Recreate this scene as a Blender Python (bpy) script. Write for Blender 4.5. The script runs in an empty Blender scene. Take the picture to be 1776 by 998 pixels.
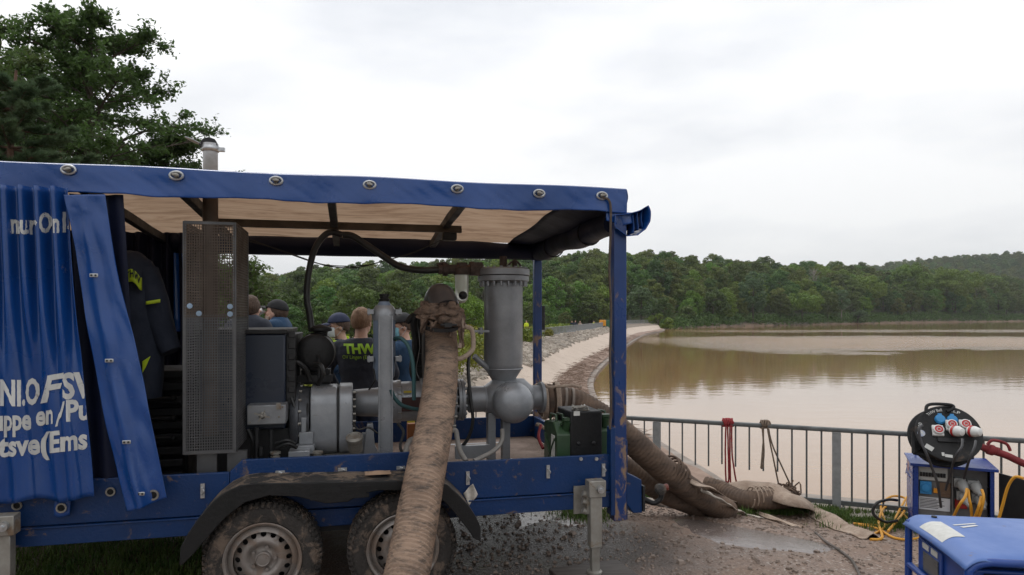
import bpy, bmesh, math, random
import numpy as np
from mathutils import Vector, Matrix, noise
sc = bpy.context.scene
col = sc.collection
PI = math.pi
R = math.radians
rnd = random.Random(7)

# ------------------------------------------------------------ camera
EYE = 1.76          # eye height above the ground beside the trailer
F = 1184.0          # focal length in pixels of the 1776 wide photograph (24 mm lens)
HZ = 547.0          # row of the horizon
cam_d = bpy.data.cameras.new('camera'); cam = bpy.data.objects.new('camera', cam_d); col.objects.link(cam)
cam_d.sensor_width = 36; cam_d.lens = 36 * F / 1776
cam_d.shift_y = (HZ - 499) / 1776
cam.location = (0, 0, EYE); cam.rotation_euler = (PI / 2, 0, 0)
cam_d.clip_start = .05; cam_d.clip_end = 6000
sc.camera = cam

# ------------------------------------------------------------ overcast daylight
SUN_EL, SUN_AZ = R(52), R(-35)
w = bpy.data.worlds.new('World'); sc.world = w; w.use_nodes = True
nt = w.node_tree; nt.nodes.clear()
def wn(t, **k):
    n = nt.nodes.new(t)
    for a, b in k.items(): setattr(n, a, b)
    return n
out = wn('ShaderNodeOutputWorld'); bg = wn('ShaderNodeBackground'); bg.inputs[1].default_value = .1
sky = wn('ShaderNodeTexSky', sky_type='NISHITA'); sky.sun_disc = False
sky.sun_elevation = SUN_EL; sky.sun_rotation = SUN_AZ
tc = wn('ShaderNodeTexCoord')
mp = wn('ShaderNodeMapping'); mp.inputs['Scale'].default_value = (1, 1, 3.2)
ns = wn('ShaderNodeTexNoise'); ns.inputs['Scale'].default_value = 1.7; ns.inputs['Detail'].default_value = 5; ns.inputs['Roughness'].default_value = .5
cr = wn('ShaderNodeValToRGB')
cr.color_ramp.elements[0].position = .36; cr.color_ramp.elements[0].color = (.68, .705, .75, 1)
cr.color_ramp.elements[1].position = .60; cr.color_ramp.elements[1].color = (1, 1, 1, 1)
nt.links.new(tc.outputs['Generated'], mp.inputs[0]); nt.links.new(mp.outputs[0], ns.inputs[0]); nt.links.new(ns.outputs[0], cr.inputs[0])
sp = wn('ShaderNodeSeparateXYZ'); nt.links.new(tc.outputs['Generated'], sp.inputs[0])
mr = wn('ShaderNodeMapRange'); mr.inputs[1].default_value = 0; mr.inputs[2].default_value = 1
mr.inputs[3].default_value = 9.7; mr.inputs[4].default_value = 16.0
nt.links.new(sp.outputs[2], mr.inputs[0])
vm = wn('ShaderNodeVectorMath', operation='SCALE'); nt.links.new(cr.outputs[0], vm.inputs[0]); nt.links.new(mr.outputs[0], vm.inputs['Scale'])
mx = wn('ShaderNodeMix', data_type='RGBA'); mx.inputs[0].default_value = .93
nt.links.new(sky.outputs[0], mx.inputs[6]); nt.links.new(vm.outputs[0], mx.inputs[7])
nt.links.new(mx.outputs[2], bg.inputs[0]); nt.links.new(bg.outputs[0], out.inputs[0])

sd_ = bpy.data.lights.new('sun', 'SUN'); sd_.energy = .9; sd_.angle = R(25); sd_.color = (1, .97, .93)
sun = bpy.data.objects.new('sun', sd_); col.objects.link(sun)
sun.rotation_euler = (PI / 2 - SUN_EL, 0, PI - SUN_AZ)
sun.location = (0, 0, 50)
sc.view_settings.view_transform = 'Standard'; sc.view_settings.look = 'None'
sc.view_settings.exposure = 0.0; sc.view_settings.gamma = 1

# ------------------------------------------------------------ pixel helpers and frames
def P(px, py, Y):
    return Vector(((px - 888) / F * Y, Y, EYE - (py - HZ) / F * Y))
# trailer frame: origin under the near right corner post, x along the trailer (towards its front), y across (away), z up
TA = R(13.3); TCX, TCY = .706, 4.54
TM = Matrix.Translation((TCX, TCY, 0)) @ Matrix.Rotation(TA, 4, 'Z')
WM = Matrix.Identity(4)
def T(px, py, v=0.0):
    t = (px - 888) / F
    cx, cy = TCX - v * math.sin(TA), TCY + v * math.cos(TA)
    u = (cy * t - cx) / (math.cos(TA) - math.sin(TA) * t)
    Y = cy + u * math.sin(TA)
    return Vector((u, v, EYE - (py - HZ) / F * Y))
def TS(px, v=0.0):     # pixels per metre there
    p = T(px, HZ, v); return F / (TM @ p).y

# ------------------------------------------------------------ object bookkeeping
FRM = {}
def tag(o, label=None, cat=None, group=None, kind=None):
    if label: o['label'] = label
    if cat: o['category'] = cat
    if group: o['group'] = group
    if kind: o['kind'] = kind
    return o
def thing(name, label, cat, origin, M=WM, group=None):
    o = bpy.data.objects.new(name, None); col.objects.link(o)
    o.empty_display_size = .1
    origin = Vector(origin)
    o.matrix_world = M @ Matrix.Translation(origin)
    FRM[o] = origin
    return tag(o, label, cat, group)
def copy_tree(o, parent=None):
    c = o.copy(); col.objects.link(c); c.parent = parent
    for ch in o.children: copy_tree(ch, c)
    return c

class MB:
    """collects shapes, links them as one mesh object"""
    def __init__(s): s.v = []; s.f = []; s.m = []; s.cur = 0; s.hard = False
    def add(s, vs, fs):
        n = len(s.v); s.v += [tuple(p) for p in vs]
        for f in fs: s.f.append(tuple(i + n for i in f)); s.m.append(s.cur)
        return s
    def box(s, a, b, M=None):
        x0, y0, z0 = a; x1, y1, z1 = b
        if x0 > x1: x0, x1 = x1, x0
        if y0 > y1: y0, y1 = y1, y0
        if z0 > z1: z0, z1 = z1, z0
        vs = [Vector(p) for p in ((x0,y0,z0),(x1,y0,z0),(x1,y1,z0),(x0,y1,z0),(x0,y0,z1),(x1,y0,z1),(x1,y1,z1),(x0,y1,z1))]
        if M: vs = [M @ p for p in vs]
        return s.add(vs, [(0,3,2,1),(4,5,6,7),(0,1,5,4),(1,2,6,5),(2,3,7,6),(3,0,4,7)])
    def cbox(s, c, d, M=None):
        c = Vector(c); d = Vector(d) / 2
        if M:
            MM = Matrix.Translation(c) @ M
            return s.box(-d, d, MM)
        return s.box(c - d, c + d)
    def bar(s, a, b, w, h=None, up=(0,0,1)):
        a, b = Vector(a), Vector(b); h = h or w
        d = (b - a); L = d.length; d.normalize(); up = Vector(up)
        if abs(d.dot(up)) > .95: up = Vector((1,0,0)) if abs(d.x) < .9 else Vector((0,1,0))
        x = d.cross(up).normalized(); y = x.cross(d).normalized()
        vs = []
        for q in (a, b):
            for i, j in ((-1,-1),(1,-1),(1,1),(-1,1)): vs.append(q + x * i * w / 2 + y * j * h / 2)
        return s.add(vs, [(0,1,2,3),(7,6,5,4),(0,4,5,1),(1,5,6,2),(2,6,7,3),(3,7,4,0)])
    def tube(s, path, r, n=10, caps=True, ov=None, closed=False):
        path = [Vector(p) for p in path]; k = len(path)
        if not hasattr(r, '__len__'): r = [r] * k
        tang = []
        for i in range(k):
            if closed: t = path[(i+1) % k] - path[(i-1) % k]
            else: t = path[min(i+1, k-1)] - path[max(i-1, 0)]
            if t.length < 1e-9: t = Vector((0,0,1))
            tang.append(t.normalized())
        ref = Vector((0,0,1)) if abs(tang[0].z) < .9 else Vector((0,1,0))
        x = tang[0].cross(ref).normalized(); vs = []
        for i in range(k):
            x = (x - tang[i] * x.dot(tang[i]))
            x.normalize(); y = tang[i].cross(x)
            for j in range(n):
                a = 2 * PI * j / n
                q = ov(i, a) if ov else 1
                vs.append(path[i] + (x * math.cos(a) + y * math.sin(a)) * r[i] * q)
        fs = []
        for i in range(k if closed else k - 1):
            i2 = (i + 1) % k
            for j in range(n):
                j2 = (j + 1) % n
                fs.append((i*n+j, i*n+j2, i2*n+j2, i2*n+j))
        if caps and not closed: fs.append(tuple(reversed(range(n)))); fs.append(tuple(range((k-1)*n, k*n)))
        return s.add(vs, fs)
    def cyl(s, a, b, r, r2=None, n=20, caps=True): return s.tube([a, b], [r, r if r2 is None else r2], n, caps)
    def lathe(s, prof, o, ax=(0,0,1), n=28, caps=True):
        """prof: (radius, height along ax)"""
        ax = Vector(ax).normalized(); o = Vector(o)
        ref = Vector((0,0,1)) if abs(ax.z) < .9 else Vector((1,0,0))
        x = ax.cross(ref).normalized(); y = ax.cross(x); vs = []
        for (r, h) in prof:
            for j in range(n):
                a = 2 * PI * j / n
                vs.append(o + ax * h + (x * math.cos(a) + y * math.sin(a)) * max(r, 1e-4))
        fs = []
        for i in range(len(prof) - 1):
            for j in range(n):
                j2 = (j + 1) % n
                fs.append((i*n+j, (i+1)*n+j, (i+1)*n+j2, i*n+j2))
        if caps and prof[0][0] > 1e-3: fs.append(tuple(range(n)))
        if caps and prof[-1][0] > 1e-3: fs.append(tuple(reversed(range((len(prof)-1)*n, len(prof)*n))))
        return s.add(vs, fs)
    def prism(s, poly, d0, d1, plane='xz'):
        """outline extruded; plane xz: along y; xy: along z; yz: along x"""
        def mk(p, d):
            return {'xz': (p[0], d, p[1]), 'xy': (p[0], p[1], d), 'yz': (d, p[0], p[1])}[plane]
        n = len(poly); vs = [mk(p, d0) for p in poly] + [mk(p, d1) for p in poly]
        fs = [tuple(range(n)), tuple(reversed(range(n, 2*n)))]
        for i in range(n): j = (i+1) % n; fs.append((i, i+n, j+n, j))
        return s.add(vs, fs)
    def grid(s, fn, nu, nv, thick=None):
        vs = [Vector(fn(i / nu, j / nv)) for j in range(nv+1) for i in range(nu+1)]
        fs = [(j*(nu+1)+i, j*(nu+1)+i+1, (j+1)*(nu+1)+i+1, (j+1)*(nu+1)+i) for j in range(nv) for i in range(nu)]
        return s.add(vs, fs)
    def sphere(s, c, r, n=16, m=10, sc3=(1,1,1)):
        c = Vector(c); vs = []; fs = []
        for i in range(m+1):
            t = PI * i / m
            for j in range(n):
                a = 2*PI*j/n
                vs.append(c + Vector((math.sin(t)*math.cos(a)*sc3[0], math.sin(t)*math.sin(a)*sc3[1], math.cos(t)*sc3[2])) * r)
        for i in range(m):
            for j in range(n):
                j2 = (j+1) % n; fs.append((i*n+j, (i+1)*n+j, (i+1)*n+j2, i*n+j2))
        return s.add(vs, fs)
    def build(s, name, mat, parent=None, M=WM, origin=None, smooth=38, bevel=0, label=None, cat=None, group=None, kind=None, solid=0, fixn=True):
        if parent is not None: org = FRM[parent]
        else: org = Vector(origin if origin is not None else (0,0,0))
        me = bpy.data.meshes.new(name)
        me.from_pydata([(x-org.x, y-org.y, z-org.z) for x, y, z in s.v], [], s.f)
        for m_ in (mat if isinstance(mat, (list, tuple)) else [mat]): me.materials.append(m_)
        if any(s.m): me.polygons.foreach_set('material_index', s.m)
        if fixn:
            bm = bmesh.new(); bm.from_mesh(me)
            bmesh.ops.remove_doubles(bm, verts=bm.verts, dist=1e-5)
            bmesh.ops.recalc_face_normals(bm, faces=bm.faces); bm.to_mesh(me); bm.free()
        if smooth:
            me.polygons.foreach_set('use_smooth', [True] * len(me.polygons)); me.set_sharp_from_angle(angle=R(smooth))
        o = bpy.data.objects.new(name, me); col.objects.link(o)
        if parent is not None: o.parent = parent
        else: o.matrix_world = M @ Matrix.Translation(org)
        FRM[o] = org
        if solid:
            md = o.modifiers.new('solid', 'SOLIDIFY'); md.thickness = solid; md.offset = 0
        if bevel:
            md = o.modifiers.new('bevel', 'BEVEL'); md.width = bevel; md.segments = 2; md.limit_method = 'ANGLE'; md.angle_limit = R(40); md.harden_normals = False
        return tag(o, label, cat, group, kind)

def bez(pts, n=8):
    """smooth Catmull-Rom path through the points"""
    pts = [Vector(p) for p in pts]; o = []
    for i in range(len(pts) - 1):
        p0 = pts[max(i-1, 0)]; p1 = pts[i]; p2 = pts[i+1]; p3 = pts[min(i+2, len(pts)-1)]
        for k in range(n):
            t = k / n
            o.append(.5 * ((2*p1) + (p2-p0)*t + (2*p0-5*p1+4*p2-p3)*t*t + (3*p1-p0-3*p2+p3)*t**3))
    o.append(pts[-1]); return o

# ------------------------------------------------------------ materials
def new_mat(name):
    m = bpy.data.materials.new(name); m.use_nodes = True
    return m, m.node_tree, m.node_tree.nodes['Principled BSDF']
def N(t, kind, **k):
    n = t.nodes.new(kind)
    for a, b in k.items():
        if a.startswith('i_'):
            key = a[2:]; key = int(key) if key.isdigit() else key.replace('_', ' ')
            n.inputs[key].default_value = b
        else: setattr(n, a, b)
    return n
def ramp(t, fac, stops):
    r = t.nodes.new('ShaderNodeValToRGB'); t.links.new(fac, r.inputs[0])
    e = r.color_ramp.elements
    while len(e) < len(stops): e.new(.5)
    for i, (p, c) in enumerate(stops):
        e[i].position = p
        e[i].color = (c, c, c, 1) if not hasattr(c, '__len__') else (*c, 1)
    return r.outputs[0]
def mixc(t, f, a, b, mode='MIX'):
    m = t.nodes.new('ShaderNodeMix'); m.data_type = 'RGBA'; m.blend_type = mode
    for sck, v in ((m.inputs[0], f), (m.inputs[6], a), (m.inputs[7], b)):
        if hasattr(v, 'is_linked') or hasattr(v, 'links'): t.links.new(v, sck)
        elif hasattr(v, '__len__'): sck.default_value = (*v, 1)
        else: sck.default_value = v
    return m.outputs[2]
def mat(name, c1, c2=None, rough=.5, metal=0, scale=6, detail=5, bump=0, bscale=40, mud=0, mudc=(.21, .145, .095), mscale=7, mudlow=None,
        spec=.5, stretch=(1,1,1), coat=0, rust=0, rvar=.15, randv=0):
    m, t, b = new_mat(name)
    tc_ = N(t, 'ShaderNodeTexCoord'); mp_ = N(t, 'ShaderNodeMapping', i_Scale=stretch); t.links.new(tc_.outputs['Object'], mp_.inputs[0])
    co = mp_.outputs[0]
    n1 = N(t, 'ShaderNodeTexNoise', i_Scale=scale, i_Detail=detail, i_Roughness=.62); t.links.new(co, n1.inputs[0])
    c2 = c2 or tuple(x * .72 for x in c1)
    cc = mixc(t, ramp(t, n1.outputs[0], [(.3, 0), (.7, 1)]), c1, c2)
    if randv:
        oi = N(t, 'ShaderNodeObjectInfo'); hv = N(t, 'ShaderNodeHueSaturation')
        mr_ = N(t, 'ShaderNodeMapRange', i_3=1 - randv, i_4=1 + randv); t.links.new(oi.outputs['Random'], mr_.inputs[0])
        t.links.new(mr_.outputs[0], hv.inputs['Value']); t.links.new(cc, hv.inputs['Color']); cc = hv.outputs[0]
    rg = ramp(t, n1.outputs[0], [(.25, max(rough - rvar, .03)), (.75, min(rough + rvar, 1))])
    mt = metal
    if mud:
        n2 = N(t, 'ShaderNodeTexNoise', i_Scale=mscale, i_Detail=9, i_Roughness=.68, i_Distortion=.6); t.links.new(co, n2.inputs[0])
        fac = n2.outputs[0]
        if mudlow:
            sx = N(t, 'ShaderNodeSeparateXYZ'); t.links.new(tc_.outputs['Object'], sx.inputs[0])
            mz = N(t, 'ShaderNodeMapRange', i_1=mudlow[1], i_2=mudlow[0], i_3=-.22, i_4=.22); t.links.new(sx.outputs[2], mz.inputs[0])
            ad = N(t, 'ShaderNodeMath', operation='ADD'); t.links.new(fac, ad.inputs[0]); t.links.new(mz.outputs[0], ad.inputs[1]); fac = ad.outputs[0]
        lo = .78 - .5 * mud
        mk = ramp(t, fac, [(lo, 0), (lo + .09, 1)])
        n3 = N(t, 'ShaderNodeTexNoise', i_Scale=mscale*5, i_Detail=4); t.links.new(co, n3.inputs[0])
        mc = mixc(t, n3.outputs[0], mudc, tuple(x * .62 for x in mudc))
        cc = mixc(t, mk, cc, mc); rg = mixc(t, mk, rg, (.85,)*3)
        if metal:
            mt = mixc(t, mk, (metal,)*3, (0, 0, 0))
    if rust:
        n4 = N(t, 'ShaderNodeTexNoise', i_Scale=mscale*3, i_Detail=8, i_Roughness=.7); t.links.new(co, n4.inputs[0])
        cc = mixc(t, ramp(t, n4.outputs[0], [(.78-.4*rust, 0), (.84-.4*rust, 1)]), cc, (.16, .06, .025))
    t.links.new(cc, b.inputs['Base Color']); t.links.new(rg, b.inputs['Roughness'])
    if hasattr(mt, 'links'): t.links.new(mt, b.inputs['Metallic'])
    else: b.inputs['Metallic'].default_value = mt
    b.inputs['Specular IOR Level'].default_value = spec; b.inputs['Coat Weight'].default_value = coat
    if bump:
        nb = N(t, 'ShaderNodeTexNoise', i_Scale=bscale, i_Detail=6, i_Roughness=.6); t.links.new(co, nb.inputs[0])
        bp = N(t, 'ShaderNodeBump', i_Strength=bump, i_Distance=.02); t.links.new(nb.outputs[0], bp.inputs['Height']); t.links.new(bp.outputs[0], b.inputs['Normal'])
    return m
def leaf_mat(name, a, b_, trans=.3, randv=.22, scale=.5, rough=.55):
    m, t, b = new_mat(name)
    tc_ = N(t, 'ShaderNodeTexCoord'); n1 = N(t, 'ShaderNodeTexNoise', i_Scale=scale, i_Detail=6, i_Roughness=.7); t.links.new(tc_.outputs['Object'], n1.inputs[0])
    cc = mixc(t, ramp(t, n1.outputs[0], [(.35, 0), (.65, 1)]), a, b_)
    oi = N(t, 'ShaderNodeObjectInfo'); hv = N(t, 'ShaderNodeHueSaturation')
    m1 = N(t, 'ShaderNodeMapRange', i_3=1-randv, i_4=1+randv); t.links.new(oi.outputs['Random'], m1.inputs[0]); t.links.new(m1.outputs[0], hv.inputs['Value'])
    ml = N(t, 'ShaderNodeMath', operation='MULTIPLY', i_1=7.31); t.links.new(oi.outputs['Random'], ml.inputs[0])
    fr = N(t, 'ShaderNodeMath', operation='FRACT'); t.links.new(ml.outputs[0], fr.inputs[0])
    m2 = N(t, 'ShaderNodeMapRange', i_3=.5-.045*randv/.22, i_4=.5+.02); t.links.new(fr.outputs[0], m2.inputs[0]); t.links.new(m2.outputs[0], hv.inputs['Hue'])
    t.links.new(cc, hv.inputs['Color'])
    t.links.new(hv.outputs[0], b.inputs['Base Color']); b.inputs['Roughness'].default_value = rough; b.inputs['Specular IOR Level'].default_value = .3
    tr = N(t, 'ShaderNodeBsdfTranslucent'); t.links.new(hv.outputs[0], tr.inputs[0])
    ms = N(t, 'ShaderNodeMixShader', i_0=trans); t.links.new(b.outputs[0], ms.inputs[1]); t.links.new(tr.outputs[0], ms.inputs[2])
    t.links.new(ms.outputs[0], t.nodes['Material Output'].inputs[0])
    return m

M_ = {}
M_['bark'] = mat('bark', (.09, .07, .05), (.045, .035, .027), rough=.9, scale=8, bump=.6, bscale=30)
M_['pale_bark'] = mat('pale_bark', (.30, .27, .23), (.18, .16, .13), rough=.9, scale=8)
M_['pine_bark'] = mat('pine_bark', (.15, .075, .045), (.07, .04, .03), rough=.9, scale=8, bump=.6, bscale=30)
M_['leaf_near'] = leaf_mat('leaf_near', (.062, .105, .028), (.10, .155, .042), .45, .1, 1.5)
M_['needle'] = leaf_mat('needle', (.075, .125, .06), (.12, .17, .08), .35, .05, 1.5)
M_['forest_leaf'] = leaf_mat('forest_leaf', (.048, .100, .020), (.100, .172, .035), .25, .32, .45)
M_['bright_leaf'] = leaf_mat('bright_leaf', (.085, .165, .018), (.15, .25, .03), .25, .15, .3)
M_['grey_leaf'] = leaf_mat('grey_leaf', (.065, .11, .045), (.10, .15, .06), .25, .12, .3)
M_['conifer_leaf'] = leaf_mat('conifer_leaf', (.025, .05, .03), (.04, .07, .04), .1, .15, .3)
M_['hedge_leaf'] = leaf_mat('hedge_leaf', (.10, .16, .02), (.24, .25, .035), .3, .2, 1.2)
# ============================================================ TERRAIN, WATER, DAM
WZ = EYE - 3.5                       # water level
GZ = -.217                           # ground at the fence
def gY(py, depth): return depth * F / (py - HZ)
def gp(px, py, depth): Y = gY(py, depth); return ((px - 888) / F * Y, Y)
# crest line of the bank and dam, water on its right hand side (near bank, bend, dam, far end)
crest = [(30, -9), (14, 2.2), (8, 5.1), (4.75, 6.48), (1.63, 7.82), (-.06, 8.55), (-2.3, 10.2), (-4.3, 13.5), (-5.4, 19), (-5.3, 27), (-3.1, 38), (.47, 50.9), (7.6, 80), (17.8, 123), (25, 150), (31, 164), (35.5, 172), (37, 173.5)]
rip = [(30.5, -8), (14.6, 3), (8.9, 6.3), (5.6, 7.7), (2.6, 9), (1.3, 10), (.2, 11.6), (-1.4, 14.6), (-2.1, 19.5), (-1.3, 27), (.9, 36), (3.0, 48), (9.2, 79), (19.2, 121), (27, 146), (32, 159.5), (35.5, 167), (37.2, 172.5)]
deb = [(32, -5), (16, 5), (11.2, 8), (7.2, 10.3), (4.4, 11.2), (3.2, 12.2), (2.5, 14), (2.0, 17), (1.5, 22), (1.55, 28), (2.8, 37), (5.2, 49), (11.8, 77.5), (21.4, 119), (29, 142), (33, 154.5), (35.2, 162), (37.3, 171.5)]
wat = [(33, -3.5), (16.8, 6.5), (12.4, 9), (8.6, 11.2), (5.2, 12.2), (4.2, 13.1), (3.95, 15), (3.6, 19), (3.15, 23.5), (3.2, 28), (4.1, 36.5), (6.4, 48.5), (12.7, 77), (22.6, 117.5), (30, 140), (33.5, 152), (35.5, 160), (37.6, 171)]
DEP = (1.977, 2.5, 3.22, 3.52)
shore_px = [(1150, 172), (1200, 190), (1300, 222), (1400, 250), (1500, 285), (1600, 325), (1776, 385), (1960, 410), (2300, 400), (3200, 260)]
shore = [((px - 888) / F * Y, Y) for px, Y in shore_px] + [(420, 60), (420, -60), (60, -60)]
poly = crest + shore
NC = len(crest) - 1
PA = np.array(poly, float)
def signed(X, Y):
    """signed distance to the reservoir outline (negative inside) and whether the nearest edge is the walled crest"""
    P_ = np.stack([X.ravel(), Y.ravel()], 1); n = len(PA)
    best = np.full(len(P_), 1e9); flag = np.zeros(len(P_), bool); inside = np.zeros(len(P_), bool)
    for i in range(n):
        a = PA[i]; b = PA[(i+1) % n]; ab = b - a; L = (ab**2).sum()
        t = np.clip(((P_ - a) @ ab) / L, 0, 1); d = np.hypot(*(P_ - a - t[:, None] * ab).T)
        m = d < best; best[m] = d[m]; flag[m] = i < NC
        c = ((a[1] > P_[:, 1]) != (b[1] > P_[:, 1]))
        with np.errstate(divide='ignore', invalid='ignore'):
            xi = (b[0]-a[0]) * (P_[:, 1]-a[1]) / (b[1]-a[1] + 1e-12) + a[0]
        inside ^= c & (P_[:, 0] < xi)
    best[inside] *= -1
    return best.reshape(X.shape), flag.reshape(X.shape)
# hills: by image column, foot distance, ridge distance and tree-top row of the photograph
HT = np.array([(-2500, 60, 260, 440), (-600, 90, 300, 470), (0, 110, 330, 482), (430, 120, 350, 487), (560, 125, 350, 479), (700, 130, 350, 470), (850, 140, 340, 461), (1000, 160, 330, 448),
      (1090, 170, 320, 443), (1200, 193, 320, 449), (1350, 238, 345, 456), (1480, 280, 380, 459), (1560, 311, 400, 468), (1612, 330, 415, 464), (1700, 362, 440, 472), (1776, 388, 465, 481), (2300, 405, 480, 490), (4000, 260, 400, 470)], float)
def hill(X, Y):
    Yc = np.maximum(Y, 1.0); px = np.clip(888 + F * X / Yc, -2500, 4000)
    d0 = np.interp(px, HT[:, 0], HT[:, 1]); d1 = np.interp(px, HT[:, 0], HT[:, 2]); yt = np.interp(px, HT[:, 0], HT[:, 3])
    H1 = (HZ - yt) / F * d1 + EYE - 13.0
    t = np.clip((Y - d0) / (d1 - d0), 0, 1); s = t * (1.6 - .6 * t)
    back = np.clip((Y - d1) / 150, 0, 1)
    return H1 * s * (1 - .7 * back), t
FT = np.array([(1200, 437+40), (1450, 466), (1530, 459), (1600, 449), (1640, 446), (1700, 441), (1776, 437), (2300, 428), (4000, 470)], float)
def farhill(X, Y):
    Yc = np.maximum(Y, 1.0); px = np.clip(888 + F * X / Yc, 1200, 4000)
    yt = np.interp(px, FT[:, 0], FT[:, 1]); H = (HZ - yt) / F * 850 + EYE - 13
    t = np.clip((Y - 560) / 290, 0, 1); on = np.clip((888 + F * X / Yc - 1150) / 300, 0, 1)
    return H * t * t * (3 - 2*t) * on
def height(X, Y):
    sd, fl = signed(X, Y)
    h, t = hill(X, Y)
    z = np.where(fl, GZ - .12, WZ + np.clip(sd, 0, 60) * .16 + .0)
    z = np.where(~fl, np.minimum(z, np.maximum(h, .8) + .4), z)
    z = np.where(sd < 0, np.where(fl, GZ - .1 + sd * 1.5, WZ + sd * .25), z)
    z = np.maximum(z, -7)
    out_ = sd > 4
    far = (Y > 45) & fl & out_
    z = np.where(far, z - np.clip((sd - 4) * .3, 0, 6), z)
    hl = np.where(t > 0, h + np.where(fl, -4, -1.0), -99)
    z = np.where(sd > 0, np.maximum(z, hl), z)
    z = np.where(sd > 0, np.maximum(z, farhill(X, Y) - 2), z)
    return z
na, nr = 420, 210
ang = np.concatenate([np.linspace(-PI, -R(48), 60, endpoint=False), np.linspace(-R(48), R(48), 300, endpoint=False), np.linspace(R(48), PI, 60, endpoint=False)])
rad = 3.0 * (3200 / 3.0) ** (np.linspace(0, 1, nr))
A_, R_ = np.meshgrid(ang, rad); XX = np.sin(A_) * R_; YY = np.cos(A_) * R_
ZZ = height(XX, YY)
ZZ[R_ < 7.6] = np.minimum(ZZ[R_ < 7.6], GZ - .5)
tb = MB(); nA = len(ang)
tb.v = list(zip(XX.ravel().tolist(), YY.ravel().tolist(), ZZ.ravel().tolist()))
tb.f = [(j*nA+i, j*nA+(i+1) % nA, (j+1)*nA+(i+1) % nA, (j+1)*nA+i) for j in range(nr-1) for i in range(nA)]
tb.f.append(tuple(range(nA))[::-1]); tb.m = [0] * len(tb.f)
def ground_mat():
    m, t, b = new_mat('wooded_earth')
    tc_ = N(t, 'ShaderNodeTexCoord'); n1 = N(t, 'ShaderNodeTexNoise', i_Scale=.35, i_Detail=10, i_Roughness=.7); t.links.new(tc_.outputs['Object'], n1.inputs[0])
    gcol = ramp(t, n1.outputs[0], [(.3, (.03, .045, .016)), (.5, (.06, .075, .025)), (.7, (.11, .085, .05))])
    sx = N(t, 'ShaderNodeSeparateXYZ'); t.links.new(tc_.outputs['Object'], sx.inputs[0])
    n2 = N(t, 'ShaderNodeTexNoise', i_Scale=.12, i_Detail=4); t.links.new(tc_.outputs['Object'], n2.inputs[0])
    md = N(t, 'ShaderNodeMath', operation='MULTIPLY_ADD', i_1=-2.2, i_2=1.1); t.links.new(n2.outputs[0], md.inputs[0])
    ad = N(t, 'ShaderNodeMath', operation='ADD'); t.links.new(sx.outputs[2], ad.inputs[0]); t.links.new(md.outputs[0], ad.inputs[1])
    mk = N(t, 'ShaderNodeMapRange', i_1=WZ + .5, i_2=WZ + .95); t.links.new(ad.outputs[0], mk.inputs[0])
    cc = mixc(t, mk.outputs[0], ramp(t, n1.outputs[0], [(.3, (.16, .105, .07)), (.7, (.24, .165, .115))]), gcol)
    t.links.new(cc, b.inputs['Base Color']); b.inputs['Roughness'].default_value = .95
    bp = N(t, 'ShaderNodeBump', i_Strength=.6, i_Distance=.3); t.links.new(n1.outputs[0], bp.inputs['Height']); t.links.new(bp.outputs[0], b.inputs['Normal'])
    return m
tb.build('terrain', ground_mat(), kind='structure', fixn=False)

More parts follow.
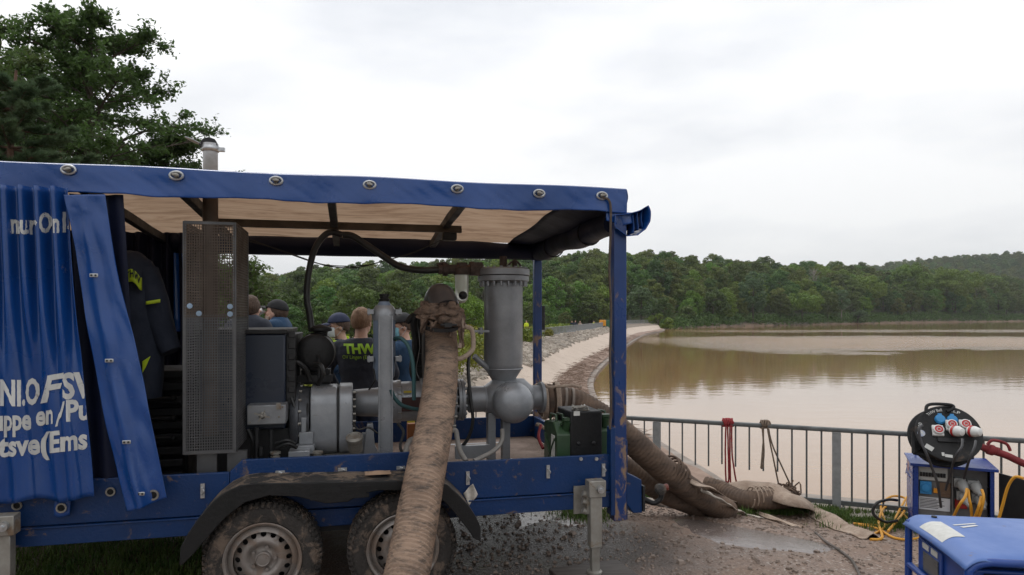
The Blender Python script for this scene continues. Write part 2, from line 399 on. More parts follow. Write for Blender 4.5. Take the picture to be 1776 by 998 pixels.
# ---- water
def water_mat():
    m, t, b = new_mat('muddy_water')
    tc_ = N(t, 'ShaderNodeTexCoord')
    n1 = N(t, 'ShaderNodeTexNoise', i_Scale=.05, i_Detail=5, i_Roughness=.6); t.links.new(tc_.outputs['Object'], n1.inputs[0])
    t.links.new(ramp(t, n1.outputs[0], [(.35, (.275, .155, .068)), (.65, (.325, .195, .098))]), b.inputs['Base Color'])
    b.inputs['IOR'].default_value = 1.68; b.inputs['Specular IOR Level'].default_value = .5
    # wind patch: a band of ruffled water across the middle of the lake
    sx = N(t, 'ShaderNodeSeparateXYZ'); t.links.new(tc_.outputs['Object'], sx.inputs[0])
    n2 = N(t, 'ShaderNodeTexNoise', i_Scale=.05, i_Detail=9, i_Roughness=.7); t.links.new(tc_.outputs['Object'], n2.inputs[0])
    yy = N(t, 'ShaderNodeMath', operation='MULTIPLY_ADD', i_1=44.0); t.links.new(n2.outputs[0], yy.inputs[0]); t.links.new(sx.outputs[1], yy.inputs[2])
    xk = N(t, 'ShaderNodeMapRange', i_1=16, i_2=40); t.links.new(sx.outputs[0], xk.inputs[0])
    bd = N(t, 'ShaderNodeMapRange', i_1=60, i_2=230); t.links.new(yy.outputs[0], bd.inputs[0])
    bk = ramp(t, bd.outputs[0], [(.0, 0), (.15, 0), (.22, .8), (.36, 1), (.46, 0), (.56, .0), (.66, .35), (.8, 0)])
    wk = N(t, 'ShaderNodeMath', operation='MULTIPLY'); t.links.new(bk, wk.inputs[0]); t.links.new(xk.outputs[0], wk.inputs[1])
    rg = N(t, 'ShaderNodeMapRange', i_3=.045, i_4=.16); t.links.new(wk.outputs[0], rg.inputs[0]); t.links.new(rg.outputs[0], b.inputs['Roughness'])
    mp_ = N(t, 'ShaderNodeMapping', i_Scale=(.55, 1.3, 1)); t.links.new(tc_.outputs['Object'], mp_.inputs[0])
    w1 = N(t, 'ShaderNodeTexNoise', i_Scale=1.1, i_Detail=3, i_Roughness=.5); t.links.new(mp_.outputs[0], w1.inputs[0])
    w2 = N(t, 'ShaderNodeTexNoise', i_Scale=1.3, i_Detail=5, i_Roughness=.6); t.links.new(mp_.outputs[0], w2.inputs[0])
    st = N(t, 'ShaderNodeMapRange', i_3=0, i_4=1.0); t.links.new(wk.outputs[0], st.inputs[0])
    b1 = N(t, 'ShaderNodeBump', i_Strength=.14, i_Distance=.04); t.links.new(w1.outputs[0], b1.inputs['Height'])
    b2 = N(t, 'ShaderNodeBump', i_Distance=.42); t.links.new(w2.outputs[0], b2.inputs['Height']); t.links.new(st.outputs[0], b2.inputs['Strength']); t.links.new(b1.outputs[0], b2.inputs['Normal'])
    t.links.new(b2.outputs[0], b.inputs['Normal'])
    return m
wb = MB()
wb.add([(-12, -70, WZ), (450, -70, WZ), (450, 470, WZ), (-12, 470, WZ)], [(0, 1, 2, 3)])
wb.build('water', water_mat(), kind='structure', smooth=0)

# ---- dam face strips
def smooth_line(pts, n=10): return bez([(x, y, 0) for x, y in pts], n)
LC, LR, LD, LW = (smooth_line(q) for q in (crest, rip, deb, wat))
def rowpt(line, dep, i): p = line[i]; return Vector((p.x, p.y, EYE - dep))
def strip(la, da, lb, db, nv, lift=0, rough=0, i0=0, i1=None, seed=0):
    b = MB(); i1 = i1 if i1 is not None else len(la) - 1; nu = i1 - i0
    def fn(u, v):
        i = i0 + round(u * nu)
        p = rowpt(la, da, i).lerp(rowpt(lb, db, i), v)
        if rough: p.z += noise.noise(p * .9 + Vector((seed, 0, 0))) * rough
        p.z += lift
        return p
    b.grid(fn, nu, nv); return b
def stony_mat():
    m, t, b = new_mat('muddy_riprap_bed')
    tc_ = N(t, 'ShaderNodeTexCoord'); n1 = N(t, 'ShaderNodeTexVoronoi', i_Scale=1.9); t.links.new(tc_.outputs['Object'], n1.inputs[0])
    n2 = N(t, 'ShaderNodeTexNoise', i_Scale=3, i_Detail=8); t.links.new(tc_.outputs['Object'], n2.inputs[0])
    t.links.new(mixc(t, n2.outputs[0], (.10, .075, .055), (.30, .25, .20)), b.inputs['Base Color']); b.inputs['Roughness'].default_value = .95
    bp = N(t, 'ShaderNodeBump', i_Strength=1, i_Distance=.2); t.links.new(n1.outputs[0], bp.inputs['Height']); t.links.new(bp.outputs[0], b.inputs['Normal'])
    return m
strip(LC, DEP[0] + .03, LR, DEP[1], 8, rough=.05).build('riprap_bed', stony_mat(), kind='structure')
def slab_mat():
    m, t, b = new_mat('silted_concrete')
    tc_ = N(t, 'ShaderNodeTexCoord')
    n1 = N(t, 'ShaderNodeTexNoise', i_Scale=.35, i_Detail=9, i_Roughness=.65); t.links.new(tc_.outputs['Object'], n1.inputs[0])
    n2 = N(t, 'ShaderNodeTexNoise', i_Scale=1.6, i_Detail=10, i_Roughness=.75, i_Distortion=1.2); t.links.new(tc_.outputs['Object'], n2.inputs[0])
    c = mixc(t, ramp(t, n1.outputs[0], [(.3, 0), (.7, 1)]), (.50, .41, .335), (.41, .33, .265))
    c = mixc(t, ramp(t, n2.outputs[0], [(.56, 0), (.66, .8)]), c, (.26, .17, .12))
    t.links.new(c, b.inputs['Base Color']); b.inputs['Roughness'].default_value = .85
    bp = N(t, 'ShaderNodeBump', i_Strength=.4, i_Distance=.05); t.links.new(n2.outputs[0], bp.inputs['Height']); t.links.new(bp.outputs[0], b.inputs['Normal'])
    return m
strip(LR, DEP[1] - .03, LD, DEP[2], 8, rough=.03).build('dam_face', slab_mat(), kind='structure')
M_['debris'] = mat('drift_debris', (.30, .21, .16), (.18, .12, .09), rough=.95, scale=3, detail=9, bump=1, bscale=14)
strip(LD, DEP[2] - .02, LW, DEP[3] - .22, 5, rough=.08, seed=5).build('silt_bank', M_['debris'], kind='structure')
# pale toe kerb along the waterline (real blocks in a row)
M_['toe'] = mat('toe_concrete', (.29, .25, .215), (.19, .155, .13), rough=.85, scale=2, bump=.3, mud=.25, mscale=2)
kb = MB(); L_ = [Vector((p.x, p.y, 0)) for p in LW[50:]]
for i in range(len(L_) - 1):
    a, b_ = L_[i], L_[i+1]; d = (b_ - a).normalized(); nrm = Vector((d.y, -d.x, 0))
    q = [a - nrm*.25, a + nrm*.3, b_ + nrm*.3, b_ - nrm*.25]
    kb.add([(p.x, p.y, WZ - .4) for p in q] + [(p.x, p.y, WZ + .13) for p in q], [(4,5,6,7), (0,1,5,4), (1,2,6,5), (2,3,7,6), (3,0,4,7)])
kb.build('waterside_kerb', M_['toe'], kind='structure')
# crest path on the dam and its edge kerb
M_['path'] = mat('path_asphalt', (.13, .12, .11), (.09, .08, .075), rough=.9, scale=3, bump=.3)
M_['edge'] = mat('edge_concrete', (.36, .32, .28), (.24, .20, .17), rough=.9, scale=3, bump=.3, bscale=20, mud=.2, mscale=2)
def offset_line(L, k):
    o = []
    for i in range(len(L)):
        t_ = (L[min(i+1, len(L)-1)] - L[max(i-1, 0)]).normalized(); o.append(L[i] + Vector((-t_.y, t_.x, 0)) * k)
    return o
CI0 = 20     # from a little before the fence
def ribbon(L, k0, k1, z, i0, name, m, zb=None, **kw):
    a = offset_line(L, k0); c = offset_line(L, k1); b = MB()
    vs = []; fs = []
    for i in range(i0, len(L)):
        vs += [(a[i].x, a[i].y, z), (c[i].x, c[i].y, z)]
        if zb is not None: vs += [(c[i].x, c[i].y, zb), (a[i].x, a[i].y, zb)]
    q = 4 if zb is not None else 2; n = len(L) - i0
    for i in range(n - 1):
        s0, s1 = i*q, (i+1)*q
        for j in range(q if zb is not None else 1): fs.append((s0+j, s1+j, s1+(j+1) % q, s0+(j+1) % q))
    if zb is not None: fs += [(3,2,1,0), tuple((n-1)*q + j for j in range(4))]
    b.add(vs, fs); return b.build(name, m, **kw)
ribbon(LC, .45, 4.0, GZ - .02, 60, 'crest_path', M_['path'], GZ - .7, kind='structure')
ribbon(LC, -.28, .45, GZ + .03, CI0, 'edge_kerb', M_['edge'], GZ - .6, kind='structure')

# ---- riprap stones: individually for the nearest, the rest as one mass
M_['stone'] = mat('riprap_stone', (.34, .30, .25), (.15, .12, .095), rough=.85, scale=4, bump=.4, mud=.30, mscale=3, mudc=(.30, .20, .14), randv=.3)
def stone_vs(r, rg):
    vs = []; 
    for v in ((-1,-1,-1),(1,-1,-1),(1,1,-1),(-1,1,-1),(-1,-1,1),(1,-1,1),(1,1,1),(-1,1,1)):
        k = .62 if v[2] > 0 else 1
        vs.append(Vector((v[0]*k*rg.uniform(.75,1.1), v[1]*k*rg.uniform(.75,1.1), v[2]*.5*rg.uniform(.8,1.2))) * r)
    return vs
SF = [(0,3,2,1),(4,5,6,7),(0,1,5,4),(1,2,6,5),(2,3,7,6),(3,0,4,7)]
protos = []
for k in range(8):
    me = bpy.data.meshes.new('stone'); me.from_pydata([tuple(v) for v in stone_vs(1, rnd)], [], SF)
    bm = bmesh.new(); bm.from_mesh(me); bmesh.ops.bevel(bm, geom=bm.edges, offset=.14, segments=1, affect='EDGES'); bm.to_mesh(me); bm.free()
    me.materials.append(M_['stone']); protos.append(me)
cand = []
for i in range(72, len(LC) - 1):
    a = rowpt(LC, DEP[0] + .03, i); b_ = rowpt(LR, DEP[1], i); a2 = rowpt(LC, DEP[0] + .03, i+1); b2 = rowpt(LR, DEP[1], i+1)
    if a.y > 130: break
    area = (a2 - a).length * (b_ - a).length
    size = .19 if a.y < 55 else .34
    for k in range(int(area / (size * size * 3.2))):
        u, v = rnd.random(), rnd.random(); p = (a.lerp(a2, u)).lerp(b_.lerp(b2, u), .02 + v * 1.04)
        px_ = 888 + F * p.x / p.y; py_ = HZ + (EYE - p.z) / p.y * F
        cand.append((size * rnd.uniform(.6, 1.25), p, (780 < px_ < 1060), px_))
vis = [c for c in cand if c[2]]; vis.sort(key=lambda c: -c[0] / c[1].y)
big = vis[:290]; bigset = set(id(c) for c in big)
rip_t = thing('stone_slope', 'slope of loose pale stones below the railing on the dam', 'riprap', (0, 30, WZ))
def rotm(rg): return Matrix.Rotation(rg.uniform(0, 6.28), 4, 'Z') @ Matrix.Rotation(rg.uniform(-.35, .35), 4, 'X') @ Matrix.Rotation(rg.uniform(-.35, .35), 4, 'Y')
for c in big:
    o = bpy.data.objects.new('stone', rnd.choice(protos)); col.objects.link(o); o.parent = rip_t
    o.matrix_local = Matrix.Translation(c[1] - FRM[rip_t]) @ rotm(rnd) @ Matrix.Diagonal((c[0] * rnd.uniform(.8, 1.5), c[0], c[0] * rnd.uniform(.7, 1.1), 1))
sb = MB()
for c in cand:
    if id(c) in bigset: continue
    Mx = Matrix.Translation(c[1]) @ rotm(rnd) @ Matrix.Scale(c[0], 4)
    sb.add([Mx @ v for v in stone_vs(1, rnd)], SF)
o = sb.build('stones', M_['stone'], rip_t, smooth=0, fixn=False, kind='stuff')
# driftwood and reed litter on the debris band
db = MB()
for k in range(2600):
    i = rnd.randrange(66, len(LD) - 30); a = rowpt(LD, DEP[2] - .02, i); b_ = rowpt(LW, DEP[3] - .2, i)
    if a.y > 110 or a.y < 16.5: continue
    p = a.lerp(b_, rnd.uniform(-.12, .85)) + Vector((rnd.uniform(-.4, .4), rnd.uniform(-.8, .8), .03))
    an = rnd.uniform(0, 6.28); L = rnd.uniform(.2, .9); d = Vector((math.cos(an), math.sin(an), rnd.uniform(-.15, .2))) * L
    db.tube([p, p + d * .5 + Vector((0, 0, .03)), p + d], [.007, .011, .005], 4, False)
M_['litter'] = mat('litter', (.25, .17, .125), (.14, .095, .07), rough=.95, scale=2)
db.build('driftwood_litter', M_['litter'], kind='stuff', smooth=0, fixn=False, label='brown twigs and reed litter washed up along the dam waterline', cat='driftwood')

# ---- railings: posts, rails and bars
M_['galv'] = mat('galvanised_rail', (.16, .17, .17), (.10, .105, .105), rough=.55, metal=.5, scale=12, mud=.12, mscale=5, bump=.1)
M_['galv_pale'] = mat('weathered_zinc_rail', (.30, .31, .31), (.22, .225, .225), rough=.7, metal=.2, scale=12)
def railing(name, label, pts, z0, H, panel_posts, bar_n, postw=.075, cut=None, cat='railing', skipfar=False, gap=0):
    """pts: post positions; each post and each bar is its own part"""
    GM_ = M_['galv_pale'] if name == 'dam_railing' else M_['galv']
    o0 = Vector((pts[0][0], pts[0][1], z0)); t = thing(name, label, cat, o0)
    pm = None; bm_ = None
    for i, p in enumerate(pts):
        d = Vector(pts[min(i+1, len(pts)-1)]) - Vector(pts[max(i-1, 0)]); an = math.atan2(d[1], d[0])
        if pm is None:
            b = MB(); b.box((-postw/2, -.03, -.1), (postw/2, .03, H - .03)); b.box((-.09, -.07, -.02), (.09, .07, .012))
            for sx in (-1, 1):
                for sy in (-1, 1): b.cyl((sx*.065, sy*.045, .012), (sx*.065, sy*.045, .05), .011, n=6)
            pm = b.build('post', M_['galv_pale'], t, bevel=0); pm.data.transform(Matrix.Translation(o0)); q = pm
        else: q = bpy.data.objects.new('post', pm.data); col.objects.link(q); q.parent = t
        q.matrix_local = Matrix.Translation(Vector((p[0], p[1], z0)) - o0) @ Matrix.Rotation(an, 4, 'Z')
    P3 = [Vector((p[0], p[1], z0)) for p in pts]
    b = MB(); b.tube([p + Vector((0, 0, H)) for p in P3], .026, 10, True, ov=lambda i, a: 1.15 if abs(math.cos(a)) > .7 else .95); b.build('top_rail', GM_, t)
    b = MB()
    for i in range(len(P3) - 1): b.bar(P3[i] + Vector((0, 0, .085)), P3[i+1] + Vector((0, 0, .085)), .03, .045)
    b.build('bottom_rail', GM_, t)
    cnt = 0; stuff = MB(); mesh_ = None
    for i in range(len(P3) - 1):
        for k in range(1, bar_n + 1):
            p = P3[i].lerp(P3[i+1], k / (bar_n + 1)); lo = .1
            if cut: lo = cut(p)
            if cnt < 280 and p.y < 60:
                key = round(lo, 2)
                if mesh_ is None: mesh_ = {}
                if key not in mesh_:
                    bb = MB(); bb.box((-.007, -.007, lo), (.007, .007, H - .01)); ob = bb.build('bar', GM_, t); ob.data.transform(Matrix.Translation(o0)); mesh_[key] = ob.data
                else: ob = bpy.data.objects.new('bar', mesh_[key]); col.objects.link(ob); ob.parent = t
                ob.matrix_local = Matrix.Translation(p - o0)
                cnt += 1
            else: stuff.bar(p + Vector((0, 0, lo)), p + Vector((0, 0, H)), .016 if p.y < 90 else .02, .016)
    if stuff.v: stuff.build('bars', GM_, t, kind='stuff', smooth=0, fixn=False)
    return t
fd = Vector((-1.67, .69)); f0 = Vector((4.95, 6.21))
fpts = [tuple(f0 - fd * k) for k in (3, 2, 1)] + [tuple(f0 + fd * k) for k in range(5)]
# shortened bars hanging free between the hoses (photo x 1190-1360)
def cutf(p):
    px_ = 888 + F * p.x / p.y
    if 1196 < px_ < 1370: return .36 + .02 * math.sin(px_)
    if 1178 < px_ < 1196: return .2
    if px_ < 1178: return .25
    return .1
railing('railing', 'grey steel bank railing with upright bars in front of the muddy water', fpts, GZ, .817, 1, 12, .08, cut=cutf)
LR2 = [p for p in offset_line(LC, .15)]
dp = []; acc = 0; st_ = 78; last = LR2[st_]
dp.append((last.x, last.y))
for i in range(st_, len(LR2) - 1):
    seg = (LR2[i+1] - LR2[i]).length; m = max(1, int(seg / .25))
    for k in range(m):
        q = LR2[i].lerp(LR2[i+1], (k+1)/m)
        if (q - last).length >= 2.0: dp.append((q.x, q.y)); last = q
railing('dam_railing', 'long curved grey railing along the top of the dam', dp, GZ, .817, 1, 13, .07)
# ============================================================ TREES
def leaf_mesh(name, pts, nrm, size, mats, extra=None, rg=None, aspect=.55, tip=True):
    """quads (diamonds) at pts, facing about nrm"""
    n = len(pts); rg = rg or np.random.default_rng(3)
    nr_ = nrm + rg.normal(0, .55, (n, 3)); nr_ /= np.linalg.norm(nr_, axis=1)[:, None] + 1e-9
    rv = rg.normal(0, 1, (n, 3)); u = np.cross(nr_, rv); u /= np.linalg.norm(u, axis=1)[:, None] + 1e-9; v = np.cross(nr_, u)
    s = (size * rg.uniform(.6, 1.3, n))[:, None] if np.isscalar(size) else size[:, None]
    V = np.stack([pts - u*s, pts - v*s*aspect, pts + u*s, pts + v*s*aspect], 1).reshape(-1, 3)
    nf = n; ev, ef, em = (extra if extra else ([], [], []))
    me = bpy.data.meshes.new(name); nv = len(V) + len(ev)
    allv = np.concatenate([V, np.array(ev, float).reshape(-1, 3)]) if len(ev) else V
    faces = [(4*i, 4*i+1, 4*i+2, 4*i+3) for i in range(nf)] + [tuple(j + len(V) for j in f) for f in ef]
    me.from_pydata(allv.tolist(), [], faces)
    for m in mats: me.materials.append(m)
    if len(ef): me.polygons.foreach_set('material_index', [0]*nf + [1]*len(ef))
    return me
def crown_pts(rg, lobes, per, rx, rz, zc, lr, flat=.8, up=.3, lowcut=-.35):
    """leaf points on the shells of many small lobes spread over an ellipsoid"""
    P_, N_ = [], []
    for k in range(lobes):
        d = rg.normal(0, 1, 3); d /= np.linalg.norm(d)
        if d[2] < lowcut: d[2] *= -.6
        q = d * rg.uniform(.45, 1.0) ** .5
        c = np.array([q[0]*rx, q[1]*rx, zc + q[2]*rz]); r = lr * rg.uniform(.6, 1.25)
        dd = rg.normal(0, 1, (per, 3)); dd[:, 2] += up; dd /= np.linalg.norm(dd, axis=1)[:, None]
        rr = r * rg.uniform(.72, 1.08, per)[:, None]
        P_.append(c + dd * rr * np.array([1, 1, flat])); N_.append(dd)
    return np.concatenate(P_), np.concatenate(N_)
rgN = np.random.default_rng(11)
def trunk_mb(h, r, bend=.3, limbs=4, rg=rnd, z0=-.5, top=.75):
    b = MB(); p = [Vector((rg.uniform(-bend, bend)*k/3, rg.uniform(-bend, bend)*k/3, z0 + (h*top - z0)*k/4)) for k in range(5)]
    p[0] = Vector((0, 0, z0)); b.tube(p, [r*1.25, r, r*.8, r*.6, r*.3], 7)
    for k in range(limbs):
        a = rg.uniform(0, 6.28); s = p[2].lerp(p[4], rg.uniform(0, .8)); L = h * rg.uniform(.2, .34)
        e = s + Vector((math.cos(a)*L, math.sin(a)*L, L*rg.uniform(.3, .8)))
        b.tube([s, s.lerp(e, .5) + Vector((0, 0, L*.08)), e], [r*.5, r*.3, r*.1], 5)
    return b
def forest_proto(kind, leafm, h, rx, rz, lobes, per, lr, ls):
    zc = h - rz
    P_, N_ = crown_pts(rgN, lobes, per, rx - lr*.6, rz - lr*.5, zc, lr, flat=.75, lowcut=-.85)
    tb_ = trunk_mb(h, .2)
    return leaf_mesh(kind, P_, N_, ls, [leafm, M_['bark']], (tb_.v, tb_.f, None), rgN, .7)
F_PROTO = [forest_proto('broadleaf_tree', M_['forest_leaf'], 13 + i, 4.5 + .3*i, 6.5, 74 + 2*i, 85, 1.0, .24) for i in range(3)]
F_PROTO += [forest_proto('broadleaf_tree', M_['bright_leaf'], 13, 5.4, 6.3, 78, 85, 1.1, .25)]
def conifer(leafm):
    h = 15; P_, N_ = [], []
    for k in range(2200):
        z = rgN.uniform(2, h) ; z = h - (h-z)*rgN.uniform(.5, 1); r = (h - z) / h * 3.4 * (.75 + .25*math.sin(z*5)) * rgN.uniform(.5, 1)
        a = rgN.uniform(0, 6.28); P_.append((r*math.cos(a), r*math.sin(a), z)); N_.append((math.cos(a)*.5, math.sin(a)*.5, .6))
    tb_ = trunk_mb(h, .18, 0, 0, top=.97)
    return leaf_mesh('conifer_tree', np.array(P_), np.array(N_), .3, [leafm, M_['bark']], (tb_.v, tb_.f, None), rgN, .45)
CONI = conifer(M_['conifer_leaf'])

def terr(x, y): return float(height(np.array([[x]], float), np.array([[y]], float))[0, 0])
pts = []
g = np.random.default_rng(5)
for Yg in np.arange(60, 520, 6.3):
    for Xg in np.arange(-260, 460, 6.3):
        x = Xg + g.uniform(-2.8, 2.8); y = Yg + g.uniform(-2.8, 2.8); px = 888 + F * x / y
        if 250 < px < 1950: pts.append((x, y, px))
arr = np.array(pts); sdv, flv = signed(arr[:, 0], arr[:, 1]); hv_ = height(arr[:, 0], arr[:, 1])
d0 = np.interp(arr[:, 2], HT[:, 0], HT[:, 1]); d1 = np.interp(arr[:, 2], HT[:, 0], HT[:, 2])
keep = []
for i in range(len(arr)):
    x, y, px = arr[i]
    if y > d1[i] + 22: continue
    if flv[i] and y < 170:
        if sdv[i] < 12 or y < 62: continue
        if px < 300: continue
    elif sdv[i] < (2.0 if not flv[i] else 9): continue
    keep.append((x, y, hv_[i], px, sdv[i]))
keep.sort(key=lambda k: k[1] if k[3] > 900 else k[1] + 95)
print('forest trees', len(keep))
indiv = keep[:285]; rest = keep[285:]
# trees that can be told apart by eye: built with their own parts
def tree(name, label, x, y, z, h, rx, rz, leafm, barkm, lobes, per, lr, ls, r=.2, group=None, cat='tree', limbs=5, zc=None, top=.75, trunkpart=True):
    t = thing(name, label, cat, (x, y, z), group=group)
    P_, N_ = crown_pts(rgN, lobes, per, max(rx - lr*.6, .1), max(rz - lr*.5, .1), zc if zc is not None else h - rz, lr, lowcut=-.8)
    me = leaf_mesh('crown', P_, N_, ls, [leafm], None, rgN, .7)
    o = bpy.data.objects.new('crown', me); col.objects.link(o); o.parent = t
    tb_ = trunk_mb(h, r, limbs=limbs, top=top); tb_.v = [(a+x, b+y, c+z) for a, b, c in tb_.v]
    tb_.build('trunk', barkm, t, fixn=False)
    return t
def at_shore(px, Y, up=0): x = (px - 888) / F * Y; return x, Y, terr(x, Y) + up
SP = [
 ('willow_tree', 'rounded grey-green willow at the far end of the dam', 1112, 176, 10, 4.3, 4.6, 'grey_leaf', 'bark', 30, 110, 1.3, .3),
 ('shrub', 'low light green shrub at the water where the dam face ends', 1143, 171, 5, 3.8, 2.6, 'bright_leaf', 'bark', 22, 90, 1.0, .26),
 ('shrub', 'small rounded green shrub right of the end of the dam', 1192, 193, 5.5, 2.8, 2.8, 'forest_leaf', 'bark', 20, 90, 1.0, .26),
 ('shore_tree', 'broad green tree spreading low over the waterline left of the tall shore tree', 1236, 210, 10, 6.4, 4.3, 'forest_leaf', 'bark', 36, 110, 1.4, .3),
 ('shore_tree', 'tallest green tree standing forward on the left part of the far shore', 1306, 226, 18, 5.2, 8.0, 'grey_leaf', 'bark', 46, 110, 1.5, .32),
 ('shore_tree', 'wide bright green tree on the shore right of the tall shore tree', 1392, 250, 12.5, 8.2, 4.6, 'bright_leaf', 'bark', 40, 110, 1.6, .34),
 ('dead_tree', 'bare pale dead tree standing among green crowns', 1412, 280, 17, 0, 0, None, 'pale_bark', 0, 0, 0, 0),
 ('birch_tree', 'slender pale grey birch at the shore with a thin trunk', 1460, 272, 14, 3.3, 4.6, 'grey_leaf', 'pale_bark', 24, 90, 1.1, .28),
 ('shrub', 'grey-green shrub beside the thin birch on the shore', 1488, 280, 6, 4.2, 3.0, 'grey_leaf', 'bark', 22, 90, 1.2, .28),
 ('shore_tree', 'domed light green tree left of the two great bright crowns', 1505, 302, 18, 8.0, 6.2, 'bright_leaf', 'bark', 44, 120, 1.8, .36),
 ('shore_tree', 'big bright green domed tree on the far shore, the left of the two great crowns', 1580, 335, 24, 11, 8, 'bright_leaf', 'bark', 60, 130, 2.1, .42),
 ('shore_tree', 'big bright green domed tree on the far shore, the right of the two great crowns', 1652, 350, 26, 14, 8.5, 'bright_leaf', 'bark', 70, 130, 2.2, .42),
 ('shrub', 'pale green bank shrub below the great bright crowns', 1560, 320, 6.5, 6, 3.2, 'grey_leaf', 'bark', 24, 90, 1.4, .3),
 ('shore_tree', 'green tree with bare lower trunks at the right end of the far shore', 1722, 384, 22, 8, 7, 'forest_leaf', 'bark', 44, 110, 1.8, .38),
]
taken = []
for (nm, lb, px, Y, h, rx, rz, lf, bk, lo, per, lr, ls) in SP:
    x, y, z = at_shore(px, Y); taken.append((x, y, max(rx*.75, 2)))
    if lf: tree(nm, lb, x, y, z - .3, h, rx, rz, M_[lf], M_[bk], lo, per, lr, ls, r=.22)
    else:
        t = thing(nm, lb, 'tree', (x, y, z)); b = trunk_mb(h, .28, limbs=0, top=1.0)
        for k in range(26):
            a = rnd.uniform(0, 6.28); zz = rnd.uniform(.45, .95)*h; L = (1.25 - zz/h)*h*.36; s = Vector((0, 0, zz)); e = s + Vector((math.cos(a)*L*.8, math.sin(a)*L*.8, L*.9))
            b.tube([s, s.lerp(e, .5), e], [.13, .08, .04], 5)
        b.v = [(p[0]+x, p[1]+y, p[2]+z) for p in b.v]; b.build('trunk', M_['pale_bark'], t, fixn=False)
def scl(px, y, rg):
    return rg.uniform(.72, 1.12)
for k in indiv:
    x, y, z, px, sd = k
    if any(math.hypot(x-a, y-b) < r and y < b + 3 for a, b, r in taken): continue
    if px < 1130 and y < 158: s = g.uniform(.38, .55)       # lower trees on the valley side of the dam
    elif sd < 14: s = g.uniform(.5, .85)
    else: s = scl(px, y, g)
    me = F_PROTO[g.integers(0, 3)] if g.random() < .85 else F_PROTO[3]
    o = bpy.data.objects.new('broadleaf_tree', me); col.objects.link(o)
    o.location = (x, y, z - .4); o.rotation_euler = (0, 0, g.uniform(0, 6.28)); o.scale = (s * g.uniform(.9, 1.15), s * g.uniform(.9, 1.15), s)
    lab = 'dark green leafy tree in the wood along the far shore' if px > 1080 else 'green leafy tree on the valley side behind the dam crest'
    tag(o, lab, 'tree', 'trees of the wood along the far shore' if px > 1080 else 'trees on the valley side behind the dam')
# the rest of the wood, one mass of instanced crowns
def forest_stuff(name, P3, scales, meshes, label):
    me = bpy.data.meshes.new(name); me.from_pydata(P3, [], [])
    at_ = me.attributes.new('sc', 'FLOAT', 'POINT'); at_.data.foreach_set('value', scales)
    o = bpy.data.objects.new(name, me); col.objects.link(o)
    ng = bpy.data.node_groups.new(name, 'GeometryNodeTree')
    ng.interface.new_socket('Geometry', in_out='INPUT', socket_type='NodeSocketGeometry'); ng.interface.new_socket('Geometry', in_out='OUTPUT', socket_type='NodeSocketGeometry')
    gi = ng.nodes.new('NodeGroupInput'); go = ng.nodes.new('NodeGroupOutput')
    ip = ng.nodes.new('GeometryNodeInstanceOnPoints'); ge = ng.nodes.new('GeometryNodeGeometryToInstance')
    for src in meshes:
        oi = ng.nodes.new('GeometryNodeObjectInfo'); oi.inputs[0].default_value = src; oi.transform_space = 'ORIGINAL'; ng.links.new(oi.outputs['Geometry'], ge.inputs[0])
    ng.links.new(gi.outputs[0], ip.inputs['Points']); ng.links.new(ge.outputs[0], ip.inputs['Instance']); ip.inputs['Pick Instance'].default_value = True
    rv = ng.nodes.new('FunctionNodeRandomValue'); rv.data_type = 'FLOAT_VECTOR'; rv.inputs[1].default_value = (0, 0, 6.28); ng.links.new(rv.outputs[0], ip.inputs['Rotation'])
    na_ = ng.nodes.new('GeometryNodeInputNamedAttribute'); na_.data_type = 'FLOAT'; na_.inputs[0].default_value = 'sc'; ng.links.new(na_.outputs[0], ip.inputs['Scale'])
    ng.links.new(ip.outputs[0], go.inputs[0])
    md = o.modifiers.new('instances', 'NODES'); md.node_group = ng
    return tag(o, label, 'wood', kind='stuff')
srcs = {}
for o in list(col.objects):
    if o.name.startswith('broadleaf_tree') and o.data and o.data.name not in srcs: srcs[o.data.name] = o
src = list(srcs.values())
forest_stuff('far_wood', [(k[0], k[1], k[2] - .4) for k in rest], [float(g.uniform(.68, 1.15)) for k in rest], src, 'dense green wood covering the hillside beyond the dam and lake')
fp = []
for Yg in np.arange(600, 900, 10):
    for Xg in np.arange(270, 820, 9.5):
        x = Xg + g.uniform(-4, 4); y = Yg + g.uniform(-4, 4)
        if 1440 < 888 + F*x/y < 1960: fp.append((x, y, terr(x, y) - .5) )
crest_con = []
for k in range(70):
    px = 1610 + k * 4.6 + g.uniform(-2, 2); y = 850 + g.uniform(-8, 20); x = (px - 888)/F*y; crest_con.append((x, y, terr(x, y) - 1))
con0 = bpy.data.objects.new('conifer_tree', CONI); col.objects.link(con0); con0.location = crest_con[0]
tag(con0, 'dark spruce on the far ridge, leftmost of the row of spruces', 'tree')
forest_stuff('ridge_wood', fp, [float(g.uniform(.8, 1.2)) for k in fp], src[:3], 'bluish green wood on the distant ridge at the right')
forest_stuff('ridge_spruces', crest_con[1:], [float(g.uniform(.6, 1.0)) for k in crest_con[1:]], [con0], 'dark spruces standing along the distant ridge line')
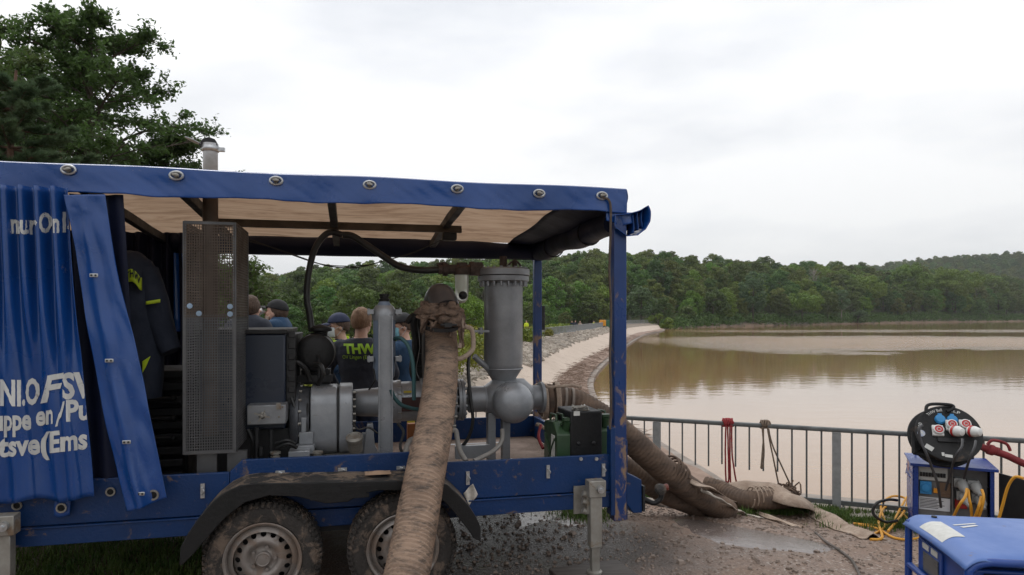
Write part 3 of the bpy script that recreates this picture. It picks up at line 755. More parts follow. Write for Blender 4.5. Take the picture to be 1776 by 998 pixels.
# low bank growth and pale driftwood under the shore trees
ub = []; un = []
for k in range(1500):
    px = g.uniform(1150, 1900); Ys = np.interp(px, [a for a, b in shore_px], [b for a, b in shore_px]) + g.uniform(1.2, 9); x = (px-888)/F*Ys
    c = np.array([x, Ys, terr(x, Ys) + g.uniform(.2, 1.5)]); dd = g.normal(0, 1, (30, 3)); dd /= np.linalg.norm(dd, axis=1)[:, None]
    ub.append(c + dd * g.uniform(.6, 2.0) * np.array([1.3, 1, 1.0])); un.append(dd)
me = leaf_mesh('bank_undergrowth', np.concatenate(ub), np.concatenate(un), .28, [M_['forest_leaf']], None, g, .7)
o = bpy.data.objects.new('bank_undergrowth', me); col.objects.link(o); tag(o, 'low green undergrowth along the far waterline', 'undergrowth', kind='stuff')
dw = MB()
for k in range(420):
    px = g.uniform(1180, 1700) if k % 3 else g.uniform(1340, 1400) ; Ys = np.interp(px, [a for a, b in shore_px], [b for a, b in shore_px]) + g.uniform(-.5, 3); x = (px-888)/F*Ys; z = terr(x, Ys)
    a = g.uniform(0, 6.28); L = g.uniform(.6, 2.6); p = Vector((x, Ys, z)); dw.tube([p, p + Vector((math.cos(a)*L, math.sin(a)*L, g.uniform(0, 1.2)))], [.09, .04], 4, False)
dw.build('shore_driftwood', M_['pale_bark'], kind='stuff', fixn=False, smooth=0, label='pale dead branches lying along the far waterline', cat='driftwood')

# ---- hedge shrubs behind the people
HS = [(438,14.5,1.55),(498,13.5,1.5),(545,15,1.5),(600,15.5,1.6),(662,16,1.75),(705,17,1.6),(748,20,1.55),(790,26,1.5),(822,32,1.5),(860,38,1.6),(905,52,1.0),(932,62,1.0),(946,70,.95),(962,80,.95),(978,95,.9)]
hs_lab = ['seen just right of the mesh exhaust guard', 'left of the black air filter', 'behind the black air filter', 'behind the man in the THW shirt', 'left of the grey filler column', 'right of the grey filler column', 'behind the muddy hose top', 'just right of the muddy hose top', 'left of the tall grey tank', 'behind the tall grey tank', 'just right of the tall grey tank', 'second right of the tall grey tank', 'behind the far canopy post', 'just right of the far canopy post', 'before the people on the dam']
for i, (px, Y, h) in enumerate(HS):
    x = (px - 888) / F * Y; r = 1.1 if Y < 22 else 1.6
    tree('hedge_shrub', 'yellow-green leafy shrub ' + hs_lab[i], x, Y, GZ - .1, h, r, h*.5, M_['hedge_leaf'], M_['bark'], 26, 120 if Y < 30 else 60, .42, .055 if Y < 30 else .12, r=.04, group='yellow-green shrubs beside the dam path', cat='shrub', limbs=3)

# ---- near trees at the left
def branch_tree(name, label, x, y, h, R0, seed, leafm, barkm, nl, ls, clear=.2, shape=None, r=.16, spread=1.0):
    rg = random.Random(seed); gg = np.random.default_rng(seed)
    t = thing(name, label, 'tree', (x, y, GZ - .2)); b = MB(); P_ = []
    lean = Vector((rg.uniform(-.3, .3), rg.uniform(-.3, .3), 0))
    tr = [Vector((0, 0, 0)) + lean * (k/6)**1.5 + Vector((rg.uniform(-.08, .08), rg.uniform(-.08, .08), h*.96*k/6)) for k in range(7)]
    b.tube(tr, [r*(1.2 - k/6) + .015 for k in range(7)], 8)
    def trunk_at(f): i = min(int(f*6), 5); return tr[i].lerp(tr[i+1], f*6 - i)
    for k in range(40):
        f = clear + (1 - clear) * (k + rg.random()) / 40; s = trunk_at(min(f, .99)); a = k * 2.4 + rg.uniform(-.4, .4)
        prof = shape(f) if shape else math.sin(min(1, (1.04 - f) / (1 - clear)) ** .8 * PI * .62)
        L = R0 * prof * rg.uniform(.7, 1.1) + .25
        e = s + Vector((math.cos(a)*L, math.sin(a)*L, L*rg.uniform(.15, .6)))
        mid = s.lerp(e, .5) + Vector((0, 0, L*.1)); br = bez([s, mid, e], 4)
        b.tube(br, [max(r*.32*(1 - i/9), .01) for i in range(len(br))], 5, False)
        for q in range(12):
            ff = .2 + .8 * (q + rg.random()) / 12; c0 = br[min(int(ff * 8), 8)]; aa = a + rg.choice((-1, 1)) * rg.uniform(.4, 1.3)
            l2 = L * rg.uniform(.22, .42) * spread; e2 = c0 + Vector((math.cos(aa)*l2, math.sin(aa)*l2, l2*rg.uniform(-.1, .8)))
            b.tube([c0, c0.lerp(e2, .5) + Vector((0, 0, .03)), e2], [.016, .011, .005], 4, False)
            for w_ in range(4):
                c1 = c0.lerp(e2, rg.uniform(.35, 1.1)); l3 = rg.uniform(.12, .4)
                e3 = c1 + Vector((rg.uniform(-1, 1), rg.uniform(-1, 1), rg.uniform(-.4, .9))).normalized() * l3
                b.tube([c1, e3], [.006, .003], 3, False)
                for z_ in range(nl): P_.append(c1.lerp(e3, rg.uniform(.1, 1.15)) + Vector((rg.gauss(0, .07), rg.gauss(0, .07), rg.gauss(0, .05))))
    b.v = [(p[0]+x, p[1]+y, p[2]+GZ-.2) for p in b.v]; b.build('trunk', barkm, t, fixn=False)
    P_ = np.array([tuple(p) for p in P_]); Nn = np.tile(np.array([[0, 0, 1.0]]), (len(P_), 1)) + gg.normal(0, .5, P_.shape)
    me = leaf_mesh('crown', P_, Nn, ls, [leafm], None, gg, .48)
    o = bpy.data.objects.new('crown', me); col.objects.link(o); o.parent = t
    return t
def bx_(px, Y): return (px - 888) / F * Y
branch_tree('broadleaf_tree', 'tall dense broadleaf tree rising behind the left part of the canopy', bx_(165, 16.5), 16.5, 9.5, 2.5, 21, M_['leaf_near'], M_['bark'], 27, .062, .12)
branch_tree('broadleaf_tree', 'smaller loose broadleaf tree behind the exhaust stack', bx_(275, 18), 18, 6.8, 1.35, 22, M_['leaf_near'], M_['bark'], 18, .062, .12)
branch_tree('broadleaf_tree', 'broadleaf tree behind the pine, cut by the left edge of the photo', bx_(-30, 19), 19, 10.3, 3.2, 23, M_['leaf_near'], M_['bark'], 18, .062, .12)
branch_tree('broadleaf_tree', 'small leafy tree seen below the canopy through the exhaust guard', bx_(398, 17), 17, 3.4, .9, 27, M_['leaf_near'], M_['bark'], 5, .062, .12)
branch_tree('broadleaf_tree', 'second tall broadleaf tree close behind the two pines', bx_(62, 18), 18, 8.9, 2.6, 31, M_['leaf_near'], M_['bark'], 20, .062, .12)
# pine with tufted needles
def pine(label, px, Y, h, R0, seed, lean=0):
    rg = random.Random(seed); x = bx_(px, Y); z0 = GZ - .2
    t = thing('pine_tree', label, 'tree', (x, Y, z0)); b = MB(); V = []; Fc = []
    tr = [Vector((lean*(k/8)**1.3, 0, h*k/8)) for k in range(9)]
    b.tube(tr, [.13*(1.08 - k/8) + .01 for k in range(9)], 8)
    def tuft(p, d, L):
        n0 = len(V)
        for q in range(13):
            dd = (d + Vector((rg.gauss(0, .55), rg.gauss(0, .55), rg.gauss(0, .55)))).normalized() * L * rg.uniform(.7, 1.2)
            s = dd.cross(Vector((rg.random(), rg.random(), rg.random()))).normalized() * .0065
            i = len(V); V.extend([p - s, p + s, p + dd]); Fc.append((i, i+1, i+2))
    for k in range(15):
        z = h * (.22 + .78 * k / 15); f = z / h
        for q in range(5):
            a = q * 1.257 + k * .7 + rg.uniform(-.3, .3); L = R0 * (1.12 - f) ** .7 * rg.uniform(.7, 1.1); i = min(int(f*8), 7); s = tr[i].lerp(tr[i+1], f*8 - i)
            e = s + Vector((math.cos(a)*L, math.sin(a)*L, L*rg.uniform(.0, .3))); br = bez([s, s.lerp(e, .55) - Vector((0, 0, .06*L)), e], 5)
            b.tube(br, [max(.03*(1 - j/11), .006) for j in range(len(br))], 5, False)
            for j in range(2, len(br)):
                for m in range(4):
                    aa = a + rg.choice((-1, 1)) * rg.uniform(.4, 1.2); l2 = L*.28*rg.uniform(.5, 1); e2 = br[j] + Vector((math.cos(aa)*l2, math.sin(aa)*l2, l2*rg.uniform(0, .5)))
                    b.tube([br[j], e2], [.007, .004], 3, False)
                    for w_ in range(7):
                        tuft(br[j].lerp(e2, .2 + .8*w_/6), ((e2 - br[j]).normalized() + Vector((0, 0, .5))).normalized(), .11)
    b.v = [(p[0]+x, p[1]+Y, p[2]+z0) for p in b.v]; b.build('trunk', M_['pine_bark'], t, fixn=False)
    me = bpy.data.meshes.new('crown'); me.from_pydata([tuple(v) for v in V], [], Fc); me.materials.append(M_['needle'])
    o = bpy.data.objects.new('crown', me); col.objects.link(o); o.parent = t
pine('bluish pine with reddish trunk at the left edge of the photo', -8, 11.5, 6.3, 1.8, 5, lean=.35)
pine('bluish pine in front of the tall broadleaf tree, right of the other pine', 105, 13, 5.3, 2.6, 6)
# ============================================================ NEAR GROUND
G0 = .07
def near_h(X, Y):
    sd, fl = signed(X, Y)
    t = np.clip((sd - .35) / 2.3, 0, 1); z = GZ + (G0 - GZ) * t * t * (3 - 2*t)
    e = np.clip((np.maximum(np.abs(X), np.abs(Y - 3)) - 10) / 3, 0, 1)
    return z * (1 - e) + (GZ - .1) * e, sd
def gz(x, y): return float(near_h(np.array([[x]], float), np.array([[y]], float))[0][0, 0])
xs = np.concatenate([np.linspace(-14, -5, 30, endpoint=False), np.arange(-5, 6.5, .05), np.linspace(6.5, 12, 20)])
ys = np.concatenate([np.linspace(-9, 2.5, 24, endpoint=False), np.arange(2.5, 8.8, .05), np.linspace(8.8, 16, 30)])
GX, GYm = np.meshgrid(xs, ys); GZm, SDm = near_h(GX, GYm)
nz = np.array([noise.noise(Vector((x*1.3, y*1.3, 0)))*.5 + noise.noise(Vector((x*5, y*5, 3)))*.22 + noise.noise(Vector((x*13, y*13, 7)))*.10 for x, y in zip(GX.ravel().tolist(), GYm.ravel().tolist())]).reshape(GX.shape)
BASE = GZm.copy()
def in_soft(Pp, X, Y):
    P_ = np.array(Pp); ins = np.zeros(X.shape, bool); dist = np.full(X.shape, 9.)
    for i in range(len(P_)):
        a = P_[i]; b = P_[(i+1) % len(P_)]; c = ((a[1] > Y) != (b[1] > Y)); xi = (b[0]-a[0])*(Y-a[1])/(b[1]-a[1]+1e-12)+a[0]; ins ^= c & (X < xi)
        ab = b-a; t = np.clip(((X-a[0])*ab[0] + (Y-a[1])*ab[1])/(ab**2).sum(), 0, 1); dist = np.minimum(dist, np.hypot(X-a[0]-t*ab[0], Y-a[1]-t*ab[1]))
    return np.where(ins, dist, -dist)
def flat_px(px, py, d):
    Y = d*F/(py-HZ); return ((px-888)/F*Y, Y)
PUD = [[(1165, 905), (1215, 902), (1275, 922), (1350, 948), (1420, 962), (1438, 976), (1405, 990), (1330, 984), (1255, 972), (1190, 945)],
       [(890, 893), (960, 888), (1012, 893), (1060, 902), (1052, 925), (1000, 935), (945, 925), (900, 940)]]
PW = [[flat_px(x, y, 1.76 + .03 + .09*max(0, (x-1000)/400)*(1 if y < 950 else .5)) for x, y in q] for q in PUD]
PS = np.full(GX.shape, -9.)
for q in PW: PS = np.maximum(PS, in_soft(q, GX, GYm))
GZm = GZm + nz * .045 * np.clip(SDm / .5, 0, 1) - .018*np.clip(PS/.12 + .5, 0, 1)
import bisect
XL, YL, ZL = xs.tolist(), ys.tolist(), GZm.tolist()
def gsurf(x, y):
    i = min(max(bisect.bisect(XL, x) - 1, 0), len(XL)-2); j = min(max(bisect.bisect(YL, y) - 1, 0), len(YL)-2)
    a = (x - XL[i])/(XL[i+1]-XL[i]); c = (y - YL[j])/(YL[j+1]-YL[j])
    return (ZL[j][i]*(1-a) + ZL[j][i+1]*a)*(1-c) + (ZL[j+1][i]*(1-a) + ZL[j+1][i+1]*a)*c
gm = MB(); nx = len(xs); ny = len(ys)
gm.v = list(zip(GX.ravel().tolist(), GYm.ravel().tolist(), GZm.ravel().tolist()))
for j in range(ny-1):
    for i in range(nx-1):
        if SDm[j:j+2, i:i+2].min() > -.06: gm.f.append((j*nx+i, j*nx+i+1, (j+1)*nx+i+1, (j+1)*nx+i))
gm.m = [0] * len(gm.f)
def dirt_mat():
    m, t, b = new_mat('muddy_gravel')
    tc_ = N(t, 'ShaderNodeTexCoord'); co = tc_.outputs['Object']
    n1 = N(t, 'ShaderNodeTexNoise', i_Scale=1.1, i_Detail=9, i_Roughness=.65); t.links.new(co, n1.inputs[0])
    n2 = N(t, 'ShaderNodeTexNoise', i_Scale=38, i_Detail=5, i_Roughness=.7); t.links.new(co, n2.inputs[0])
    vo = N(t, 'ShaderNodeTexVoronoi', i_Scale=60); t.links.new(co, vo.inputs[0])
    c = mixc(t, ramp(t, n1.outputs[0], [(.32, 0), (.68, 1)]), (.185, .12, .085), (.10, .066, .048))
    c = mixc(t, ramp(t, n2.outputs[0], [(.35, 0), (.7, 1)]), c, (.26, .18, .135))
    c = mixc(t, ramp(t, vo.outputs['Color'], [(.80, 0), (.86, .7)]), c, (.36, .31, .27))
    # soaked, oily gravel round the pump trailer
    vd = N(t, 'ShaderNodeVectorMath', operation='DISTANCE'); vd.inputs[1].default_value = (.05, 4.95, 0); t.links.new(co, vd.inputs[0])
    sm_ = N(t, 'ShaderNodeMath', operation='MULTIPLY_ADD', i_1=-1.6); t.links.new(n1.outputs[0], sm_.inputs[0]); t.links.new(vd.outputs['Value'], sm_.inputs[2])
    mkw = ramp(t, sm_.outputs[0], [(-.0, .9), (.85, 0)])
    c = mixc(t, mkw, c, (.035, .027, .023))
    t.links.new(c, b.inputs['Base Color'])
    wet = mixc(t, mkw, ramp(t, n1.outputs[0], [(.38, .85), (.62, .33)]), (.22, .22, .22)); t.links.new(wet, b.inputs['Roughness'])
    bp = N(t, 'ShaderNodeBump', i_Strength=.9, i_Distance=.012); t.links.new(n2.outputs[0], bp.inputs['Height'])
    b2 = N(t, 'ShaderNodeBump', i_Strength=.6, i_Distance=.012); t.links.new(vo.outputs['Distance'], b2.inputs['Height']); t.links.new(bp.outputs[0], b2.inputs['Normal']); t.links.new(b2.outputs[0], b.inputs['Normal'])
    return m
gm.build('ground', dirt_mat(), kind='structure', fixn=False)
# puddles: thin wet films with ragged outlines
def wet_mat():
    m, t, b = new_mat('wet_mud')
    tc_ = N(t, 'ShaderNodeTexCoord'); n1 = N(t, 'ShaderNodeTexNoise', i_Scale=14, i_Detail=9, i_Roughness=.7); t.links.new(tc_.outputs['Object'], n1.inputs[0])
    t.links.new(ramp(t, n1.outputs[0], [(.35, (.12, .095, .085)), (.65, (.20, .165, .15))]), b.inputs['Base Color'])
    t.links.new(ramp(t, n1.outputs[0], [(.45, .04), (.62, .22)]), b.inputs['Roughness'])
    bp = N(t, 'ShaderNodeBump', i_Strength=.35, i_Distance=.012); t.links.new(n1.outputs[0], bp.inputs['Height']); t.links.new(bp.outputs[0], b.inputs['Normal'])
    b.inputs['IOR'].default_value = 1.6
    return m
M_['wet'] = wet_mat()
def gpix(px, py, d=1.72):
    for _ in range(6):
        Y = d * F / (py - HZ); x = (px - 888) / F * Y; d = EYE - gsurf(x, Y)
    return Vector((x, Y, EYE - d))
BASEL = (BASE - .0065 - .05*np.clip(-PS/.25, 0, 1)).tolist()
for q in PW:
    vs = {}; b = MB(); x0 = min(p[0] for p in q) - .2; x1 = max(p[0] for p in q) + .2; y0 = min(p[1] for p in q) - .2; y1 = max(p[1] for p in q) + .2
    ii = [i for i in range(len(XL)) if x0 < XL[i] < x1]; jj = [j for j in range(len(YL)) if y0 < YL[j] < y1]; n = len(ii)
    b.add([(XL[i], YL[j], BASEL[j][i]) for j in jj for i in ii], [(j*n+i, j*n+i+1, (j+1)*n+i+1, (j+1)*n+i) for j in range(len(jj)-1) for i in range(n-1)])
    b.build('puddle', M_['wet'], kind='structure', fixn=False)
# pebbles
M_['pebble'] = mat('pebble', (.24, .185, .15), (.12, .088, .068), rough=.7, scale=9)
pb = MB()
for k in range(5200):
    x = rnd.uniform(-.6, 5.2); y = rnd.uniform(4.0, 7.4)
    sdp = 0
    z = gsurf(x, y)
    if z < GZ + .01: continue
    s = rnd.choice((.006, .008, .01, .014)) * rnd.uniform(.7, 1.3) * (1.9 if rnd.random() < .03 else 1)
    Mx = Matrix.Translation((x, y, z + s*.2)) @ rotm(rnd) @ Matrix.Scale(s, 4); pb.add([Mx @ v for v in stone_vs(1, rnd)], SF)
pb.build('gravel', M_['pebble'], kind='stuff', smooth=0, fixn=False)
# grass
M_['grass'] = leaf_mat('grass', (.05, .10, .018), (.12, .15, .035), .3, .1, 5)
gv = []; gf = []
def blade(x, y, z, h, w=.004):
    a = rnd.uniform(0, 6.28); lx, ly = math.cos(a) * h * rnd.uniform(.1, .7), math.sin(a) * h * rnd.uniform(.1, .7); i = len(gv)
    wx, wy = -math.sin(a) * w, math.cos(a) * w
    gv.extend([(x - wx, y - wy, z - .005), (x + wx, y + wy, z - .005), (x + wx*.7 + lx*.4, y + wy*.7 + ly*.4, z + h*.6), (x - wx*.7 + lx*.4, y - wy*.7 + ly*.4, z + h*.6), (x + lx, y + ly, z + h)])
    gf.extend([(i, i+1, i+2, i+3), (i+3, i+2, i+4)])
cx_ = np.array([[p.x, p.y] for p in LC[20:60]])
cxl = cx_.tolist()
for k in range(60000):
    x = rnd.uniform(-3.5, 5.4); y = rnd.uniform(4.8, 9.5)
    if y > 6.48 - (x - 4.75) * .41 - .32 or y < 4.6 - (x-4.75)*.41: continue
    d = min(math.hypot(p_[0]-x, p_[1]-y) for p_ in cxl)
    px = 888 + F * x / y
    lim = .85 + .55 * noise.noise(Vector((x*2.2, y*2.2, 0))); lim += .35 * max(0, (px - 1330) / 400)
    if d > lim: continue
    if d > lim - .5 and rnd.random() < .72: continue
    if noise.noise(Vector((x*3.7, y*3.7, 9))) < -.12: continue
    z = gsurf(x, y); blade(x, y, z, rnd.uniform(.02, .07))
for k in range(34000):
    tt = rnd.uniform(-.3, 3.3); off = abs(rnd.gauss(0, .33)) + .02; x = 4.95 - 1.67*tt - .382*off; y = 6.21 + .69*tt - .925*off; px = 888 + F*x/y
    lim = .35 + .45*noise.noise(Vector((x*2.2, y*2.2, 0))) + .35*max(0, min(1, (px - 1300)/200)) + .15
    if off > lim or noise.noise(Vector((x*4, y*4, 4))) < -.25 + .25*off: continue
    blade(x, y, gsurf(x, y), rnd.uniform(.03, .095))
for k in range(9000):
    p = gpix(rnd.uniform(-40, 350), rnd.uniform(935, 1060)); blade(p.x, p.y, gsurf(p.x, p.y), rnd.uniform(.02, .06))
for k in range(1500):
    p = gpix(rnd.gauss(1015, 26), 885 + abs(rnd.gauss(0, 9))); blade(p.x, p.y, gsurf(p.x, p.y), rnd.uniform(.02, .05))
me = bpy.data.meshes.new('grass'); me.from_pydata(gv, [], gf); me.materials.append(M_['grass'])
o = bpy.data.objects.new('grass', me); col.objects.link(o); tag(o, 'short green grass along the foot of the bank railing', 'grass', kind='stuff')

# ============================================================ TRAILER
MB_ = dict(M=TM)
M_['blue'] = mat('blue_paint', (.004, .033, .125), (.003, .022, .082), rough=.38, scale=3, mud=.37, spec=.35, mscale=11, mudc=(.17, .115, .08), bump=.15, bscale=60)
M_['blue_worn'] = mat('blue_paint_worn', (.004, .036, .16), (.003, .025, .11), rough=.35, scale=5, mud=.565, mscale=13, mudc=(.27, .175, .115), mudlow=(-1.6, 3.5), stretch=(1, 1, .5))
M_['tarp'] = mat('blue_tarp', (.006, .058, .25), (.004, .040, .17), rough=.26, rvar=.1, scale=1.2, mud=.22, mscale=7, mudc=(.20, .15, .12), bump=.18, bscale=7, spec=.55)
M_['tarp_shaded'] = mat('shaded_blue_tarp', (.006, .010, .034), (.004, .006, .02), spec=.25, rough=.6, scale=2, bump=.3, bscale=7)  # the blue tarp again, with the shade under the canopy put into its colour
M_['white_print'] = mat('white_print', (.62, .62, .60), (.48, .48, .46), rough=.5, scale=4, mud=.3, mscale=8)
M_['steel'] = mat('dirty_galvanised', (.33, .32, .29), (.20, .18, .155), rough=.5, metal=.45, scale=9, mud=.45, mscale=6, rvar=.15)
M_['steel_clean'] = mat('zinc_fitting', (.55, .56, .57), (.34, .35, .36), rough=.35, metal=.8, scale=20)
M_['rubber'] = mat('black_plastic', (.009, .009, .010), (.006, .006, .006), spec=.35, rough=.55, scale=5, mud=.35, mscale=3, mudc=(.13, .09, .065), bump=.2)
M_['fender_top'] = mat('muddy_plastic', (.03, .027, .025), (.02, .018, .016), rough=.7, scale=5, mud=.62, mscale=9, mudc=(.19, .14, .10), bump=.8, bscale=25)
M_['tyre'] = mat('muddy_tyre', (.040, .034, .030), (.024, .021, .019), rough=.9, scale=5, mud=.58, mscale=9, mudc=(.17, .125, .095), bump=.6, bscale=45)
M_['rim'] = mat('muddy_rim', (.27, .24, .22), (.17, .15, .135), rough=.5, metal=.4, scale=6, mud=.56, mscale=6, mudc=(.22, .165, .13), bump=.15)
M_['dark'] = mat('dark_iron', (.012, .012, .013), (.006, .006, .007), rough=.6, scale=8, mud=.2)
M_['deck'] = mat('muddy_deck', (.24, .175, .14), (.12, .085, .065), rough=.85, scale=5, bump=.5, detail=9)

tr = thing('pump_trailer', 'blue twin-axle trailer with tarpaulin canopy carrying a large muddy pump set', 'trailer', (-2.2, 1.0, G0), TM)
W = 2.06
def X(px, v=0): return T(px, HZ, v).x
def Z(px, py, v=0): return T(px, py, v).z
UL = -4.75
zt_l, zt_c, zt_r, zb, zf = .843, .912, .836, .60, .492
b = MB(); b.prism([(UL, zb), (X(398), zb), (X(398), zt_l), (UL, zt_l)], 0, .028); b.build('side_board', M_['blue'], tr, bevel=.004)
b = MB(); b.prism([(X(398)+.003, zb), (X(772), zb), (X(772), zt_c), (X(420), zt_c), (X(398)+.003, zt_l+.005)], -.004, .026); b.build('side_board', M_['blue'], tr, bevel=.004)
b = MB(); b.prism([(X(772)+.003, zb), (X(1060), zb), (X(1060), zt_r), (X(772)+.003, zt_r)], 0, .028); b.build('side_board', M_['blue'], tr, bevel=.004)
b = MB(); b.box((UL, W-.03, zb), (-.03, W, .80)); b.build('side_board', M_['blue'], tr, bevel=.004, label='blue side board on the far side')
b = MB(); b.box((-.035, .035, zb), (-.005, W-.035, .80)); b.build('end_board', M_['blue'], tr, bevel=.004)
b = MB(); b.box((UL, -.012, zf), (X(1060), .05, zb-.004)); b.box((UL, -.02, zb-.014), (X(1060), -.012, zb-.004)); b.box((UL, W-.05, zf), (0, W, zb-.004)); b.box((-.06, .05, zf), (-.005, W-.05, zb-.02)); b.box((-2.9, .3, zf-.05), (-2.84, W-.3, zf+.08))
for u in (-3.9, -3, -2.2, -1.4, -.7): b.box((u, .05, zf+.02), (u+.06, W-.05, zb-.025))
b.build('chassis_frame', M_['blue'], tr, bevel=.003)
b = MB()
b.grid(lambda a, c: (UL + a*(4.70), .03 + c*(W-.065), zb + .01 + .015*noise.noise(Vector((a*9, c*5, 0)))), 70, 40); b.build('deck', M_['deck'], tr)
# fittings on the boards
def latch(px, py, vert=True):
    p = T(px, py, 0); b = MB(); w_, h_ = (.011, .042) if vert else (.026, .010)
    b.box((p.x - w_, -.012, p.z - h_), (p.x + w_, -.004 if not vert else 0, p.z + h_)); b.cyl((p.x, -.026, p.z + h_*.4*vert), (p.x, -.012, p.z + h_*.4*vert), .006, n=8)
    b.tube(bez([(p.x-.006, -.016, p.z+h_*.5), (p.x+.012, -.024, p.z), (p.x-.004, -.016, p.z-h_*.5)], 4), .0035, 6)
    b.build('latch', M_['steel_clean'], tr)
for q in ((352, 851), (811, 829), (950, 818), (1046, 815)): latch(*q)
for q in ((486, 819), (594, 814), (695, 811)): latch(*q, vert=False)
b = MB()
for q in ((1007, 796), (1034, 796)): p = T(*q, 0); b.cyl((p.x, -.012, p.z), (p.x, 0, p.z), .012, n=8)
b.build('bolt_heads', M_['steel_clean'], tr, kind='stuff')
# corner posts
b = MB(); b.box((X(1062), -.03, .40), (X(1084), .055, 2.43)); b.build('corner_post', M_['blue_worn'], tr, bevel=.006)
b = MB(); b.box((X(1056), -.036, .44), (X(1064), .04, 1.02)); b.box((X(1084)-.002, -.018, .40), (X(1084)+.012, .05, .93)); b.build('post_sleeve', M_['blue'], tr, bevel=.004)
b = MB(); b.box((X(924, W), W-.06, .58), (X(937, W), W, 2.42)); b.build('corner_post', M_['blue_worn'], tr, bevel=.004)
b = MB(); b.box((X(937, W), W-.045, 1.62), (X(937, W)+.035, W-.015, 1.85)); b.build('post_catch', M_['dark'], tr, bevel=.005)
for (u, v) in ((UL, 0), (UL, W-.06), (X(185), W-.07)): b = MB(); b.box((u, v, .5), (u+.07, v+.06, 2.45)); b.build('corner_post', M_['blue'], tr, bevel=.004)
# canopy
def ztop(u, v): return 2.575 - .13 * (v / W) ** 1.0 + .012*math.sin(u*4.1)*math.sin(PI*min(max(v/W, 0), 1)) + .008*noise.noise(Vector((u*3, v*3, 0)))
def roof_mat():
    m, t, b = new_mat('cream_roof_tarp')
    tc_ = N(t, 'ShaderNodeTexCoord'); mp_ = N(t, 'ShaderNodeMapping', i_Scale=(.8, 3, 1)); t.links.new(tc_.outputs['Object'], mp_.inputs[0])
    n1 = N(t, 'ShaderNodeTexNoise', i_Scale=3, i_Detail=9, i_Roughness=.65, i_Distortion=.8); t.links.new(mp_.outputs[0], n1.inputs[0])
    c = ramp(t, n1.outputs[0], [(.3, (.24, .145, .09)), (.5, (.47, .32, .215)), (.7, (.56, .41, .29))])
    t.links.new(c, b.inputs['Base Color']); b.inputs['Roughness'].default_value = .6
    tr_ = N(t, 'ShaderNodeBsdfTranslucent'); t.links.new(c, tr_.inputs[0]); ms = N(t, 'ShaderNodeMixShader', i_0=.36); t.links.new(b.outputs[0], ms.inputs[1]); t.links.new(tr_.outputs[0], ms.inputs[2]); t.links.new(ms.outputs[0], t.nodes['Material Output'].inputs[0])
    return m
M_['roof'] = roof_mat()
b = MB(); b.grid(lambda a, c: (UL + a*(.06-UL), -.02 + c*(W+.03), ztop(UL + a*(.06-UL), c*W)), 60, 24); b.build('roof_tarp', M_['roof'], tr)
UR = X(1086, -.03)
def val_v(u, z):
    k = (2.59 - z) / .16
    return -.035 - .006*k + .010*k*math.sin(u*9 + 2*noise.noise(Vector((u*2, 0, 0)))) + .012*noise.noise(Vector((u*5, z*9, 1)))*k + .0022*noise.noise(Vector((u*14+z*22, z*6, 4)))
def val_z(u, c): return 2.592 - .004*math.sin(u*5) - c*(.160 + .007*math.sin(u*6.3) + .006*noise.noise(Vector((u*7, 0, 9))))
b = MB()
b.grid(lambda a, c: (UL-.05 + a*(UR-UL+.05), -.02 - min(c, .12)/.12*(.02) + (val_v(UL + a*(UR-UL), val_z(UL+a*(UR-UL), c)) + .035 if c > .12 else 0), val_z(UL + a*(UR-UL), max(0, (c-.12)/.88)) + (.004 if c < .06 else 0)), 330, 22)
b.build('valance', M_['tarp'], tr, solid=.004)
# corner return of the valance (short blue end flap)
b = MB(); b.grid(lambda a, c: (UR - .002 + .01*math.sin(c*5) + .01*a, -.04 + a*.14, val_z(UR, c)), 6, 10); b.build('valance_return', M_['tarp'], tr, solid=.004)
for q in ((119, 295), (306, 305), (479, 314), (641, 321), (793, 328), (935, 336), (1044, 340)):
    p = T(q[0], q[1], -.05); b = MB()
    ring = [Vector((p.x + .034*math.cos(a), -.052, p.z + .022*math.sin(a))) for a in [2*PI*i/24 for i in range(24)]]
    b.tube(ring, .0075, 8, closed=True)
    e = b.build('eyelet', M_['steel_clean'], tr)
    b = MB(); b.cyl((p.x, -.03, p.z), (p.x, -.066, p.z), .014, n=12); b.cbox((p.x, -.073, p.z), (.013, .016, .036), Matrix.Rotation(R(rnd.choice((90, 78, 100))), 3, 'Y').to_4x4()); b.build('turn_button', M_['steel'], e, bevel=.003)
# frame tubes and bows under the roof
b = MB(); b.box((UL, .0, 2.47), (-.02, .05, 2.52)); b.build('roof_rail', M_['dark'], tr)
b = MB(); b.box((UL, W-.05, 2.37), (-.02, W-.005, 2.42)); b.build('roof_rail', M_['dark'], tr)
for px in (573, 812, 300, 120):
    u = X(px); b = MB(); n = 8
    for k in range(n): b.bar((u, .05 + (W-.1)*k/n, ztop(u, .05 + (W-.1)*k/n) - .055), (u, .05 + (W-.1)*(k+1)/n, ztop(u, .05+(W-.1)*(k+1)/n) - .055), .05, .06)
    b.build('roof_bow', M_['dark'], tr)
b = MB(); b.box((X(372, 1.05), 1.02, 2.405), (X(800, 1.05), 1.07, 2.435)); b.box((X(372, 1.05), 1.035, 2.435), (X(800, 1.05), 1.055, 2.46)); b.build('roof_rail', mat('brown_tube', (.10, .075, .055), (.05, .04, .03), rough=.7), tr)
b = MB(); b.box((-.045, .05, 2.40), (.0, W, 2.44)); b.build('roof_bow', M_['dark'], tr)
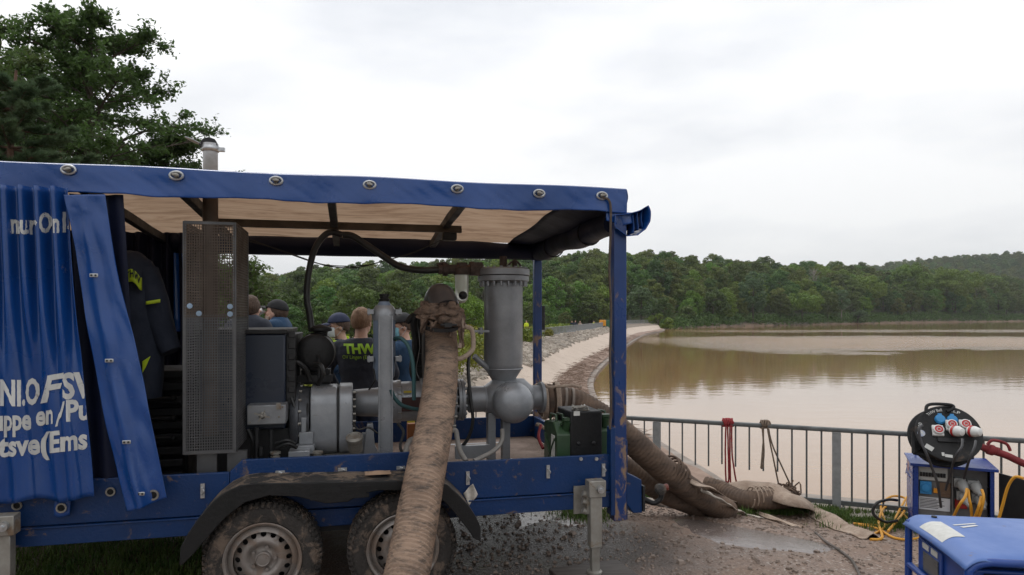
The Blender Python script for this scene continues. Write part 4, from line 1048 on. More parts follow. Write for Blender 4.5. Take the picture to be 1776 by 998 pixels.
# rolled up end curtain
def roll_ov(i, a): return 1 + .05*math.sin(3*a + i*.12) + .02*math.sin(5*a + i*.3)
pp = [Vector((.012 + .006*math.sin(k*.9), .06 + (W+.02)*k/20, 2.385 - .02*(k/20) + .012*math.sin(k*.7))) for k in range(21)]
b = MB(); b.tube(pp, [.088*(1 - .03*math.sin(k*.6)) for k in range(21)], 24, ov=roll_ov); b.build('rolled_end_curtain', M_['tarp_shaded'], tr)
b = MB()
for (k0, kk) in ((5, 1), (14, 1)):
    c = pp[k0]; b.tube([c + Vector((.092*math.cos(a), 0, .092*math.sin(a))) for a in [2*PI*i/20 for i in range(20)]], .006, 6, closed=True)
b.build('roll_strap', M_['rubber'], tr)
# open sleeve of tarpaulin at the near end of the roll
SQ = [(-.05, 2.33), (.03, 2.275), (.11, 2.285), (.165, 2.33), (.182, 2.38), (.18, 2.44), (.172, 2.475), (.12, 2.445), (.04, 2.43), (-.05, 2.42)]
def sleeve(a, c):
    i = a*10; k = int(i) % 10; f = i - int(i); p = SQ[k]; q = SQ[(k+1) % 10]; x_, z_ = p[0] + (q[0]-p[0])*f, p[1] + (q[1]-p[1])*f
    cx0, cz0 = .07, 2.365; m = .72 + .28*c
    return (cx0 + (x_-cx0)*m + .004*math.sin(a*17)*c, .06 - .15*c + .02*math.sin(a*9)*c, cz0 + (z_-cz0)*m + .004*math.sin(a*13)*c)
b = MB(); b.grid(sleeve, 80, 8); b.build('curtain_sleeve', M_['tarp'], tr, solid=.004)
b = MB()
for q_ in range(3):
    b.grid(lambda a, c: (.085 + q_*.03 + .004*math.sin(c*5 + q_), -.06 + .12*a, 2.30 + .022*q_ + c*(.125 - .004*q_)), 5, 10)
b.build('curtain_fold', M_['tarp'], tr, solid=.003)
# dark end drop between roof and roll
b = MB(); b.grid(lambda a, c: (-.30 + .34*c + .01*math.sin(a*14), -.0 + a*W, ztop(-.3, a*W)*(1-c) + 2.42*c - .012 + .01*math.sin(a*9)*c), 40, 8); b.build('end_drop', M_['tarp_shaded'], tr, solid=.003)
b = MB(); b.grid(lambda a, c: (-.1 + a*(.19) , -.035 - .015*math.sin(a*9)*c, 2.44 - c*(.09 - .05*abs(a-.6))), 14, 6); b.build('corner_gusset', M_['tarp'], tr, solid=.004)
# far side band of rolled curtain
def farband(a, c):
    u = X(140) + a*(.02 - X(140)); sag = .018*math.sin(u*3.1) + .01*math.sin(u*7)
    return (u, W - .06 - .07*math.sin(PI*c) - .012*math.sin(u*11), 2.455 + sag*(1-c) - c*(.17))
b = MB(); b.grid(farband, 120, 10); b.build('rolled_side_curtain', M_['tarp_shaded'], tr, solid=.004)
# far side curtain left of the engine, end wall
def pleat(u, amp, pitch, ph=0): return amp*math.sin(2*PI*u/pitch + ph + 1.4*noise.noise(Vector((u*2, ph, 0))))
uf = X(318, W-.1)
b = MB(); b.grid(lambda a, c: (UL + a*(uf - UL), W - .1 + pleat(UL + a*(uf-UL), .035, .11), 2.45 - c*1.75), 240, 6); b.build('side_curtain', M_['tarp_shaded'], tr, label='dark pleated curtain on the far side')
b = MB(); b.grid(lambda a, c: (uf - .07 + a*(.07 + .05*c), W - .13 - .03*math.sin(a*7), Z(312, 440, W-.1) - c*(Z(312, 440, W-.1) - Z(312, 575, W-.1))), 14, 6); b.build('curtain_edge', M_['tarp'], tr, solid=.004)
b = MB(); b.grid(lambda a, c: (UL + .03 + pleat(a*W, .03, .14), a*W, 2.5 - c*1.9), 100, 6); b.build('end_curtain', M_['tarp'], tr)

# near curtain gathered at the left
ZT, ZB = 2.452, Z(80, 866, -.06)
def edge_px(z):  # right edge of the curtain in the photograph, by height
    t = (ZT - z) / (ZT - ZB); return 121 + 47*t
def cur(a, c):
    z = ZT - c*(ZT-ZB) + .012*math.sin(a*40)*c
    ur = X(edge_px(z), -.06); k = .62 + .38*min(c*1.6, 1); u0 = UL - .05
    u = u0 + a*(ur - u0)
    m_ = min(max((c-.25)/.5, 0), 1); m_ = m_*m_*(3-2*m_)
    s = a*40*PI
    amp = (.034 - .008*m_)*(.55 + .9*abs(noise.noise(Vector((a*11, 3.3, 0)))) + .35)
    w_ = (1-m_)*math.sin(s + 1.5*noise.noise(Vector((a*7, c*1.2, 0))) + .9*c) + m_*math.sin(a*15*PI + 1.9 + 1.2*noise.noise(Vector((a*5, c*1.5, 2)))) 
    w_ = math.copysign(abs(w_)**.75, w_)
    v = -.06 - .035*m_*(a > .955 or (a-.925)/.03 if a > .925 else 0) - amp*(1 + w_) - .02*noise.noise(Vector((a*10, c*4, 2)))*c
    return (u, v, z)
b = MB(); b.grid(cur, 520, 60); curt = b.build('side_curtain', M_['tarp'], tr, solid=.003)
def cur_at(px, py):
    """depth of the curtain surface at a place of the photograph"""
    z = T(px, py, -.11).z; c = (ZT - z)/(ZT - ZB); ur = X(edge_px(z), -.06); u = T(px, py, -.11).x; a = (u - (UL-.05))/(ur - (UL-.05)); return cur(a, c)[1]
# loose flap hanging slantwise
FL = [(110, 338), (128, 420), (150, 560), (185, 740), (222, 886)]; FRr = [(183, 338), (204, 470), (236, 600), (264, 740), (289, 864)]
fl_ = bez([T(x, y, -.13) for x, y in FL], 8); fr_ = bez([T(x, y, -.13) for x, y in FRr], 8)
def flap(a, c):
    i = c*(len(fl_)-1); j = min(int(i), len(fl_)-2); p = fl_[j].lerp(fl_[j+1], i-j); q = fr_[j].lerp(fr_[j+1], i-j); r = p.lerp(q, a)
    r.y += .02*math.sin(a*PI*1.7 + c*3)*(.3+c) - .022*c - .03*math.exp(-((a-.42)/.12)**2)*(.25 + .75*c) + .014*noise.noise(Vector((a*4, c*9, 5)))
    if c < .1: r.y += .03*math.sin(a*9)*(c)
    return r
b = MB(); b.grid(flap, 36, 90); b.build('loose_flap', M_['tarp'], tr, solid=.003)
FS = []
for i in range(25):
    for j in range(81):
        p = flap(i/24, j/80); w0 = TM @ p; FS.append((888 + F*w0.x/w0.y, HZ + (EYE - w0.z)/w0.y*F, p))
def on_flap(px, py): return min(FS, key=lambda q: (q[0]-px)**2 + (q[1]-py)**2)[2].copy()
for (px, py) in ((165, 476), (191, 623), (222, 765), (243, 857)):
    p = on_flap(px, py); b = MB(); b.cbox((p.x, p.y - .008, p.z), (.042, .006, .020)); e = b.build('eyelet_plate', M_['steel_clean'], tr, bevel=.003)
    b = MB()
    for s in (-.010, .010): b.cyl((p.x + s, p.y - .0145, p.z), (p.x + s, p.y - .010, p.z), .0055, n=8)
    b.build('hole', M_['dark'], e)
def grommet(p, r=.030, parent=None):
    b = MB(); b.lathe([(r*.62, 0), (r*.68, .006), (r*.95, .006), (r, 0)], (p.x, p.y - .004, p.z), (0, -1, 0), 24, caps=False); g_ = b.build('grommet', M_['steel'], tr)
    b = MB(); b.lathe([(r*.62, 0), (0, 0)], (p.x, p.y - .006, p.z), (0, -1, 0), 20); b.build('hole', M_['dark'], g_, smooth=0)
grommet(on_flap(265, 858))
# tattered strip and rings hanging below the curtain
b = MB(); b.grid(lambda a, c: T(95 + a*28 - 2*c, 862 + c*33 + 3*math.sin(a*4), -.035), 8, 6); b.build('hanging_tag', M_['tarp'], tr, solid=.003)
grommet(T(107, 881, -.04), .028)
for q in ((192, 853), (30, 877)): grommet(T(q[0], q[1], -.006), .026)
# dark fold between curtain and flap
b = MB(); b.grid(lambda a, c: (X(120 + a*95 + c*30, .02), .02 + .02*math.sin(a*12), 2.44 - c*1.62), 20, 8); b.build('inner_curtain', M_['tarp_shaded'], tr, label='dark fold of curtain hanging behind the loose flap')

# lettering on the curtain
def text_mesh(s, size, shear=0, bold=.0):
    cu = bpy.data.curves.new('text', 'FONT'); cu.body = s; cu.size = size; cu.shear = shear; cu.offset = bold; cu.resolution_u = 3
    ob = bpy.data.objects.new('text', cu); col.objects.link(ob); dg = bpy.context.evaluated_depsgraph_get()
    me = bpy.data.meshes.new_from_object(ob.evaluated_get(dg)); bpy.data.objects.remove(ob); bpy.data.curves.remove(cu)
    bm = bmesh.new(); bm.from_mesh(me)
    bmesh.ops.triangulate(bm, faces=bm.faces)
    for _ in range(3):
        lim = size * .10
        es = [e for e in bm.edges if e.calc_length() > lim]
        if not es: break
        bmesh.ops.subdivide_edges(bm, edges=es, cuts=1); bmesh.ops.triangulate(bm, faces=bm.faces)
    vs = [v.co.copy() for v in bm.verts]; fs = [tuple(v.index for v in f.verts) for f in bm.faces]; bm.free(); bpy.data.meshes.remove(me)
    return vs, fs
CC = {}
def cur_row(c):
    k = round(c*150)
    if k not in CC:
        row = []
        for i in range(900):
            p = Vector(cur(.15 + .85*i/899, k/150)); w0 = TM @ p; row.append((888 + F*w0.x/w0.y, w0.y, p))
        CC[k] = row
    return CC[k]
def on_cur(px, py):
    z = T(px, py, -.13).z; row = cur_row(min(max((ZT-z)/(ZT-ZB), 0), 1))
    near_ = [q for q in row if abs(q[0]-px) < 1.2] or [min(row, key=lambda q: abs(q[0]-px))]
    p = min(near_, key=lambda q: q[1])[2]; w0 = TM @ p; z = EYE - (py-HZ)/F*w0.y
    return (p.x, p.y - .006, z)
def curtain_text(s, px0, py0, px1, py1, hpx, shear=0, bold=.006, squash=None):
    """baseline from (px0,py0) to (px1,py1), capital height hpx, in the photograph's pixels"""
    vs, fs = text_mesh(s, 1.0, shear, .035); wd = max(v.x for v in vs) - min(v.x for v in vs); x0 = min(v.x for v in vs)
    b = MB(); o_ = []
    for v in vs:
        f = (v.x - x0)/wd; o_.append(on_cur(px0 + f*(px1-px0), py0 + f*(py1-py0) - v.y/.72*hpx))
    b.add(o_, fs); b.build('lettering', M_['white_print'], curt, fixn=False, smooth=60)
curtain_text('nur', 20, 404, 66, 406, 34)
curtain_text('On', 69, 403, 104, 403, 34)
curtain_text('l', 110, 402, 116, 402, 34)
curtain_text('a', 118, 398, 126, 396, 26)
curtain_text('NI', 0, 702, 38, 703, 44)
curtain_text('.O', 40, 702, 69, 699, 44)
curtain_text('F', 70, 698, 112, 690, 44, .25)
curtain_text('SV', 108, 691, 164, 688, 44)
curtain_text('uppe', -10, 746, 56, 744, 36)
curtain_text('en', 64, 738, 93, 733, 34)
curtain_text('/', 97, 738, 113, 734, 38, .25)
curtain_text('Pu', 116, 730, 158, 726, 36)
curtain_text('tsve', -2, 792, 71, 786, 36)
curtain_text('(Ems', 72, 786, 153, 777, 36)

# fender
FV = -.27
outer = [(311, 980), (313, 950), (326, 925), (345, 898), (368, 872), (391, 854), (414, 843), (440, 839), (516, 838), (620, 836), (700, 834), (755, 834), (776, 841), (795, 858), (812, 876), (826, 897), (834, 915), (834, 940)]
inner = [(822, 934), (812, 920), (799, 903), (786, 887), (771, 871), (755, 861), (735, 855), (702, 851), (660, 851), (637, 855), (612, 866), (603, 871), (565, 874), (548, 870), (516, 862), (467, 860), (425, 872), (391, 898), (357, 936), (338, 959), (316, 981)]
po = [T(x, y, FV) for x, y in outer]; pi_ = [T(x, y, FV) for x, y in inner]
b = MB(); b.prism([(p.x, p.z) for p in po + pi_], FV, FV + .014); b.build('fender', M_['rubber'], tr, bevel=.004, label='black plastic double mudguard')
b = MB(); top = [(p.x, p.z) for p in po]; low = [(p.x, p.z - .012) for p in reversed(po)]
b.prism(top + low, FV + .014, -.005); b.build('fender_top', M_['fender_top'], tr, smooth=50)
b = MB()
for k, (x0, x1, y0, y1) in enumerate(((538, 640, 848, 849.5), (538, 640, 861, 862.5))):
    a_, c_ = T(x0, y0, FV), T(x1, y1, FV); b.box((a_.x, FV - .003, c_.z), (c_.x, FV, a_.z))
p = T(583, 853, FV); b.lathe([(.03, 0), (.03, .004), (.02, .005), (0, .005)], (p.x, FV, p.z), (0, -1, 0), 20); b.build('fender_relief', M_['rubber'], tr)
# cap of dried mud on the fender
b = MB(); c0 = T(655, 828, -.12)
b.grid(lambda a, c: (c0.x + (a-.5)*.15 + .012*noise.noise(Vector((c*9, a*3, 0))), -.19 + c*.10, po[8].z + .004 + .012*math.sin(PI*a)*math.sin(PI*c)), 10, 8); b.build('mud_cake', mat('ochre_mud', (.36, .24, .16), (.26, .17, .11), rough=.9, scale=20), tr)

# wheels
def wheel(px, near=True):
    c = T(px, 969, -.2); r = .316
    c = Vector((X(px, -.2), -.115, .386)) if near else Vector((X(px, -.2), W + .11, .386))
    sg = -1 if near else 1
    wt = MB()
    prof = []
    hw = .094
    pts_ = [(.205, -hw+.012), (.215, -hw), (.25, -hw-.006), (.285, -hw+.002), (.303, -hw+.014), (.3125, -hw+.03), (.316, -hw+.055), (.316, hw-.055), (.3125, hw-.03), (.303, hw-.014), (.285, hw), (.25, hw+.004), (.215, hw), (.205, hw-.012)]
    wt.lathe(pts_, c, (0, 1, 0) if near else (0, -1, 0), 72, caps=False)
    tyre = wt.build('wheel', M_['tyre'], tr, smooth=30)
    wb_ = MB()
    for k in range(60):
        a = 2*PI*k/60
        for row, w_ in ((-.062, .024), (-.022, .03), (.022, .03), (.062, .024)):
            a2 = a + (.05 if row in (-.022, .062) else 0); M2 = Matrix.Translation(c) @ Matrix.Rotation(a2, 4, 'Y') @ Matrix.Translation((0, row, .3165)) @ Matrix.Rotation(.25 if row < 0 else -.25, 4, 'Z')
            wb_.box((-.011, -w_/2, -.003), (.011, w_/2, .0045), M2)
        M2 = Matrix.Translation(c) @ Matrix.Rotation(a, 4, 'Y') @ Matrix.Translation((0, sg*.088, .304)) @ Matrix.Rotation(sg*-.85, 4, 'X'); wb_.box((-.008, -.016, -.003), (.008, .016, .003), M2)
    wb_.build('tread_blocks', M_['tyre'], tyre, smooth=0, fixn=False)
    # rim: flange, well, perforated disc
    rb = MB(); f = sg*.098
    rb.lathe([(.207, 0), (.212, .008), (.206, .012), (.196, .006), (.190, -.010), (.186, -.05), (.17, -.062)], (c.x, c.y + sg*.092, c.z), (0, sg, 0), 64, caps=False)
    rim = rb.build('rim', M_['rim'], tyre, smooth=35)
    # disc with round holes
    db_ = MB(); nh = 16; y0 = c.y + sg*.050; y1 = c.y + sg*.072
    def ringpt(rr, a, y): return Vector((c.x + rr*math.sin(a), y, c.z + rr*math.cos(a)))
    ns_ = 10; hole_r = .0165; rm = .138
    vs = []; fs = []
    for k in range(nh):
        a0 = 2*PI*k/nh; da = 2*PI/nh; ctr = (rm*math.sin(a0), rm*math.cos(a0))
        # outer boundary of the cell sampled, matched with the circle
        cell = []
        corners = [(.158, -.5), (.158, 0), (.158, .5), (rm, .5), (.116, .5), (.116, 0), (.116, -.5), (rm, -.5)]
        for rr, fa in corners: cell.append((rr, a0 + fa*da))
        cv = []
        for rr, aa in cell:
            y = y0 + (y1-y0)*((.158-rr)/.042); p = ringpt(rr, aa, y); cv.append(p)
        circ = []; circ2 = []
        for p in cv:
            dx, dz = p.x - c.x - ctr[0], p.z - c.z - ctr[1]; L = math.hypot(dx, dz)
            rr = math.hypot(ctr[0] + dx/L*hole_r, ctr[1] + dz/L*hole_r); y = y0 + (y1-y0)*((.158-rr)/.042)
            circ.append(Vector((c.x + ctr[0] + dx/L*hole_r, y, c.z + ctr[1] + dz/L*hole_r))); circ2.append(circ[-1] - Vector((0, sg*.012, 0)))
        i0 = len(vs); vs += cv + circ + circ2
        for q in range(8):
            q2 = (q+1) % 8; fs.append((i0+q, i0+q2, i0+8+q2, i0+8+q)); fs.append((i0+8+q, i0+8+q2, i0+16+q2, i0+16+q))
    db_.add(vs, fs)
    db_.lathe([(.187, -.07), (.172, -.058), (.158, -.048)], (c.x, c.y + sg*.140, c.z), (0, sg, 0), 64, caps=False)
    db_.lathe([(.116, .0), (.104, .006), (.09, .004), (.075, -.012), (.066, -.018), (.05, -.018), (.042, -.014)], (c.x, y1, c.z), (0, sg, 0), 48, caps=False)
    db_.build('wheel_disc', M_['rim'], rim, smooth=40)
    hb = MB(); hb.lathe([(.042, -.02), (.042, .012), (.036, .018), (.032, .014), (0, .016)], (c.x, y1, c.z), (0, sg, 0), 32)
    for k in range(5):
        a = 2*PI*k/5 + .3; p = ringpt(.064, a, y1 - sg*.018); hb.cyl(p, p + Vector((0, sg*.022, 0)), .012, .010, n=6)
    hb.build('hub', M_['rim'], rim)
    bb = MB(); bb.lathe([(.16, 0), (0, 0)], (c.x, c.y + sg*.02, c.z), (0, sg, 0), 24); bb.build('brake_drum', M_['dark'], rim)
for px in (456, 699): wheel(px)
for px in (456, 699): wheel(px, False)
b = MB()
for px in (456, 699): b.cyl((X(px, -.2), .02, .386), (X(px, -.2), W-.02, .386), .035, n=12)
b.box((X(456, -.2)-.1, .2, .42), (X(699, -.2)+.1, .3, .50)); b.box((X(456, -.2)-.1, W-.3, .42), (X(699, -.2)+.1, W-.2, .50)); b.box((X(360, -.2), .03, .45), (X(790, -.2), .05, .62)); b.build('axle', M_['dark'], tr)
# corner jacks
def jack(u, v, name='jack_leg'):
    z1 = Z(1030, 832, v); b = MB(); b.box((u-.052, v-.048, z1-.105), (u+.062, v+.035, z1)); b.build(name, M_['steel'], tr, bevel=.005); j = FRM; o = list(col.objects)[-1]
    b = MB(); b.box((u-.038, v-.035, Z(1030, 948, v)), (u+.040, v+.03, z1-.105)); b.build('outer_tube', M_['steel'], o, bevel=.004)
    b = MB(); b.box((u-.026, v-.026, gfoot), (u+.028, v+.022, Z(1030, 948, v)+.05)); b.build('inner_tube', M_['steel'], o, bevel=.003)
    b = MB(); b.lathe([(.05, 0), (.05, .012), (.03, .02), (0, .02)], (u, v, gfoot-.004), (0,0,1), 20); b.build('foot', M_['steel'], o)
    b = MB(); b.cyl((u+.02, v-.075, z1-.05), (u+.02, v-.048, z1-.05), .024, n=16); b.cyl((u+.02, v-.09, z1-.05), (u+.02, v-.07, z1-.05), .010, n=6); b.build('crank_boss', M_['steel_clean'], o)
    b = MB(); b.box((u-.11, -.022, z1-.24), (u-.03, -.012, z1-.06))
    for dz in (.09, .14, .20): b.cyl((u-.075, v+.02, z1-dz), (u-.045, v+.02, z1-dz-.01), .02, n=10)
    b.box((u-.05, v+.0, z1-.22), (u-.038, -.012, z1-.1)); b.build('mounting_bracket', M_['steel'], o)
jp = TM @ Vector((X(1031, -.11), -.11, 0)); gfoot = gsurf(jp.x, jp.y) + .035
jack(X(1031, -.11), -.11)
jack(X(8, -.11) , -.11)
b = MB(); M2 = Matrix.Translation((jp.x, jp.y, gfoot - .022)) @ Matrix.Rotation(.35, 4, 'Z') @ Matrix.Rotation(R(1.5), 4, 'X')
b.box((-.25, -.16, -.018), (.25, .16, .018), M2); b.build('board', mat('wet_plank', (.075, .06, .05), (.035, .028, .024), rough=.45, scale=4, stretch=(1, 9, 1), mud=.3, mscale=8), origin=(jp.x, jp.y, gfoot-.04), bevel=.004, label='dark wet wooden board under the foot of the right trailer jack', cat='board')
# bracket, lamp and crank at the right end
b = MB(); b.prism([(.04, .72), (.16, .66), (.165, .44), (.10, .44), (.04, .52)], -.02, .10); b.build('end_bracket', M_['blue'], tr, bevel=.006)
b = MB(); b.tube(bez([(.14, .0, .56), (.20, -.01, .52), (.25, -.02, .50), (.29, -.03, .53), (.30, -.03, .58)], 5), .017, 10); b.build('lamp_arm', M_['rubber'], tr)
p = Vector((.285, -.04, .595)); b = MB(); b.lathe([(.034, -.03), (.038, 0), (.036, .02), (.024, .03), (0, .032)], p, (-.2, -1, .1), 24); l = b.build('marker_lamp', M_['fender_top'], tr)
b = MB(); b.lathe([(.02, 0), (.025, .022), (.02, .03), (0, .032)], p + Vector((.024, .0, .01)), (1, -.15, .1), 20); b.build('lens', mat('red_lens', (.16, .03, .02), rough=.4, mud=.4, mscale=20), l)
b = MB(); b.box((.165, -.03, .45), (.18, .03, .62)); b.build('end_plate', M_['dark'], tr)
# cord hanging along the post
b = MB(); b.tube(bez([T(1046, 343, -.06), T(1058, 352, -.07), T(1059, 400, -.06), T(1057, 470, -.05), T(1060, 540, -.05), T(1058, 620, -.05), T(1060, 690, -.04), T(1058, 745, -.04)], 6), .008, 8); b.build('canopy_cord', mat('brown_cord', (.10, .075, .06), (.06, .045, .035), rough=.9, scale=30), tr)
# paper sticker on the board
q = [T(803, 856, -.006), T(820, 839, -.03), T(829, 858, -.022), T(814, 877, -.02)]
b = MB(); b.grid(lambda a, c: q[0].lerp(q[1], a).lerp(q[3].lerp(q[2], a), c) + Vector((0, -.008*math.sin(a*7 + c*3), 0)), 8, 8); b.build('torn_label', mat('torn_paper', (.62, .58, .52), (.42, .38, .33), rough=.9, scale=30), tr, solid=.001)
# ============================================================ ENGINE AND PUMP ON THE DECK
M_['grey'] = mat('grey_machine_paint', (.27, .28, .295), (.19, .195, .205), rough=.38, metal=.35, scale=6, mud=.22, mscale=8, bump=.08, bscale=70, rvar=.12)
M_['greylt'] = mat('light_machine_paint', (.33, .34, .36), (.23, .24, .255), rough=.35, metal=.3, scale=6, mud=.24, mscale=8, bump=.08)
M_['navy'] = mat('navy_cover', (.018, .026, .045), (.012, .018, .032), rough=.35, scale=2, mud=.1)
M_['meshrust'] = mat('rusty_mesh', (.115, .09, .072), (.07, .052, .042), rough=.6, metal=.5, scale=5, rust=.3)
M_['meshgrey'] = mat('grey_mesh', (.115, .115, .118), (.08, .08, .083), rough=.5, metal=.5, scale=5)
M_['pipe_steel'] = mat('weathered_steel_pipe', (.42, .42, .43), (.27, .26, .25), rough=.4, metal=.7, scale=7)
M_['mudhose'] = None
def hose_mat(name, c1, c2, dirt, amt=.5, scale=9):
    m, t, b = new_mat(name)
    tc_ = N(t, 'ShaderNodeTexCoord'); mp_ = N(t, 'ShaderNodeMapping', i_Scale=(1, 1, 3.2)); t.links.new(tc_.outputs['Object'], mp_.inputs[0]); co = mp_.outputs[0]
    n1 = N(t, 'ShaderNodeTexNoise', i_Scale=scale, i_Detail=10, i_Roughness=.8, i_Distortion=.3); t.links.new(co, n1.inputs[0])
    n2 = N(t, 'ShaderNodeTexNoise', i_Scale=3, i_Detail=6); t.links.new(co, n2.inputs[0])
    c = mixc(t, ramp(t, n2.outputs[0], [(.35, 0), (.65, 1)]), c1, c2)
    lo = .72 - .35*amt
    c = mixc(t, ramp(t, n1.outputs[0], [(lo - .03, 0), (lo + .13, .85)]), c, dirt)
    t.links.new(c, b.inputs['Base Color']); b.inputs['Roughness'].default_value = .8; b.inputs['Specular IOR Level'].default_value = .3
    bp = N(t, 'ShaderNodeBump', i_Strength=.7, i_Distance=.006); t.links.new(n1.outputs[0], bp.inputs['Height']); t.links.new(bp.outputs[0], b.inputs['Normal'])
    return m
M_['mudhose'] = hose_mat('mud_caked_hose', (.34, .24, .175), (.24, .165, .12), (.060, .052, .047), .64, 9)
M_['mudhose2'] = hose_mat('brown_hose', (.15, .10, .07), (.075, .052, .040), (.035, .027, .022), .5, 5)
M_['canvas'] = mat('muddy_canvas', (.44, .35, .275), (.25, .18, .135), rough=.85, scale=6, detail=9, bump=.7, bscale=25)
M_['blackhose'] = mat('black_hose', (.018, .018, .018), (.010, .010, .010), rough=.45, scale=9)

# ---- perforated exhaust guard
def perf(b, p0, ux, uz, nx_, nz_, w_, t_):
    """grid of square holes: bars crossing, from corner p0 along ux and uz"""
    n_ = ux.cross(uz).normalized()*t_
    def quad(a, du, dv):
        vs = [a, a+du, a+du+dv, a+dv]; b.add(vs + [v + n_ for v in vs], [(0,1,2,3), (7,6,5,4), (0,4,5,1), (1,5,6,2), (2,6,7,3), (3,7,4,0)])
    eu, ez = ux.normalized()*w_, uz.normalized()*w_
    for i in range(nx_+1): quad(p0 + ux*(i/nx_) - eu/2, eu, uz)
    for j in range(nz_+1): quad(p0 + uz*(j/nz_) - ez/2 + n_*.02, ux, ez)
gu0, gu1, gv0, gv1 = X(320, .12), X(407, .12), .12, .62
gzb, gzm, gzt = Z(360, 787, .12), Z(360, 547, .12), Z(360, 385, .12)
eg = thing('exhaust_guard', 'tall perforated steel box around the exhaust pipe, rusty above and grey below', 'guard', ((gu0+gu1)/2, .37, gzb), TM)
for nm, m_, z0, z1, off in (('lower_mesh', M_['meshgrey'], gzb, gzm, 0), ('upper_mesh', M_['meshrust'], gzm - .01, gzt, .004)):
    b = MB(); H_ = z1 - z0; nh = round(H_/.0165)
    perf(b, Vector((gu0, gv0 - off, z0)), Vector((gu1-gu0, 0, 0)), Vector((0, 0, H_)), 20, nh, .0048, .002)
    perf(b, Vector((gu1 + off, gv0, z0)), Vector((0, gv1-gv0, 0)), Vector((0, 0, H_)), 30, nh, .0048, .002)
    perf(b, Vector((gu0 - off, gv0, z0)), Vector((0, gv1-gv0, 0)), Vector((0, 0, H_)), 30, nh, .0048, .002)
    b.build(nm, m_, eg, smooth=0, fixn=False)
b = MB()
for (u, v) in ((gu0, gv0), (gu1, gv0), (gu1, gv1), (gu0, gv1)): b.box((u-.009, v-.006, gzb), (u+.009, v+.008, gzt))
b.box((gu0, gv0-.008, gzt-.015), (gu1, gv0+.006, gzt)); b.box((gu0, gv0-.008, gzb), (gu1, gv0, gzb+.02)); b.build('frame', M_['meshgrey'], eg)
for q in ((329, 531), (345, 544), (399, 532), (399, 545)):
    p = T(q[0], q[1], .11); b = MB(); b.lathe([(.016, 0), (.016, .003), (.009, .003), (.009, .009), (0, .009)], (p.x, .112, p.z), (0, -1, 0), 16); b.build('washer_bolt', mat('blue_zinc', (.32, .42, .55), rough=.3, metal=.6) if q[0] == 329 else bpy.data.materials['blue_zinc'], eg)
b = MB()
for u in (gu0 + .06, gu0 + .23): b.box((u, .16, .62), (u+.11, .2, gzb))
b.build('foot_plate', M_['meshgrey'], eg)
# exhaust pipe and flap, through the roof
ep = thing('exhaust_pipe', 'upright steel exhaust stack with open rain flap poking through the canopy roof', 'exhaust', (X(366, .4), .4, 1.0), TM)
ue = X(365, .4); b = MB(); b.lathe([(.046, 0), (.046, 1.85-.2)], (ue, .4, 1.0), (0,0,1), 28); b.build('lower_pipe', M_['meshrust'], ep)
zt_ = Z(365, 262, .4)
b = MB(); b.lathe([(.043, 0), (.043, zt_ - 2.3), (.046, zt_ - 2.298), (.046, zt_ - 2.255)], (ue, .4, 2.3), (0,0,1), 28, caps=False); b.build('stack', M_['pipe_steel'], ep, solid=.003)
b = MB(); b.lathe([(.05, 0), (.05, .035)], (ue, .4, zt_ - .005), (0,0,1), 28, caps=False)
b.box((ue + .045, .385, zt_), (ue + .085, .415, zt_ + .022)); b.cyl((ue+.075, .38, zt_+.011), (ue+.075, .42, zt_+.011), .008, n=8); b.build('clamp_collar', M_['steel_clean'], ep, solid=.002)
b = MB(); Mf = Matrix.Translation((ue - .05, .4, zt_ + .035)) @ Matrix.Rotation(R(22), 4, 'Y'); vs = [Mf @ Vector((-.052 + .056*math.cos(a), .056*math.sin(a), 0)) for a in [2*PI*i/24 for i in range(24)]]
b.add(vs + [v + Vector((0, 0, .004)) for v in vs], [tuple(range(24)), tuple(range(47, 23, -1))] + [(i, (i+1) % 24, 24+(i+1) % 24, 24+i) for i in range(24)])
b.build('rain_flap', M_['steel_clean'], ep)
b = MB(); b.prism([(-.06, .01), (-.035, .05), (.0, .062), (.035, .05), (.05, .02), (.05, .0), (-.05, .0)], .375, .425)
b.v = [(x + ue - .005, y, z + zt_ + .02) for x, y, z in b.v]; b.build('flap_hinge', M_['dark'], ep)

# ---- diesel engine
en = thing('diesel_engine', 'dark blue and black diesel engine with round air filter on the trailer deck', 'engine', (X(480, .9), .9, .63), TM)
cu0, cu1 = X(335, .55), X(495, .55); cz0, cz1 = Z(470, 745, .55), Z(470, 572, .55)
b = MB(); b.box((cu0, .55, cz0), (cu1, 1.45, cz1 - .03)); b.build('cover_panel', M_['navy'], en, bevel=.012)
b = MB(); b.box((cu0 - .01, .535, cz1 - .03), (cu1 + .012, 1.46, cz1)); b.build('top_lid', M_['dark'], en, bevel=.006)
b = MB(); b.box((cu1, .60, cz0 + .12), (X(513, .62), 1.35, cz1 - .035)); b.box((cu0 + .03, .6, .60), (X(505, .62), 1.4, cz0 - .003)); 
for k in range(7): b.box((X(500, .6), .592, cz0 + .16 + k*.075), (X(512, .6), .60, cz0 + .20 + k*.075))
b.build('crankcase', M_['dark'], en, bevel=.008)
b = MB()
for k in range(9):
    z = .66 + k*.085; b.box((X(228, .7), .70 + .02*(k % 2), z), (X(316, .7), .80, z+.05))
b.box((X(222, .8), .82, .61), (X(325, .8), 1.4, 1.38))
for k in range(3): b.cyl((X(250, .6), .66, .95 + k*.13), (X(300, .6), .66, .95 + k*.13), .013, n=10); b.sphere((X(297, .6), .66, .95 + k*.13), .02, 10, 6)
b.build('radiator', M_['dark'], en, bevel=.006)
